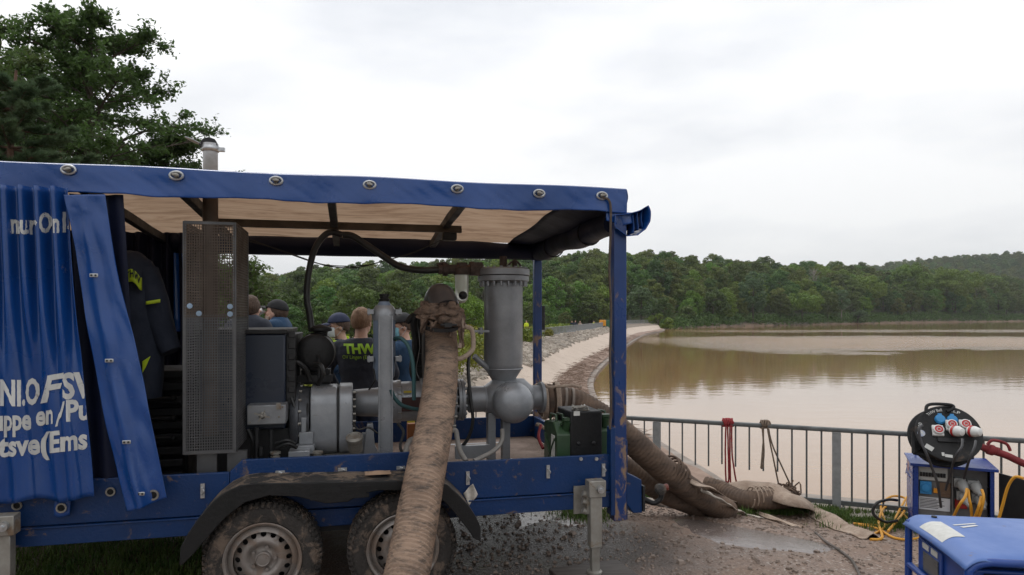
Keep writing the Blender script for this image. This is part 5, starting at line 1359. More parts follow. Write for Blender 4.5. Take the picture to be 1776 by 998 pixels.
# belts, hoses and brackets around
b = MB()
for (pts_, r) in (([(500, 640, .7), (512, 628, .7), (530, 640, .72), (538, 660, .74)], .018), ([(505, 690, .6), (515, 720, .58), (522, 760, .6), (540, 785, .62)], .012), ([(430, 745, .45), (440, 770, .45), (438, 795, .45)], .016), ([(545, 632, .66), (556, 634, .62), (560, 650, .62), (552, 668, .66)], .016), ([(535, 700, .60), (532, 740, .58), (540, 772, .58), (565, 792, .6), (600, 795, .62)], .010)):
    b.tube(bez([T(*q) for q in pts_], 6), r, 8)
b.build('engine_hose', M_['blackhose'], en)
b = MB()
for q in ((452, 775, 790, .4), (470, 745, 800, .45), (445, 742, 798, .42)): p = T(q[0], q[2], q[3]); p2 = T(q[0], q[1], q[3]); b.cyl(p, p2, .014, n=10)
b.tube(bez([T(480, 778, .42), T(500, 770, .4), T(515, 777, .42)], 6), .012, 8); b.tube(bez([T(478, 770, .42), T(498, 764, .4), T(512, 770, .42)], 6), .012, 8)
b.build('drain_hose', M_['dark'], en)
# grey control box with lever
p0, p1 = T(428, 738, .42), T(496, 702, .42)
b = MB(); b.box((p0.x, .42, p0.z), (p1.x, .60, p1.z)); cb_ = b.build('control_box', M_['grey'], en, bevel=.006)
p = T(455, 721, .41); b = MB(); b.lathe([(.022, 0), (.022, .015), (.014, .02), (.010, .05), (0, .052)], (p.x, .42, p.z), (0, -1, 0), 16)
b.bar((p.x - .045, .375, p.z + .02), (p.x + .05, .375, p.z - .01), .010); b.bar((p.x - .02, .378, p.z - .035), (p.x + .02, .378, p.z + .035), .008)
b.build('lever', M_['steel'], cb_)
b = MB()
for q in ((484, 723), (434, 706), (490, 706), (434, 733)): pp_ = T(q[0], q[1], .42); b.cyl((pp_.x, .414, pp_.z), (pp_.x, .42, pp_.z), .006, n=8)
b.box((p1.x - .06, .414, p1.z - .03), (p1.x - .03, .42, p1.z + .012)); b.build('bolt_heads', M_['steel'], cb_, kind='stuff')
# air filter: drum with mushroom cap
c = T(547, 612, .8); b = MB()
b.lathe([(0, -.01), (.07, -.008), (.11, .0), (.132, .02), (.137, .05), (.137, .16), (.141, .165), (.141, .185), (.137, .19), (.137, .33), (.12, .36)], (c.x, .74, c.z), (0, 1, 0), 40)
af = b.build('air_filter', M_['rubber'], en)
b = MB(); q = T(556, 585, .85); b.lathe([(.05, -.06), (.048, .03), (.055, .05)], (q.x, .88, q.z), (0, 0, 1), 24); b.lathe([(.02, .03), (.078, .045), (.080, .055), (.074, .068), (.05, .080), (0, .093)], (q.x, .88, q.z), (0, 0, 1), 28); b.build('intake_cap', M_['rubber'], af)
b = MB(); b.box((c.x - .10, .85, c.z - .23), (c.x + .1, 1.05, c.z - .13)); b.box((c.x - .2, .8, c.z - .21), (c.x + .12, .84, c.z - .16))
b.tube(bez([(c.x - .12, .85, c.z - .16), (c.x - .25, .85, c.z - .20), (c.x - .30, .9, c.z - .1)], 6), .05, 12); b.build('filter_bracket', M_['dark'], af)
b = MB(); b.tube([(c.x + .02, .735, c.z - .02), (c.x + .03, .71, c.z - .04), (c.x + .03, .71, c.z - .2)], .012, 8); b.build('filter_pipe', M_['dark'], af)
# bell housing, gearbox, feet
ax_z = Z(560, 727, .75)
b = MB(); b.lathe([(.16, X(500, .75)), (.235, X(506, .75)), (.25, X(512, .75)), (.25, X(520, .75)), (.235, X(522, .75)), (.225, X(538, .75))], (0, .80, ax_z), (1, 0, 0), 40); bh = b.build('bell_housing', mat('dark_grey_casting', (.075, .08, .09), (.05, .052, .058), rough=.5, metal=.3, scale=9, bump=.2), en)
b = MB()
for k in range(18): a = 2*PI*k/18; b.cyl((X(512, .75) - .005, .80 + .238*math.cos(a), ax_z + .238*math.sin(a)), (X(522, .75) + .012, .80 + .238*math.cos(a), ax_z + .238*math.sin(a)), .010, n=6)
b.build('bolt_heads', M_['steel'], bh, kind='stuff')
gx0, gx1, gx2 = X(538, .62), X(586, .62), X(612, .62); r_ = .228
def rbox(x0, x1, cy, cz, hw, hh, rr, b, n=6):
    pts_ = []
    for (sx, sz, a0) in ((1, 1, 0), (-1, 1, PI/2), (-1, -1, PI), (1, -1, 1.5*PI)):
        for k in range(n+1): a = a0 + PI/2*k/n; pts_.append((cy + sx*(hw-rr) + rr*math.cos(a), cz + sz*(hh-rr) + rr*math.sin(a)))
    b.prism(pts_, x0, x1, 'yz')
b = MB(); rbox(gx0, gx1 - .006, .80, ax_z, .20, .235, .12, b); gb = b.build('gearbox', M_['greylt'], en, bevel=.008)
b = MB(); rbox(gx1 + .008, gx2, .80, ax_z, .205, .24, .12, b); b.build('gearbox_cover', M_['greylt'], gb, bevel=.008)
b = MB(); rbox(gx1 - .008, gx1 + .010, .80, ax_z, .192, .228, .11, b); rbox(gx2, gx2 + .02, .80, ax_z - .01, .17, .2, .1, b); b.build('gasket', M_['dark'], gb)
b = MB()
for k in range(9):
    z = ax_z - .2 + k*.05; b.cyl((gx2 + .0, .598, z), (gx2 + .02, .598, z), .008, n=6); b.box((gx0 + .02, .594, ax_z + .05), (gx0 + .05, .602, ax_z + .052))
b.box((gx0 - .004, .59, ax_z - .245), (gx2 + .015, 1.0, ax_z - .232)); b.build('bolt_heads', M_['steel'], gb, kind='stuff')
b = MB()
for q in ((512, 790, 545, 752), ): 
    a_, c_ = T(q[0], q[1], .5), T(q[2], q[3], .5); b.box((a_.x, .5, a_.z), (c_.x, .9, a_.z + .06)); b.box((a_.x + .02, .55, a_.z + .06), (c_.x - .01, .85, c_.z)); b.box((X(522, .55), .56, c_.z), (X(531, .55), .62, c_.z + .10))
a_ = T(500, 796, .42); b.box((a_.x, .42, .62), (X(537, .42), .55, Z(520, 783, .42)))
b.build('engine_foot', M_['greylt'], en, bevel=.005)
b = MB(); p = T(615, 763, .5); b.lathe([(.05, -.09), (.05, -.01), (.058, 0), (.058, .02), (.04, .03), (.036, .024), (0, .022)], (p.x, .52, p.z), (-.1, -.5, 1), 28); b.build('filler_cap', M_['steel'], en)
for (px, py0, py1) in ((551, 783, 797), (477, 783, 798)): b = MB(); p = T(px, py1, .4); b.lathe([(.03, 0), (.03, .02), (.022, .022), (.022, .035), (.034, .037), (.034, .05), (0, .052)], (p.x, .42, p.z), (0,0,1), 18); b.build('drain_plug', M_['steel'], en)
for (px, py0, py1, v_) in ((643, 735, 790, .62), (634, 752, 790, .7)): 
    b = MB(); a_, c_ = T(px - 6, py1, v_), T(px + 7, py0, v_); b.prism([(a_.x - .03, a_.z), (c_.x + .03, a_.z), (c_.x, a_.z + .07), (c_.x - .012, c_.z), (a_.x, c_.z)], v_, v_ + .06); b.build('support_foot', M_['greylt'], en, bevel=.004)

# ---- pump
pu = thing('centrifugal_pump', 'grey pump set with cone, flanged pipes, ball tee and tall priming tank', 'pump', (X(800, .95), .95, .62), TM)
pz = Z(700, 698, .8); V0 = .86
def ux(px): return X(px, V0)
b = MB(); b.lathe([(.09, ux(610)), (.095, ux(612)), (.105, ux(650)), (.118, ux(676)), (.155, ux(680)), (.155, ux(686))], (0, V0, pz), (1,0,0), 36); b.build('drive_cone', M_['greylt'], pu)
b = MB(); b.lathe([(.155, ux(686)), (.158, ux(689)), (.158, ux(694)), (.145, ux(695)), (.150, ux(728)), (.17, ux(730)), (.17, ux(738)), (.13, ux(739))], (0, V0, pz), (1,0,0), 36); cs = b.build('pump_casing', M_['greylt'], pu)
p = T(712, 698, V0 - .16); b = MB(); b.box((ux(694), V0 - .157, pz - .055), (ux(727), V0 - .10, pz + .045)); b.build('open_window', mat('dark_red_inside', (.05, .012, .01), (.025, .01, .008), rough=.5), cs)
for q in ((707, 680), (713, 732)): 
    p = T(q[0], q[1], V0 - .15); b = MB(); b.box((p.x - .028, V0 - .163 + abs(q[1]-700)*.0006, p.z - .007), (p.x + .028, V0 - .14, p.z + .007)); b.build('yellow_plate', mat('yellow_plate', (.55, .42, .03), rough=.5), cs)
def flange(x, r, th, b, nb=12, br=.012, cy=V0, cz=None):
    cz = cz if cz is not None else pz
    b.lathe([(r*.6, x), (r, x), (r, x + th), (r*.6, x + th)], (0, cy, cz), (1,0,0), 36)
    for k in range(nb):
        a = 2*PI*(k+.5)/nb; b.cyl((x - .016, cy + r*.84*math.cos(a), cz + r*.84*math.sin(a)), (x + th + .016, cy + r*.84*math.cos(a), cz + r*.84*math.sin(a)), br, n=6)
b = MB()
b.lathe([(.16, ux(740)), (.22, ux(748)), (.24, ux(760)), (.24, ux(778)), (.2, ux(786)), (.12, ux(790))], (0, V0, pz), (1,0,0), 40); vol = b.build('volute', M_['grey'], pu)
b = MB(); flange(ux(738), .17, .02, b, 10, .011); flange(ux(792), .155, .022, b, 12); flange(ux(792) + .026, .155, .022, b, 12); b.build('pipe_flange', M_['grey'], pu)
# discharge riser and mud covered elbow are behind and under the big hose
b = MB(); b.tube(bez([(ux(758), V0 + .05, pz + .15), (ux(757), V0 + .06, 1.45), (ux(757), V0 + .05, Z(757, 560, V0)), (ux(758), V0 - .03, Z(757, 528, V0)), (ux(760), V0 - .16, Z(757, 517, V0 - .16)), (ux(762)+.012, V0 - .28, Z(757, 540, V0 - .28))], 7), .106, 26); rs = b.build('discharge_elbow', mat('elbow_paint', (.105, .10, .105), (.06, .056, .058), rough=.35, metal=.4, scale=6, mud=.42, mscale=9), pu)
b = MB()
for k in range(5): b.box((X(716, 1.15), 1.15, Z(730, 560 + k*22, 1.15)), (X(744, 1.15), 1.25, Z(730, 548 + k*22, 1.15)))
b.box((X(722, 1.2), 1.2, .65), (X(748, 1.2), 1.3, Z(730, 545, 1.2)))
b.tube(bez([T(722, 545, 1.0), T(718, 560, 1.0), T(722, 600, 1.0), T(716, 640, 1.0), T(722, 660, 1.0)], 5), .03, 8)
b.tube(bez([T(706, 560, .98), T(716, 548, 1.0), T(726, 556, 1.02), T(722, 600, 1.05)], 5), .022, 8)
b.build('valve_gear', M_['dark'], pu)
# mud caked coupling at the top of the hose
def rag(a, c):
    an = 2*PI*a; h = c; r = .125 + .030*math.sin(PI*h*.9) + .020*h*max(0, math.cos(an)) + .045*noise.noise(Vector((math.cos(an)*2.0, math.sin(an)*2.0, h*2 + 3))) + .016*math.sin(an*8 + 5*h + 6*noise.noise(Vector((an, h*3, 0))))*(.5 + h) + .012*noise.noise(Vector((math.cos(an)*7, math.sin(an)*7, h*9)))
    ctr = Vector((X(762, .56), .56, Z(762, 526, .56))).lerp(Vector((X(764, .5), .50, Z(764, 562, .5))), h)
    return ctr + Vector((r*math.cos(an), r*.95*math.sin(an), .05*noise.noise(Vector((math.cos(an)*1.7, math.sin(an)*1.7, 1 + h))) - .035*h*math.cos(an)))
b = MB(); b.grid(rag, 90, 30); b.build('mud_caked_coupling', mat('mud_cake', (.25, .165, .115), (.035, .022, .017), rough=.75, scale=14, detail=10, bump=1.5, bscale=26), pu, solid=.01)
b = MB()
for (px0, py0, px1, py1, w_, vv) in ((790, 528, 803, 602, .05, .44), (738, 548, 732, 578, .06, .42), (775, 556, 780, 584, .07, .38), (752, 558, 750, 576, .05, .38)):
    b.grid(lambda a, c: T(px0 + (px1-px0)*c, py0 + (py1-py0)*c, vv + .012*math.sin(a*5 + c*7)) + Vector(((a-.5)*w_*(1-.6*c), 0, .008*math.sin(a*9))), 6, 10)
b.build('torn_strips', bpy.data.materials['mud_cake'], pu, solid=.008)
b = MB(); b.lathe([(.112, -.014), (.124, -.012), (.124, .012), (.112, .014)], (X(764, .5), .47, Z(764, 566, .47)), (0, -.25, 1), 30, caps=False); b.cbox((X(764, .5) + .03, .34, Z(764, 564, .34)), (.05, .03, .03)); b.cyl((X(764, .5) - .02, .335, Z(764, 564, .335)), (X(764, .5) + .09, .335, Z(764, 564, .335)), .008, n=8); b.build('hose_clamp', M_['dark'], pu)
b = MB()
for (pts_, r) in (([(795, 540, .5), (801, 560, .48), (800, 590, .46), (797, 604, .45)], .016), ([(792, 548, .5), (806, 566, .5), (818, 572, .5), (821, 600, .5), (815, 612, .5), (800, 622, .5), (790, 622, .5)], .017), ([(800, 566, .5), (800, 600, .52)], .012)):
    b.tube(bez([T(*q) for q in pts_], 6), r, 8)
b.build('lever_clamp', M_['canvas'], pu)
# horizontal pipe, ball ended tee, tank
b = MB(); b.lathe([(.098, ux(812)), (.098, ux(840))], (0, V0, pz), (1,0,0), 32); b.lathe([(.098, ux(840)), (.15, ux(856)), (.155, ux(885)), (.15, ux(908)), (.095, ux(922)), (.095, ux(935)), (.12, ux(936)), (.12, ux(941))], (0, V0, pz), (1,0,0), 36)
b.build('tee_pipe', M_['grey'], pu)
cb2 = T(885, 703, .66); b = MB(); prof = [(.150*math.cos(t_), .72*.150*math.sin(t_)) for t_ in [PI/2*k/9 for k in range(10)]]
b.lathe([(.150, -.20), (.150, 0)] + prof, (ux(885) - .02, .66, pz - .01), (0, -1, 0), 44); b.lathe([(.152, -.006), (.1535, -.002), (.152, .004)], (ux(885) - .02, .66, pz - .01), (0, -1, 0), 44, caps=False); de_ = b.build('dished_end', M_['greylt'], pu)
tu, tv = X(873, .88), .88; ts = TS(873, .88); z_ = lambda py: Z(873, py, .88)
b = MB(); b.lathe([(.075, pz + .10 - 0), (.078, z_(664)), (.10, z_(655)), (.138, z_(642)), (.149, z_(630)), (.149, z_(490))], (tu, tv, 0), (0,0,1), 44)
tk = b.build('priming_tank', M_['grey'], pu)
b = MB(); b.lathe([(.1495, z_(640)), (.1515, z_(639)), (.1495, z_(638))], (tu, tv, 0), (0,0,1), 44, caps=False); b.build('weld_seam', M_['greylt'], tk)
b = MB(); b.lathe([(.149, z_(492)), (.198, z_(488)), (.198, z_(480)), (.149, z_(480))], (tu, tv, 0), (0,0,1), 44); b.lathe([(.196, z_(479)), (.202, z_(478)), (.202, z_(468)), (.19, z_(466)), (0, z_(465))], (tu, tv, 0), (0,0,1), 44); b.build('tank_flange', M_['grey'], tk)
b = MB()
for k in range(20): a = 2*PI*k/20; q = (tu + .175*math.cos(a), tv + .175*math.sin(a)); b.cyl((q[0], q[1], z_(497)), (q[0], q[1], z_(488)), .011, n=6); b.cyl((q[0], q[1], z_(468)), (q[0], q[1], z_(464)), .011, n=6)
b.build('flange_bolts', M_['grey'], tk, kind='stuff')
b = MB(); b.box((X(822, .80), .80, Z(822, 577, .8)), (X(862, .8), .86, Z(822, 573, .8))); b.cyl((X(835, .8), .83, Z(822, 580, .8)), (X(835, .8), .83, Z(822, 569, .8)), .02, n=12)
b.tube(bez([T(822, 618, .8), T(838, 632, .82), T(852, 645, .85)], 5), .022, 10); b.build('side_bracket', M_['grey'], tk)
for px in (852, 877): b = MB(); b.box((X(px-6, .8), .78, .63), (X(px+7, .8), .86, pz - .10)); b.box((X(px-8, .8), .75, .62), (X(px+18, .8), .92, .645)); b.build('support_leg', M_['grey'], pu, bevel=.003)
b = MB(); b.lathe([(.1505, -.03), (.1535, -.026), (.1535, -.020), (.1505, -.016)], (ux(885) - .02, .66, pz - .01), (0, -1, 0), 44, caps=False); b.build('weld_seam', M_['grey'], de_)
for px in (812, 838): b = MB(); b.lathe([(.098, -.006), (.102, -.003), (.102, .003), (.098, .006)], (ux(px) + .01, V0, pz), (1, 0, 0), 36, caps=False); b.build('weld_seam', M_['greylt'], pu)
b = MB()
for k in range(14): a = 2*PI*k/14; b.cyl((ux(688), V0 + .152*math.cos(a), pz + .152*math.sin(a)), (ux(688) + .03, V0 + .152*math.cos(a), pz + .152*math.sin(a)), .009, n=6); b.cyl((ux(748), V0 + .215*math.cos(a), pz + .215*math.sin(a)), (ux(786), V0 + .225*math.cos(a), pz + .225*math.sin(a)), .012, n=6)
b.build('casing_bolts', M_['steel'], cs, kind='stuff')
b = MB()
for (q, r) in (([(640, 676, .55), (650, 660, .5), (648, 640, .55)], .006), ([(690, 735, .5), (700, 750, .45), (694, 775, .42), (702, 792, .4)], .010), ([(745, 735, .5), (742, 760, .5), (750, 790, .45)], .012), ([(612, 735, .5), (622, 745, .46), (640, 742, .46), (655, 752, .46)], .007)): b.tube(bez([T(*p_) for p_ in q], 6), r, 8)
b.build('small_lines', M_['blackhose'], pu, kind='stuff')
# filler column in front
fu, fv = X(667, .60), .60; zf_ = lambda py: Z(667, py, .60)
fc = thing('filler_column', 'slim light grey upright filler column with black cap and blue-tinted sides', 'column', (fu, fv, .62), TM)
b = MB(); b.lathe([(.03, zf_(668)), (.07, zf_(655)), (.078, zf_(640)), (.078, zf_(548)), (.07, zf_(536)), (.035, zf_(524)), (.035, zf_(520))], (fu, fv + .05, 0), (0,0,1), 32); b.build('vessel', mat('bluish_plastic', (.20, .25, .33), (.15, .19, .26), rough=.35, scale=4), fc)
b = MB(); b.box((X(656, .5), .50, zf_(792)), (X(681, .5), .512, zf_(548))); b.box((X(656, .5), .46, zf_(792)), (X(656, .5)+.008, .50, zf_(548))); b.box((X(681, .5)-.008, .46, zf_(792)), (X(681, .5), .50, zf_(548))); b.build('channel', M_['greylt'], fc, bevel=.002)
b = MB(); b.lathe([(.036, zf_(523)), (.038, zf_(519)), (.03, zf_(518)), (.03, zf_(514)), (.034, zf_(513)), (.034, zf_(510)), (0, zf_(509))], (fu, fv + .05, 0), (0,0,1), 24); b.build('cap', M_['rubber'], fc)
b = MB(); b.lathe([(.082, zf_(556)), (.085, zf_(550)), (.085, zf_(540)), (.06, zf_(530))], (fu, fv + .05, 0), (0,0,1), 32, caps=False)
for py in (540, 622):
    for s in (-1, 1): b.box((fu + s*.075, .58, zf_(py+5)), (fu + s*.118, .64, zf_(py-3))); b.cyl((fu + s*.108, .62, zf_(py+7)), (fu + s*.108, .62, zf_(py-5)), .008, n=6)
b.build('collar', M_['greylt'], fc)
# sight glass under the valve block
sg_ = thing('sight_glass', 'clear sight glass with black ball hanging under a muddy valve block', 'gauge', (X(802, .85), .85, Z(802, 525, .85)), TM)
def gl_mat():
    m, t, b = new_mat('clear_glass'); b.inputs['Base Color'].default_value = (.80, .80, .74, 1); b.inputs['Roughness'].default_value = .15; b.inputs['Transmission Weight'].default_value = .55; b.inputs['IOR'].default_value = 1.25; return m
zz = lambda py: Z(802, py, .85); su = X(801, .85)
b = MB(); b.lathe([(.052, zz(476)), (.051, zz(500)), (.050, zz(512)), (.042, zz(520)), (.022, zz(525)), (0, zz(526))], (su, .85, 0), (0,0,1), 28); b.build('bowl', gl_mat(), sg_)
b = MB(); b.sphere((su, .80, zz(513)), .032, 18, 12); b.build('ball', M_['dark'], sg_)
b = MB(); b.lathe([(.062, zz(477)), (.066, zz(474)), (.066, zz(466)), (.04, zz(462)), (.04, zz(456)), (0, zz(455))], (su, .85, 0), (0,0,1), 20)
b.cyl(T(760, 468, .85), T(838, 466, .85), .036, n=14); b.cyl(T(768, 468, .85), T(776, 468, .85), .05, n=10); b.cyl(T(815, 466, .85), T(822, 466, .85), .055, n=10)
b.tube(bez([T(758, 459, .85), T(772, 457, .85), T(782, 466, .85)], 4), .012, 6); b.box((X(815, .85), .82, zz(478)), (X(836, .85), .88, zz(455))); b.cyl((tu, tv, z_(467)), (tu, tv, z_(445)), .03, n=12)
b.cyl((X(893, .85), .85, z_(466)), (X(893, .85), .85, z_(452)), .02, n=8); b.tube(bez([T(880, 462, .8), T(893, 452, .8), T(905, 464, .8)], 4), .008, 6)
b.build('valve_block', mat('rusty_valve', (.075, .045, .035), (.03, .022, .018), rough=.7, scale=15, bump=.5, rust=.4), sg_)
def hose(name, label, cat, pts_, r, m_, fr='T', n=10, seg=7, parent=None, group=None, ribs=None):
    q = [T(*p) if fr == 'T' else (P(*p) if fr == 'P' else Vector(p)) for p in pts_]
    b = MB(); path = bez(q, seg); b.tube(path, r, n)
    if parent: return b.build(name, m_, parent, label=label)
    return b.build(name, m_, M=TM if fr == 'T' else WM, origin=q[0], label=label, cat=cat, group=group)
hose('hose', 'black rubber hose looping from the roof bow down to the air filter', 'hose', [(594, 408, 1.0), (570, 404, 1.0), (548, 428, 1.0), (536, 470, 1.0), (532, 515, 1.0), (537, 545, 1.0), (541, 575, .98)], .024, M_['blackhose'])
hose('hose', 'black rubber hose sagging under the canopy to the valve block', 'hose', [(594, 408, 1.0), (612, 410, 1.0), (640, 428, 1.0), (668, 447, 1.0), (695, 463, .95), (730, 469, .88), (764, 468, .85)], .026, M_['blackhose'])
hose('hose', 'teal hose arching from the filler column to the pump', 'hose', [(683, 588, .55), (697, 588, .5), (710, 605, .48), (717, 640, .48), (718, 694, .50)], .014, mat('teal_rubber', (.035, .10, .105), (.025, .075, .08), rough=.5))
hose('hose', 'short teal hose running low into the pump window', 'hose', [(678, 676, .5), (684, 690, .5), (697, 703, .52), (716, 709, .6), (724, 710, .68)], .014, bpy.data.materials['teal_rubber'])
hose('hose', 'black hose hanging beside the pump flange', 'hose', [(815, 612, .75), (812, 640, .72), (816, 690, .70), (820, 730, .7), (812, 760, .72), (798, 778, .75)], .013, M_['blackhose'])
pvc = mat('dirty_grey_pvc', (.27, .25, .23), (.18, .165, .15), rough=.6, mud=.2, mscale=8)
hose('hose', 'grey plastic hose bending down behind the side board left of the tank leg', 'hose', [(781, 748, .5), (790, 747, .5), (793, 760, .48), (797, 780, .42), (808, 800, .35)], .018, pvc)
hose('hose', 'grey plastic hose bending down behind the side board right of the tank leg', 'hose', [(871, 745, .6), (870, 765, .55), (855, 783, .45), (822, 800, .35)], .016, pvc)
hose('hose', 'grey plastic hose left of the great muddy hose', 'hose', [(722, 760, .6), (710, 765, .5), (704, 780, .4), (704, 800, .35)], .018, pvc)
for i, (pts_, lab) in enumerate((([(430, 418, 1.6), (480, 432, 1.6), (520, 446, 1.6), (570, 462, 1.6), (620, 464, 1.6), (665, 453, 1.6), (720, 437, 1.5), (790, 405, 1.3), (800, 398, 1.2)], 'thin black cable slung under the canopy, the lower one'), ([(430, 414, 1.7), (500, 440, 1.7), (555, 458, 1.7), (600, 462, 1.7), (640, 460, 1.7)], 'thin black cable slung under the canopy, the upper one'))):
    hose('cable', lab, 'cable', pts_, .005, M_['blackhose'], n=6)
b = MB(); b.box((X(768, .95), .93, Z(780, 417, .95)), (X(792, .95), 1.03, Z(780, 403, .95))); b.build('work_lamp', M_['dark'], M=TM, origin=(X(780, .95), .98, Z(780, 410, .95)), bevel=.01, label='small black work lamp under the right roof bow', cat='lamp')
# frames standing on the deck
b = MB()
for (x0, x1, y0, y1, v_) in ((782, 872, 768, 772, .9), (790, 850, 772, 797, .7)):
    a_, c_ = T(x0, y1, v_), T(x1, y0, v_); b.box((a_.x, v_, max(a_.z, .615)), (c_.x, v_ + .04, c_.z))
b.prism([(X(790, .4), .62), (X(830, .4), .62), (X(855, .4), .72), (X(852, .4), .74), (X(790, .4), .74)], .45, .47)
b.build('frame_angle', M_['grey'], M=TM, origin=(X(830, .8), .8, .62), label='low grey steel skid frame on the deck below the pump', cat='frame', bevel=.003)
b = MB(); a_, c_ = T(707, 768, 1.6), T(724, 735, 1.6); b.box((a_.x, 1.6, a_.z), (c_.x, 1.7, c_.z)); b.build('orange_block', mat('orange_plastic', (.34, .13, .04), (.26, .09, .03), rough=.6, scale=6), M=TM, origin=(a_.x, 1.65, a_.z), bevel=.006, label='dull orange block on the deck left of the great hose', cat='block')

# ---- the great muddy discharge hose
def big_hose(name, label, pts_, rad, m_, pitch=.03, depth=.006, n=36, groove=2.0, seed=0):
    path = [P(*p[:3]) for p in pts_]; sm = bez(path, 40)
    # resample evenly
    L = [0]
    for i in range(1, len(sm)): L.append(L[-1] + (sm[i]-sm[i-1]).length)
    step = pitch/6; N_ = int(L[-1]/step); o = []; j = 0
    for k in range(N_+1):
        s = k*step
        while j < len(L)-2 and L[j+1] < s: j += 1
        t_ = (s - L[j])/max(L[j+1]-L[j], 1e-9); o.append(sm[j].lerp(sm[j+1], min(t_, 1)))
    def ov(i, a):
        s = i*step
        return 1 + depth/rad*math.sin(2*PI*s/pitch + a) + .02*noise.noise(Vector((math.cos(a)*1.2, math.sin(a)*1.2, s*4 + seed))) + .012*noise.noise(Vector((math.cos(a)*5, math.sin(a)*5, s*22 + seed)))
    b = MB(); b.tube(o, rad, n, ov=ov)
    return b.build(name, m_, origin=path[-1], label=label, cat='hose', fixn=False)
big_hose('discharge_hose', 'thick ribbed mud-caked hose arching from the pump over the side board to the ground', [(763, 536, 5.02), (765, 580, 4.98), (766, 630, 4.78), (762, 680, 4.52), (754, 735, 4.28), (745, 785, 4.07), (736, 830, 3.90), (726, 885, 3.74), (716, 940, 3.60), (705, 998, 3.45), (692, 1055, 3.33), (676, 1110, 3.26), (640, 1150, 3.2), (560, 1175, 3.1), (440, 1190, 3.0)], .112, M_['mudhose'], .027, .0048)
big_hose('suction_hose', 'upper thick brown hose leaving the pump and running over the trailer end to the bank', [(936, 699, 5.55), (965, 694, 5.6), (1000, 700, 5.66), (1040, 722, 5.72), (1080, 752, 5.76), (1120, 787, 5.82), (1155, 818, 5.92), (1195, 848, 6.08), (1232, 872, 6.22), (1262, 888, 6.38)], .110, M_['mudhose2'], .035, .0028, seed=4)
big_hose('suction_hose', 'lower thick dark hose coming from behind the trailer end to the bank', [(985, 770, 6.1), (1030, 785, 6.12), (1085, 812, 6.12), (1120, 835, 6.15), (1160, 858, 6.2), (1205, 876, 6.3), (1236, 888, 6.4)], .100, M_['mudhose2'], .035, .0026, seed=9)
big_hose('suction_hose', 'short brown spiral-bound hose lying by the railing under the canvas sheet', [(1222, 842, 7.1), (1250, 850, 7.0), (1285, 866, 6.8), (1325, 868, 6.7), (1350, 866, 6.75), (1372, 868, 6.9)], .092, M_['mudhose2'], .035, .003, seed=14)
# straps and wire rings around the hoses
def ring_at(a_, c_, r, w_, name, m_, label, cat='strap', turns=1, group=None, wav=.08):
    A, C = P(*a_), P(*c_); d = (C - A); ax = d.normalized(); ref = Vector((0,0,1)) if abs(ax.z) < .9 else Vector((1,0,0)); x = ax.cross(ref).normalized(); y = ax.cross(x)
    pts_ = []; n = 30*turns
    for i in range(n): t_ = i/n; an = 2*PI*turns*t_; pts_.append(A + d*t_ + (x*math.cos(an) + y*math.sin(an))*r*(1 + wav*noise.noise(Vector((math.cos(an), math.sin(an), t_*4)))))
    b = MB(); b.tube(pts_, w_, 8, closed=(turns == 1)); return b.build(name, m_, origin=A, label=label, cat=cat, group=group)
for i, (px, lab) in enumerate(((944, 'wide muddy strap nearest the pump on the outgoing hose'), (953, 'second muddy strap from the pump on the outgoing hose'), (965, 'third muddy strap from the pump on the outgoing hose'), )):
    b = MB(); c_ = P(px, 697 - i, 5.56 + .012*i); ax = Vector((.99, .1, .0)).normalized(); r = (.14, .135, .15)[i]
    b.lathe([(r - .012, -.018), (r, -.016), (r + .004, .0), (r, .016), (r - .012, .018)], c_, ax, 36, caps=False); b.build('strap', M_['canvas'] if i != 1 else M_['mudhose2'], origin=c_, solid=.008, label=lab, cat='strap')
for i, (px, lab) in enumerate(((978, 'grey-white clamp ring on the outgoing hose, left one'), (990, 'grey-white clamp ring on the outgoing hose, right one'))):
    c_ = P(px, 696 + i*2, 5.62); b = MB(); ax = Vector((.97, .1, -.12)).normalized(); b.lathe([(.110, -.010), (.120, -.010), (.120, .010), (.110, .010)], c_, ax, 36, caps=False); b.build('clamp_ring', M_['toe'], origin=c_, label=lab, cat='clamp')
b = MB()
for (A, r) in (([(905, 672, 5.5), (925, 670, 5.42), (938, 667, 5.4), (955, 672, 5.38), (985, 669, 5.4), (1008, 671, 5.45)], .012), ([(915, 676, 5.5), (922, 684, 5.45), (935, 672, 5.42), (948, 668, 5.4)], .015), ([(930, 735, 5.4), (945, 742, 5.4), (958, 738, 5.42), (962, 725, 5.4)], .016)):
    b.tube(bez([P(*q) for q in A], 6), r, 8, ov=lambda i, a: 1 + .3*math.sin(i*1.1 + a))
b.build('strap_end', M_['canvas'], origin=P(940, 670, 5.4), label='loose muddy strap end and rope lying over the hose coupling', cat='strap')
ring_at((1155, 806, 5.93), (1178, 830, 6.0), .114, .010, 'wire_binding', M_['mudhose2'], 'twisted wire binding around the outgoing hose where it bends down the bank', 'binding', 5)
ring_at((1300, 862, 6.7), (1345, 862, 6.75), .098, .007, 'wire_binding', M_['canvas'], 'pale spiral wire around the short hose by the railing', 'binding', 6)

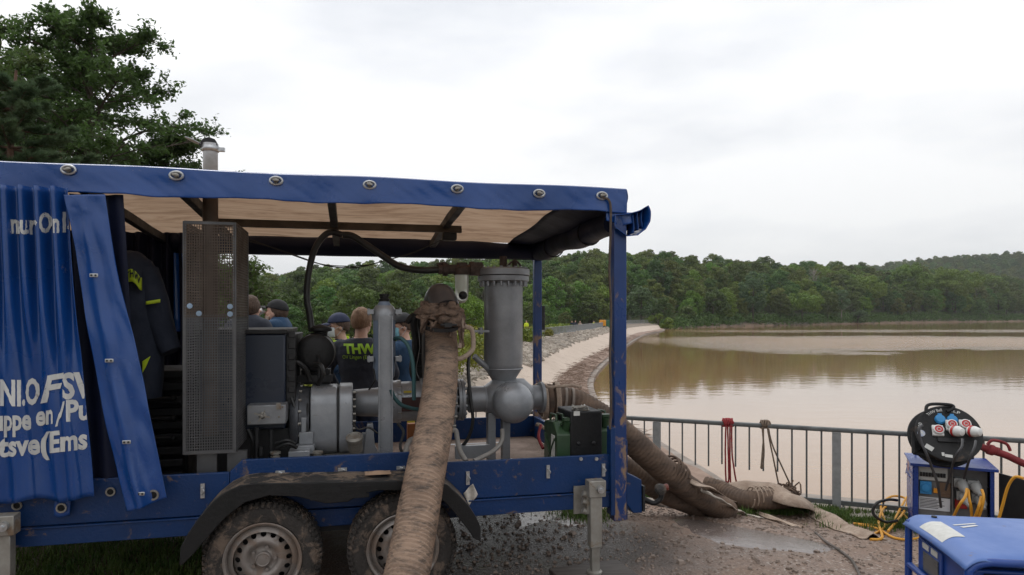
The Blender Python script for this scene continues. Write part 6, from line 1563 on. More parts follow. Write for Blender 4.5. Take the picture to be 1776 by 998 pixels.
# ---- jerrycans
M_['can'] = mat('green_can_paint', (.028, .065, .028), (.02, .045, .02), rough=.4, scale=7, mud=.15, mscale=6)
def jerrycan(u0, u1, v0, v1, z0, z1, label, M_c=None):
    t = thing('jerrycan', label, 'jerrycan', ((u0+u1)/2, (v0+v1)/2, z0), TM); h = z1 - z0
    prof = [(v0, z0 + .01), (v0 + .01, z0), (v1 - .01, z0), (v1, z0 + .01), (v1, z1 - .09), (v1 - .02, z1 - .07), (v0 + .09, z1 - .05), (v0, z1 - .13)]
    b = MB(); b.prism(prof, u0, u1, 'yz'); b.build('body', M_['can'], t, bevel=.018)
    b = MB()
    for s in (u0 + .004, u1 - .004):
        d = -.004 if s < (u0+u1)/2 else .004
        for (a_, c_) in (((v0 + .04, z0 + .05), (v1 - .04, z1 - .16)), ((v1 - .04, z0 + .05), (v0 + .04, z1 - .16))): b.bar((s + d, a_[0], a_[1]), (s + d, c_[0], c_[1]), .02, .012)
    b.build('pressed_ribs', M_['can'], t, bevel=.003)
    b = MB()
    for k in range(3): uu = u0 + (u1-u0)*(k+.7)/3.4; b.tube([(uu, v0 + .12, z1 - .055), (uu, v0 + .13, z1 - .012), (uu, v1 - .06, z1 - .02), (uu, v1 - .05, z1 - .065)], .009, 8)
    b.build('handle', M_['can'], t)
    b = MB(); b.cyl(((u0+u1)/2, v0 + .045, z1 - .10), ((u0+u1)/2, v0 + .02, z1 - .035), .03, n=16); b.cbox(((u0+u1)/2, v0 + .025, z1 - .025), (.06, .05, .02)); b.tube([((u0+u1)/2 - .03, v0 + .01, z1 - .03), ((u0+u1)/2 - .045, v0 + .03, z1 - .06), ((u0+u1)/2 - .03, v0 + .07, z1 - .08)], .007, 6); b.build('spout_cap', M_['can'], t)
    return t
jz1 = Z(1010, 706, .3)
j1 = jerrycan(X(960, .28), X(998, .3), .20, .52, .61, Z(975, 718, .3), 'green jerrycan with a white side label, left of the black box')
b = MB(); b.box((X(960, .28) - .003, .25, .70), (X(960, .28), .33, .93)); b.build('paper_label', mat('paper', (.62, .62, .58), (.5, .5, .47), rough=.8, scale=25), j1)
jerrycan(X(1030, .3), X(1057, .3), .20, .52, .61, Z(1045, 712, .3), 'green jerrycan wedged between the black box and the corner post')
b = MB(); bx0, bx1 = X(987, .22), X(1042, .22); b.box((bx0, .19, .615), (bx1, .50, Z(1010, 713, .22))); 
bb_ = thing('black_box', 'black plastic box with small white label between two green jerrycans', 'box', ((bx0+bx1)/2, .35, .61), TM); b.build('body', M_['rubber'], bb_, bevel=.010)
b = MB(); p = T(1001, 714, .18); b.box((p.x - .022, .1865, p.z - .03), (p.x + .022, .189, p.z)); b.build('paper_label', bpy.data.materials['paper'], bb_)
for q in ((1004, 770), (1030, 769)): b = MB(); p = T(q[0], q[1], .18); b.lathe([(.014, 0), (.014, .01), (.008, .014), (0, .014)], (p.x, .19, p.z), (0, -1, 0), 12); b.build('screw_head', M_['dark'], bb_)
b = MB(); p = T(1006, 708, .25)
for k in range(6): b.tube([p + Vector((rnd.uniform(-.06, .06), rnd.uniform(-.04, .04), rnd.uniform(-.015, .02))) for _ in range(4)], .007, 6)
b.build('buckle_strap', M_['steel'], M=TM, origin=p, label='tangle of metal buckles on top of the black box', cat='buckle')
# red lashing strap
red = mat('red_strap', (.26, .02, .025), (.15, .015, .018), rough=.7, scale=8)
b = MB()
for k in range(7):
    q = [T(rnd.uniform(893, 950), rnd.uniform(775, 785), rnd.uniform(.45, .75)) for _ in range(5)]
    for a_ in q: a_.z = .635 + rnd.uniform(0, .035)
    b.tube(bez(q, 6), .016, 6, ov=lambda i, a: .35 + .65*abs(math.cos(a)))
b.tube(bez([T(938, 738, .8), T(934, 758, .7), T(942, 778, .6)], 5), .012, 6)
b.build('lashing_strap', red, M=TM, origin=T(920, 785, .6), label='heap of red lashing strap on the muddy deck', cat='strap')
# work jacket hanging inside at the left
jk = thing('work_jacket', 'dark navy work jacket with yellow reflective bands hanging inside the canopy', 'jacket', (X(245, .45), .5, Z(245, 600, .45)), TM)
def cloth_tube(pts_, rads, b, n=18, fl=.55, seed=0):
    q = bez([T(*p) for p in pts_], 6); k = len(q); rr = [np.interp(i/(k-1), [j/(len(rads)-1) for j in range(len(rads))], rads) for i in range(k)]
    b.tube(q, rr, n, ov=lambda i, a: 1 + .12*noise.noise(Vector((math.cos(a)*2, math.sin(a)*2, i*.35 + seed))))
M_['jacket'] = mat('navy_cloth', (.014, .02, .038), (.009, .013, .026), rough=.85, scale=5, bump=.3, bscale=15)
b = MB(); cloth_tube([(225, 440, .5), (226, 460, .48), (236, 520, .45), (246, 600, .42), (250, 690, .42)], [.05, .13, .14, .13, .10], b); cloth_tube([(255, 470, .45), (268, 520, .4), (285, 580, .38), (298, 610, .36)], [.07, .08, .07, .06], b, seed=4)
b.build('cloth', M_['jacket'], jk)
yel = mat('lime_reflective', (.50, .62, .02), (.38, .5, .02), rough=.5, scale=9)
b = MB(); b.grid(lambda a, c: T(214 + a*32, 476 - 12*math.sin(PI*min(a*1.1, 1)) + c*22 + 6*a, .30 - .04*math.sin(PI*a)), 12, 4); yb = b.build('yellow_band', yel, jk, solid=.003)
vs, fs = text_mesh('THW', 1.0, 0, .03); b = MB(); wd = max(v.x for v in vs)
b.add([T(218 + v.x/wd*26, 490 - 11*math.sin(PI*min(v.x/wd*1.1, 1)) - v.y/.72*13 + 3*v.x/wd, .285 - .04*math.sin(PI*v.x/wd)) for v in vs], fs); b.build('lettering', M_['jacket'], yb, fixn=False)
b = MB(); b.grid(lambda a, c: T(253 + a*25, 523 - 4*a + c*6, .29), 8, 2); b.grid(lambda a, c: T(247 + a*14*(1-c*.6), 627 - 9*a + c*20, .28), 6, 4); b.build('yellow_band', yel, jk, solid=.003)
# ============================================================ PEOPLE
M_['skin'] = mat('skin', (.58, .36, .27), (.50, .29, .21), rough=.5, scale=12)
M_['hair_brown'] = mat('brown_hair', (.10, .055, .032), (.05, .028, .018), rough=.7, scale=30, bump=.8, bscale=90, stretch=(1, 1, .3))
M_['hair_fair'] = mat('fair_hair', (.30, .18, .10), (.17, .095, .055), rough=.7, scale=30, bump=.8, bscale=90, stretch=(1, 1, .3))
M_['tshirt'] = mat('dark_tshirt', (.030, .035, .05), (.022, .026, .038), rough=.9, scale=4, bump=.5, bscale=9)
M_['workblue'] = mat('work_blue_cloth', (.015, .055, .12), (.012, .038, .085), rough=.85, scale=4, bump=.5, bscale=10)
M_['trousers'] = mat('dark_blue_trousers', (.012, .022, .05), (.009, .016, .036), rough=.85, scale=4, bump=.4, bscale=10)
M_['cap_black'] = mat('black_cap', (.012, .012, .014), rough=.8)
M_['cap_navy'] = mat('navy_cap', (.018, .026, .065), rough=.8)
M_['mask'] = mat('pale_mask', (.60, .63, .64), (.48, .52, .54), rough=.8, scale=20)
M_['mask_blue'] = mat('light_blue_mask', (.22, .48, .56), (.18, .40, .48), rough=.8, scale=20)
M_['lime'] = mat('lime_band', (.62, .85, .03), (.5, .72, .02), rough=.5)
M_['lime_print'] = mat('lime_print', (.36, .62, .03), rough=.6)
M_['eye'] = mat('dark_eye', (.03, .02, .015), rough=.2)
def ell(b, c, r, n=20, m=14): b.sphere(c, 1, n, m, r)
def loft(b, rings, n=24, ex=2.4):
    """rings: (z, cx, cy, rx, ry) superellipse cross sections"""
    vs = []
    for (z, cx, cy, rx, ry) in rings:
        for j in range(n):
            a = 2*PI*j/n; c_, s_ = math.cos(a), math.sin(a); k = (abs(c_)**ex + abs(s_)**ex) ** (-1/ex)
            vs.append((cx + rx*c_*k, cy + ry*s_*k, z))
    m = len(rings); fs = [(i*n+j, i*n+(j+1) % n, (i+1)*n+(j+1) % n, (i+1)*n+j) for i in range(m-1) for j in range(n)]
    fs += [tuple(reversed(range(n))), tuple(range((m-1)*n, m*n))]; b.add(vs, fs)
def rem(o, vox, sm=3):
    md = o.modifiers.new('join', 'REMESH'); md.mode = 'VOXEL'; md.voxel_size = vox; md.use_smooth_shade = True
    if sm: m2 = o.modifiers.new('smooth', 'SMOOTH'); m2.iterations = sm; m2.factor = .5
def hand(b, wrist, dirv, palmn, sc_=1.0, curl=.5, side=1):
    """palm and five separate bent fingers; dirv: along the hand, palmn: palm normal"""
    d = Vector(dirv).normalized(); nrm = Vector(palmn); nrm = (nrm - d*nrm.dot(d)).normalized(); s = d.cross(nrm)*side
    w0 = Vector(wrist)
    pts_ = [w0 - d*.02, w0 + d*.03, w0 + d*.07, w0 + d*.095]
    b.tube(pts_, [.026*sc_, .033*sc_, .038*sc_, .034*sc_], 12, ov=lambda i, a: .62 + .38*abs(math.cos(a)))
    for k, (off, L) in enumerate(((-.030, .068), (-.010, .078), (.010, .072), (.028, .056))):
        p = w0 + d*.088 + s*off*sc_; q = [p]; ang_ = .25; dd = d
        for j in range(3):
            ang_ += curl*.75; dd = (d*math.cos(ang_) + nrm*math.sin(ang_)); q.append(q[-1] + dd*L*(.42, .32, .26)[j]*sc_)
        b.tube(q, [.0092, .009, .0082, .0068], 8)
    p = w0 + d*.03 - s*.028*sc_; q = [p, p + (d*.5 - s*.8)*.03, p + (d*.9 - s*.7 + nrm*.5)*.055, p + (d*1.1 - s*.35 + nrm*.9)*.072]
    b.tube(q, [.014, .0125, .011, .008], 8)
def person(label, x, y, z0, yaw, H, armL, armR, hair=None, shirt='tshirt', head_yaw=0, head_pitch=0, cap=None, mask=None, beard=None, neck_lean=.02, lean=0, curlL=.5, curlR=.5, handnR=(0, 0, -1), handnL=(0, 0, -1), legs=True, hw=.0, Kb=None, bw=1.0):
    """local frame: x to the right of the person, y forward; arms: (elbow, wrist, hand direction)"""
    K = Kb or H / 1.80
    if bw != 1: armL = tuple(Vector(q) + (Vector((-.19*(bw-1), 0, 0)) if i < 2 else Vector()) for i, q in enumerate(armL)); armR = tuple(Vector(q) + (Vector((.19*(bw-1), 0, 0)) if i < 2 else Vector()) for i, q in enumerate(armR))
    t = thing('person', label, 'person', (x, y, z0)); t.matrix_world = Matrix.Translation((x, y, z0)) @ Matrix.Rotation(yaw, 4, 'Z'); FRM[t] = Vector((0, 0, 0))
    sh = 1.47*K; hipz = .95*K
    def torso(b, e, zlo, zhi=None):
        rings = [(zlo, 0, 0, .155 + e, .105 + e), (hipz + .05, 0, .0, .160 + e, .115 + e), (hipz + .16, 0, .0, .148 + e, .108 + e), (1.22*K, 0, -.005, .165 + e, .118 + e), (1.36*K, 0, -.01, .185 + e, .118 + e), (1.43*K, 0, -.012, .185 + e, .100 + e), (1.475*K, 0, -.01, .150 + e, .078 + e), (1.51*K, 0, -.005, .075 + e, .060 + e)]
        loft(b, [(z, cx, cy, rx*bw, ry) for z, cx, cy, rx, ry in rings])
    def limb(b, pts_, rs, e=0): b.tube(bez(pts_, 4), [float(np.interp(i/((len(pts_)-1)*4), [j/(len(rs)-1) for j in range(len(rs))], rs)) + e for i in range((len(pts_)-1)*4 + 1)], 14)
    SL, SR = Vector((-.185*bw, -.012, 1.435*K)), Vector((.185*bw, -.012, 1.435*K))
    def arms(b, e, cut=1.0, only=None):
        for S, A in ((SL, armL), (SR, armR)):
            el, wr = Vector(A[0]), Vector(A[1]); wr2 = el.lerp(wr, cut)
            limb(b, [S*1.0 - Vector((S.x*.25, 0, 0)), S + (el-S)*.15, S.lerp(el, .55), el, el.lerp(wr2, .5), wr2], [.062, .060, .050, .044, .040, .028 + (.012 if e else 0)], e)
    def legs_(b, e, z_end):
        for s in (-1, 1):
            hp, kn, an = Vector((s*.085, 0, hipz)), Vector((s*.10, .015, .50*K)), Vector((s*.11, -.01, .09))
            limb(b, [hp, hp.lerp(kn, .5), kn, kn.lerp(an, .4) + Vector((0, -.02, 0)), an], [.088, .078, .058, .055, .040], e)
    # body
    b = MB(); torso(b, 0, hipz - .05); arms(b, 0); legs_(b, 0, 0)
    Hc = Vector((0, neck_lean + .015, H - .128)); R0 = Matrix.Translation(Hc) @ Matrix.Rotation(head_yaw, 4, 'Z') @ Matrix.Rotation(head_pitch, 4, 'X') @ Matrix.Scale(1.10, 4)
    nk0 = Vector((0, -.01, 1.46*K)); b.tube([nk0, nk0.lerp(Hc, .5), Hc - Vector((0, .01, .02))], [.066, .058, .056], 18)
    hb = MB(); ell(hb, (0, -.012, .015), (.076, .095, .098)); ell(hb, (0, .020, -.045), (.062, .072, .072)); ell(hb, (0, .052, -.088), (.030, .030, .024)); ell(hb, (0, .060, .012), (.055, .028, .03))
    hb.tube([(0, .082, .005), (0, .104, -.032), (0, .088, -.040)], [.008, .0135, .010], 8); ell(hb, (0, .088, -.062), (.022, .012, .009))
    for s in (-1, 1): ell(hb, (s*.078, -.008, -.012), (.010, .020, .032), 10, 8); ell(hb, (s*.040, .060, -.03), (.022, .02, .022), 10, 8)
    b.add([R0 @ Vector(v) for v in hb.v], hb.f)
    for A, hn, cl, sd__ in ((armL, handnL, curlL, -1), (armR, handnR, curlR, 1)): hand(b, A[1], A[2], hn, 1.0, cl, sd__)
    for s in (-1, 1): b.tube([(s*.11, -.06, .045), (s*.115, .02, .05), (s*.12, .17, .03)], [.04, .045, .035], 10)
    o = b.build('body', M_['skin'], t, fixn=False); rem(o, .0062, 2)
    for s in (-1, 1):
        e = MB(); p = R0 @ Vector((s*.031, .078, .004)); e.sphere(p, .0085, 10, 8); e.build('eye', M_['eye'], t)
    # clothes
    b = MB(); torso(b, .014, hipz - .06); arms(b, .011, .93); sh_o = b.build('shirt' if shirt == 'tshirt' else 'jacket', M_[shirt], t, fixn=False); rem(sh_o, .011, 4)
    dt = bpy.data.textures.get('cloth_folds') or bpy.data.textures.new('cloth_folds', 'CLOUDS'); dt.noise_scale = .11
    md = sh_o.modifiers.new('folds', 'DISPLACE'); md.texture = dt; md.strength = .016; md.mid_level = .5
    b = MB(); loft(b, [(hipz - .10, 0, 0, .165, .118), (hipz + .04, 0, 0, .168, .122)]); legs_(b, .018, 0); tr_o = b.build('trousers', M_['trousers'], t, fixn=False); rem(tr_o, .013, 3)
    for s in (-1, 1):
        b = MB(); b.tube([(s*.11, -.075, .05), (s*.113, .0, .055), (s*.12, .10, .048), (s*.122, .20, .035)], [.05, .055, .05, .032], 12, ov=lambda i, a: 1); b.box((s*.115 - .045, -.11, 0), (s*.115 + .05, .22, .02)); b.build('boot', M_['rubber'], t, fixn=False)
    b = MB(); b.tube([Vector((.073*math.cos(a), -.01 + .062*math.sin(a), 1.505*K + .006*math.sin(a))) for a in [2*PI*i/24 for i in range(24)]], .011, 8, closed=True); b.build('collar', M_[shirt], t, fixn=False)
    # hair
    if hair:
        def hf(a, c):
            az = 2*PI*a; d = math.sin(az)     # +1 at the face, -1 at the back
            lim = .50 + .5*(.5 - d*.5)*1.0 + .10*(abs(math.cos(az))**3)
            lim = np.interp(d, [-1, -.2, .35, .6, 1], [2.32, 2.05, 1.55, 1.15, .98]); th = c*lim
            k = 1.055 + .03*noise.noise(Vector((az*2, th*4, H))) + (.03 if th < .9 else 0)
            return R0 @ Vector((math.sin(th)*math.cos(az)*.078*k, -.014 + math.sin(th)*math.sin(az)*.097*k, .014 + math.cos(th)*.101*k))
        b = MB(); b.grid(hf, 48, 20); b.build('hair', M_[hair], t, solid=.012)
    if cap:
        b = MB()
        def cf(a, c):
            az = 2*PI*a; th = c*1.50; k = 1.10
            return R0 @ Vector((math.sin(th)*math.cos(az)*.080*k, -.012 + math.sin(th)*math.sin(az)*.098*k, .030 + math.cos(th)*.092*k))
        b.grid(cf, 40, 14); co = b.build('cap', M_[cap], t, solid=.006)
        b = MB(); b.grid(lambda a, c: R0 @ Vector(((a-.5)*.135*(1-.25*c*c), .070 + .05*math.cos((a-.5)*2.4) - .012 + .062*c*math.cos((a-.5)*2.2), .040 - .012*c - .05*(a-.5)**2*4*.35)), 12, 8); b.build('visor', M_[cap], co, solid=.005)
    if mask:
        def mf(a, c):
            az = (a-.5)*2.3; k = 1.0 + .16*math.cos(az)*math.sin(PI*c); zz_ = -.018 - c*.082
            return R0 @ Vector((math.sin(az)*.073*k, .012 + math.cos(az)*.086*k + .006*math.sin(c*18)*0, zz_ + .018*math.cos(az)*(1-c)))
        b = MB(); b.grid(mf, 20, 14); mo = b.build('mask', M_[mask], t, solid=.003)
        b = MB()
        for s in (-1, 1): b.tube(bez([R0 @ Vector((s*.068, .05, -.03)), R0 @ Vector((s*.084, .01, -.008)), R0 @ Vector((s*.082, -.03, -.02)), R0 @ Vector((s*.072, .03, -.09))], 4), .0018, 5)
        b.build('ear_loops', M_['mask'], mo, kind='stuff')
    if beard:
        b = MB(); b.grid(lambda a, c: R0 @ Vector((math.sin((a-.5)*2.9)*.066, .024 + math.cos((a-.5)*2.9)*.062, -.050 - c*.062)), 16, 8); b.build('beard', M_[beard], t, solid=.014)
    return t, sh_o
def wrap_print(b, m_, par, target, name='lettering', off=.003, back=True):
    o = b.build(name, m_, par, fixn=False); md = o.modifiers.new('wrap', 'SHRINKWRAP'); md.target = target; md.wrap_method = 'PROJECT'; md.use_project_y = True; md.use_negative_direction = True; md.use_positive_direction = True; md.offset = off
    return o
HANGL = ((-.27, -.03, 1.13), (-.27, .08, .90), (.02, .15, -1)); HANGR = ((.27, -.03, 1.13), (.27, .08, .90), (-.02, .15, -1))
PZ = .07
def ppos(px, Y): return ((px - 888)/F*Y, Y)
# man in the printed shirt, back to us
x, y = ppos(626, 6.5)
pt, ps = person('man seen from behind with fair hair and a lime THW print on his dark shirt', x, y, PZ, R(-4), 1.755, ((-.29, -.02, 1.15), (-.24, .14, .95), (.5, .8, -.2)), ((.29, .0, 1.15), (.22, .2, 1.02), (-.4, .9, 0)), hair='hair_fair', head_yaw=R(-8), bw=1.16)
for (s_, cx, zc_, hgt, wid, bo) in (('THW', .012, 1.335, .088, .30, .045), ('OV Lingen (Ems)', .010, 1.283, .036, .30, .0)):
    vs, fs = text_mesh(s_, 1.0, -.22 if s_ == 'THW' else 0, bo); x0 = min(v.x for v in vs); x1 = max(v.x for v in vs)
    b = MB(); b.add([(cx + ((v.x - x0)/(x1-x0) - .5)*wid, -.22, zc_ + v.y/.72*hgt) for v in vs], fs)
    wrap_print(b, M_['lime_print'], ps, ps)
# man with navy cap, pale mask and lime braces
x, y = ppos(592, 7.35)
pt, ps = person('man in navy cap and pale face mask with lime bands on his blue jacket', x, y, PZ, R(100), 1.70, ((-.28, .05, 1.13), (-.18, .25, 1.05), (.6, .6, 0)), ((.28, .05, 1.13), (.16, .26, 1.02), (-.6, .6, 0)), hair='hair_brown', cap='cap_navy', mask='mask', shirt='workblue', head_yaw=R(15), head_pitch=R(-4))
for (xa, xb, za, zb_) in ((-.20, -.075, 1.365, 1.395), (-.20, -.165, 1.39, 1.475), (.075, .20, 1.365, 1.395), (.165, .20, 1.39, 1.475)):
    b = MB(); b.grid(lambda a, c: (xa + (xb-xa)*a, .2, za + (zb_-za)*c), 6, 4); wrap_print(b, M_['lime'], ps, ps, 'reflective_band')
    b = MB(); b.grid(lambda a, c: (xa + (xb-xa)*a, -.2, za + (zb_-za)*c), 6, 4); wrap_print(b, M_['lime'], ps, ps, 'reflective_band')
bd = MB(); bd.grid(lambda a, c: (.208 - .0*a, -.07 + .13*a, 1.425 + .028*c + .012*math.sin(PI*a)), 8, 3); bd.build('reflective_band', M_['lime'], ps, solid=.006)
bd = MB(); bd.grid(lambda a, c: (-.208 - .004*math.sin(PI*a), -.10 + .18*a, 1.395 + .03*c), 8, 3); bd.build('reflective_band', M_['lime'], ps, solid=.006)
# man with black cap and blue mask holding a phone
x, y = ppos(702, 7.3)
pt, ps = person('man in black cap and light blue face mask holding a dark phone', x, y, PZ, R(62), 1.70, ((-.29, .06, 1.12), (-.10, .33, 1.14), (.9, .35, .1)), ((.28, .08, 1.12), (.07, .34, 1.13), (-.9, .35, .1)), hair='hair_brown', cap='cap_black', mask='mask_blue', shirt='workblue', head_yaw=R(48), head_pitch=R(-6), curlL=.8, curlR=.8, handnR=(0, -.3, 1), handnL=(0, -.3, 1))
b = MB(); pm_ = pt.matrix_world @ Vector((0, .42, 1.19)); M2 = Matrix.Translation(pm_) @ Matrix.Rotation(R(62), 4, 'Z') @ Matrix.Rotation(R(35), 4, 'X'); b.box((-.075, -.04, -.005), (.075, .04, .005), M2); b.build('phone', M_['dark'], origin=pm_, bevel=.003, label='dark phone in the hands of the man with the light blue mask', cat='phone')
# man with black cap drinking
x, y = ppos(484, 7.5)
pt, ps = person('bearded man in black cap and blue jacket drinking from a white cup', x, y, PZ, R(95), 1.85, ((-.30, .20, 1.50), (-.07, .25, 1.64), (.25, -.1, 1)), ((.28, .02, 1.15), (.25, .12, .95), (0, .3, -1)), hair='hair_brown', cap='cap_black', shirt='workblue', head_yaw=R(-6), head_pitch=R(12), beard='canvas', Kb=1.105, curlL=.9, handnL=(0, -1, .2))
b = MB(); cpos = pt.matrix_world @ Vector((-.01, .20, 1.72)); b.lathe([(.024, -.045), (.034, .045), (.030, .045), (.021, -.04)], cpos, pt.matrix_world.to_3x3() @ Vector((0, -.75, .55)), 20); b.build('cup', mat('white_cup', (.72, .72, .70), rough=.5), origin=cpos, label='white paper cup raised to the mouth of the bearded man', cat='cup')
# brown haired man at the guard
x, y = ppos(432, 6.95)
person('man with short brown hair and dark shirt, seen from behind beside the mesh guard', x, y, PZ, R(-8), 1.885, HANGL, HANGR, hair='hair_brown', head_yaw=R(4), Kb=1.12)

# ---- distant people and things on the dam
def small_person(px, Y, ytop, label, top_m, Hh=1.75):
    x = (px - 888)/F*Y; zt = EYE - (ytop - HZ)/F*Y; z = zt - Hh
    t = thing('person', label, 'person', (x, Y, z)); b = MB()
    loft(b, [(z + .85, x, Y, .15, .11), (z + 1.1, x, Y, .17, .12), (z + 1.35, x, Y, .21, .12), (z + 1.45, x, Y, .18, .10), (z + 1.5, x, Y, .07, .07)], 12)
    for s in (-1, 1): b.tube([(x + s*.19, Y, z + 1.42), (x + s*.26, Y - .05, z + 1.12), (x + s*.22, Y - .15, z + .9)], [.06, .05, .035], 8)
    for s in (-1, 1): b.tube([(x + s*.09, Y, z + .9), (x + s*.11, Y, z + .45), (x + s*.11, Y, z + .05)], [.09, .065, .05], 8)
    b.build('body', top_m, t)
    b = MB(); ell(b, (x, Y, z + Hh - .12), (.08, .095, .12), 12, 8); b.tube([(x, Y, z + 1.45), (x, Y, z + 1.6)], .055, 8); b.build('head', M_['skin'], t)
hv = mat('hi_vis', (.70, .85, .02), rough=.6)
for i, (px, Y, yt, lab, m_) in enumerate(((913, 84, 556.5, 'distant person in lime hi-vis, leftmost on the dam', hv), (992, 98, 557, 'distant person in dark clothes, leftmost of the dark trio on the dam', M_['trousers']), (998, 99, 556.5, 'distant person in dark clothes, middle of the dark trio on the dam', M_['tshirt']), (1006, 99, 557, 'distant person in pale clothes, rightmost of the trio on the dam', M_['canvas']), (1030, 103, 557, 'distant person in lime hi-vis, rightmost on the dam', hv))):
    small_person(px, Y, yt, lab, m_)
def P3(px, py, Y): return P(px, py, Y)
p = P3(1044, 562, 112); t = thing('skip_lorry', 'small orange vehicle parked at the far end of the dam crest', 'vehicle', p)
b = MB(); b.box((p.x - .1, p.y - .8, p.z - .4), (p.x + .55, p.y + 2.6, p.z + .62)); b.build('body', mat('orange_paint', (.75, .30, .01), rough=.4), t, bevel=.05)
b = MB(); b.box((p.x - .4, p.y - .6, p.z - .4), (p.x - .11, p.y + .8, p.z + .35)); b.build('cab', bpy.data.materials['orange_paint'], t, bevel=.08)
b = MB()
for s in (-.25, .3): b.cyl((p.x + s, p.y - .85, p.z - .5), (p.x + s, p.y - .6, p.z - .5), .22, n=16)
b.build('wheels', M_['rubber'], t, kind='stuff')
p = P3(1053, 562, 112); b = MB(); b.box((p.x - .45, p.y, p.z - .9), (p.x + .75, p.y + 2, p.z + .45)); b.prism([(p.x - .45, p.z + .45), (p.x + .75, p.z + .45), (p.x + .55, p.z + .62), (p.x - .25, p.z + .62)], p.y, p.y + 2); b.build('container', mat('green_paint', (.02, .12, .06), rough=.5), origin=p, bevel=.03, label='dark green container right of the orange vehicle on the dam', cat='container')
p = P3(1093, 562, 165); b = MB(); b.cyl((p.x, p.y, p.z - 2), (p.x, p.y, p.z + 1.7), .06, n=8); b.bar((p.x, p.y, p.z + 1.7), (p.x - .5, p.y, p.z + 1.8), .09, .07); b.build('street_lamp', M_['galv'], origin=p, label='thin grey lamp post at the far end of the dam', cat='lamp post')
# ============================================================ THINGS ON THE BANK
def railY(px):
    t = (px - 888)/F; k = (4.95 - 6.21*t)/(1.67 + .69*t); return 6.21 + .69*k
RH = GZ + .817
# canvas sheet dragged over the short hose
def sheet(spine, wid, name, m_, label, cat, nu=60, nv=8, arch=.05, seed=0, drape=None):
    sp_ = bez(spine, 10); n = len(sp_) - 1
    def fn(a, c):
        i = a*n; j = min(int(i), n-1); p = sp_[j].lerp(sp_[j+1], i-j); d = (sp_[min(j+1, n)] - sp_[max(j-1, 0)]).normalized(); s = d.cross(Vector((0, 0, 1))).normalized()
        w_ = wid(a); u = (c - .5)*2; q = p + s*u*w_*.5
        q.z += arch*(1-u*u)*(.4 + .6*noise.noise(Vector((a*6, 0, seed)))) + .025*noise.noise(Vector((a*9, c*3, seed))) - (drape or 0)*u*u
        g_ = gsurf(q.x, q.y) + .008 if q.y < 6.9 else -9
        q.z = max(q.z, g_); return q
    b = MB(); b.grid(fn, nu, nv); return b.build(name, m_, origin=spine[0], solid=.006, label=label, cat=cat)
g_ = lambda px, py, h=.0: gpix(px, py) + Vector((0, 0, h))
sheet([P(1248, 842, 7.0), P(1290, 838, 6.95), P(1335, 842, 6.85), P(1372, 856, 6.62), g_(1400, 886, .07), g_(1440, 905, .05), g_(1480, 922, .03), g_(1515, 936, .02)], lambda a: .25 + .05*math.sin(PI*a*1.3), 'canvas_sheet', M_['canvas'], 'muddy beige canvas hose sheet draped over the short hose and trailing to the right', 'canvas', arch=.05, seed=2, drape=.10)
sheet([P(1182, 828, 6.05), P(1225, 846, 5.98), g_(1285, 884, .05), g_(1335, 900, .02), g_(1392, 915, .012)], lambda a: .075*(1 - .4*a), 'flat_hose', M_['canvas'], 'flat beige hose strip slanting from the thick hose to the dirt', 'hose', arch=.02, seed=5)
sheet([P(1216, 850, 5.98), P(1250, 868, 5.95), g_(1290, 893, .01), g_(1322, 899, .008)], lambda a: .05, 'flat_hose', mat('pale_strap', (.50, .46, .40), (.34, .29, .24), rough=.8, scale=9), 'short pale strap curling under the thick hose onto the grass', 'strap', arch=.015, seed=7)
b = MB(); b.tube([P(1165, 818, 6.1), P(1184, 826, 6.1)], .022, 8); b.build('timber', M_['bark'], origin=P(1165, 818, 6.1), label='dark stick poking out beside the thick hoses', cat='stick')
for (pts_, lab) in (([(1140, 866), (1190, 876), (1230, 884)], 'grey plank edge lying in the grass under the hoses'), ([(1100, 868), (1150, 880), (1200, 885)], 'second plank edge lying nearer the trailer under the hoses')):
    q = [g_(*p_, .03) for p_ in pts_]; b = MB(); b.bar(q[0], q[-1], .10, .03); b.build('plank', M_['edge'], origin=q[0], bevel=.004, label=lab, cat='plank')
# clump of roots at the rail foot
b = MB(); c = P(1368, 852, 6.85)
for k in range(40): p = c + Vector((rnd.gauss(0, .05), rnd.gauss(0, .04), rnd.gauss(0, .03))); b.tube(bez([p, p + Vector((rnd.gauss(0, .06), rnd.gauss(0, .04), rnd.gauss(0, .03))), p + Vector((rnd.gauss(0, .09), rnd.gauss(0, .05), rnd.gauss(-.03, .03)))], 3), .008, 5)
b.build('rope_bundle', M_['mudhose2'], origin=c, label='tangled dark rope bundle at the foot of the railing', cat='rope')
# ropes over the railing
def rope(name, label, strands, m_, r=.0095, knot=None):
    o = P(*strands[0][0]); b = MB()
    for s in strands: b.tube(bez([P(*q) for q in s], 8), r, 8, ov=lambda i, a: 1 + .13*math.sin(3*a + i*1.3))
    if knot:
        c, n = P(*knot[:3]), knot[3]
        for k in range(n):
            off = (k/(n-1) - .5)*knot[4]; pts_ = [c + Vector((off + .010*math.sin(a*2 + k), .040*math.sin(a), .040*math.cos(a))) for a in [2*PI*i/14 for i in range(14)]]
            b.tube(pts_, r*1.15, 8, closed=True)
    return b.build(name, m_, origin=o, label=label, cat='rope')
yr = railY(1263) - .045
rr = mat('red_rope', (.30, .025, .028), (.16, .012, .016), rough=.8, scale=40)
rope('rope', 'red rope knotted over the railing with long hanging loops', [[(1259, 738, yr), (1258, 780, yr), (1259, 832, yr), (1262, 836, yr), (1264, 830, yr), (1263, 780, yr), (1262, 740, yr)], [(1266, 738, yr), (1266, 790, yr), (1267, 838, yr)], [(1269, 738, yr), (1270, 790, yr), (1277, 837, yr)]], rr, .0085, knot=(1262, 733, yr + .045, 7, .095))
yr = railY(1325) - .045
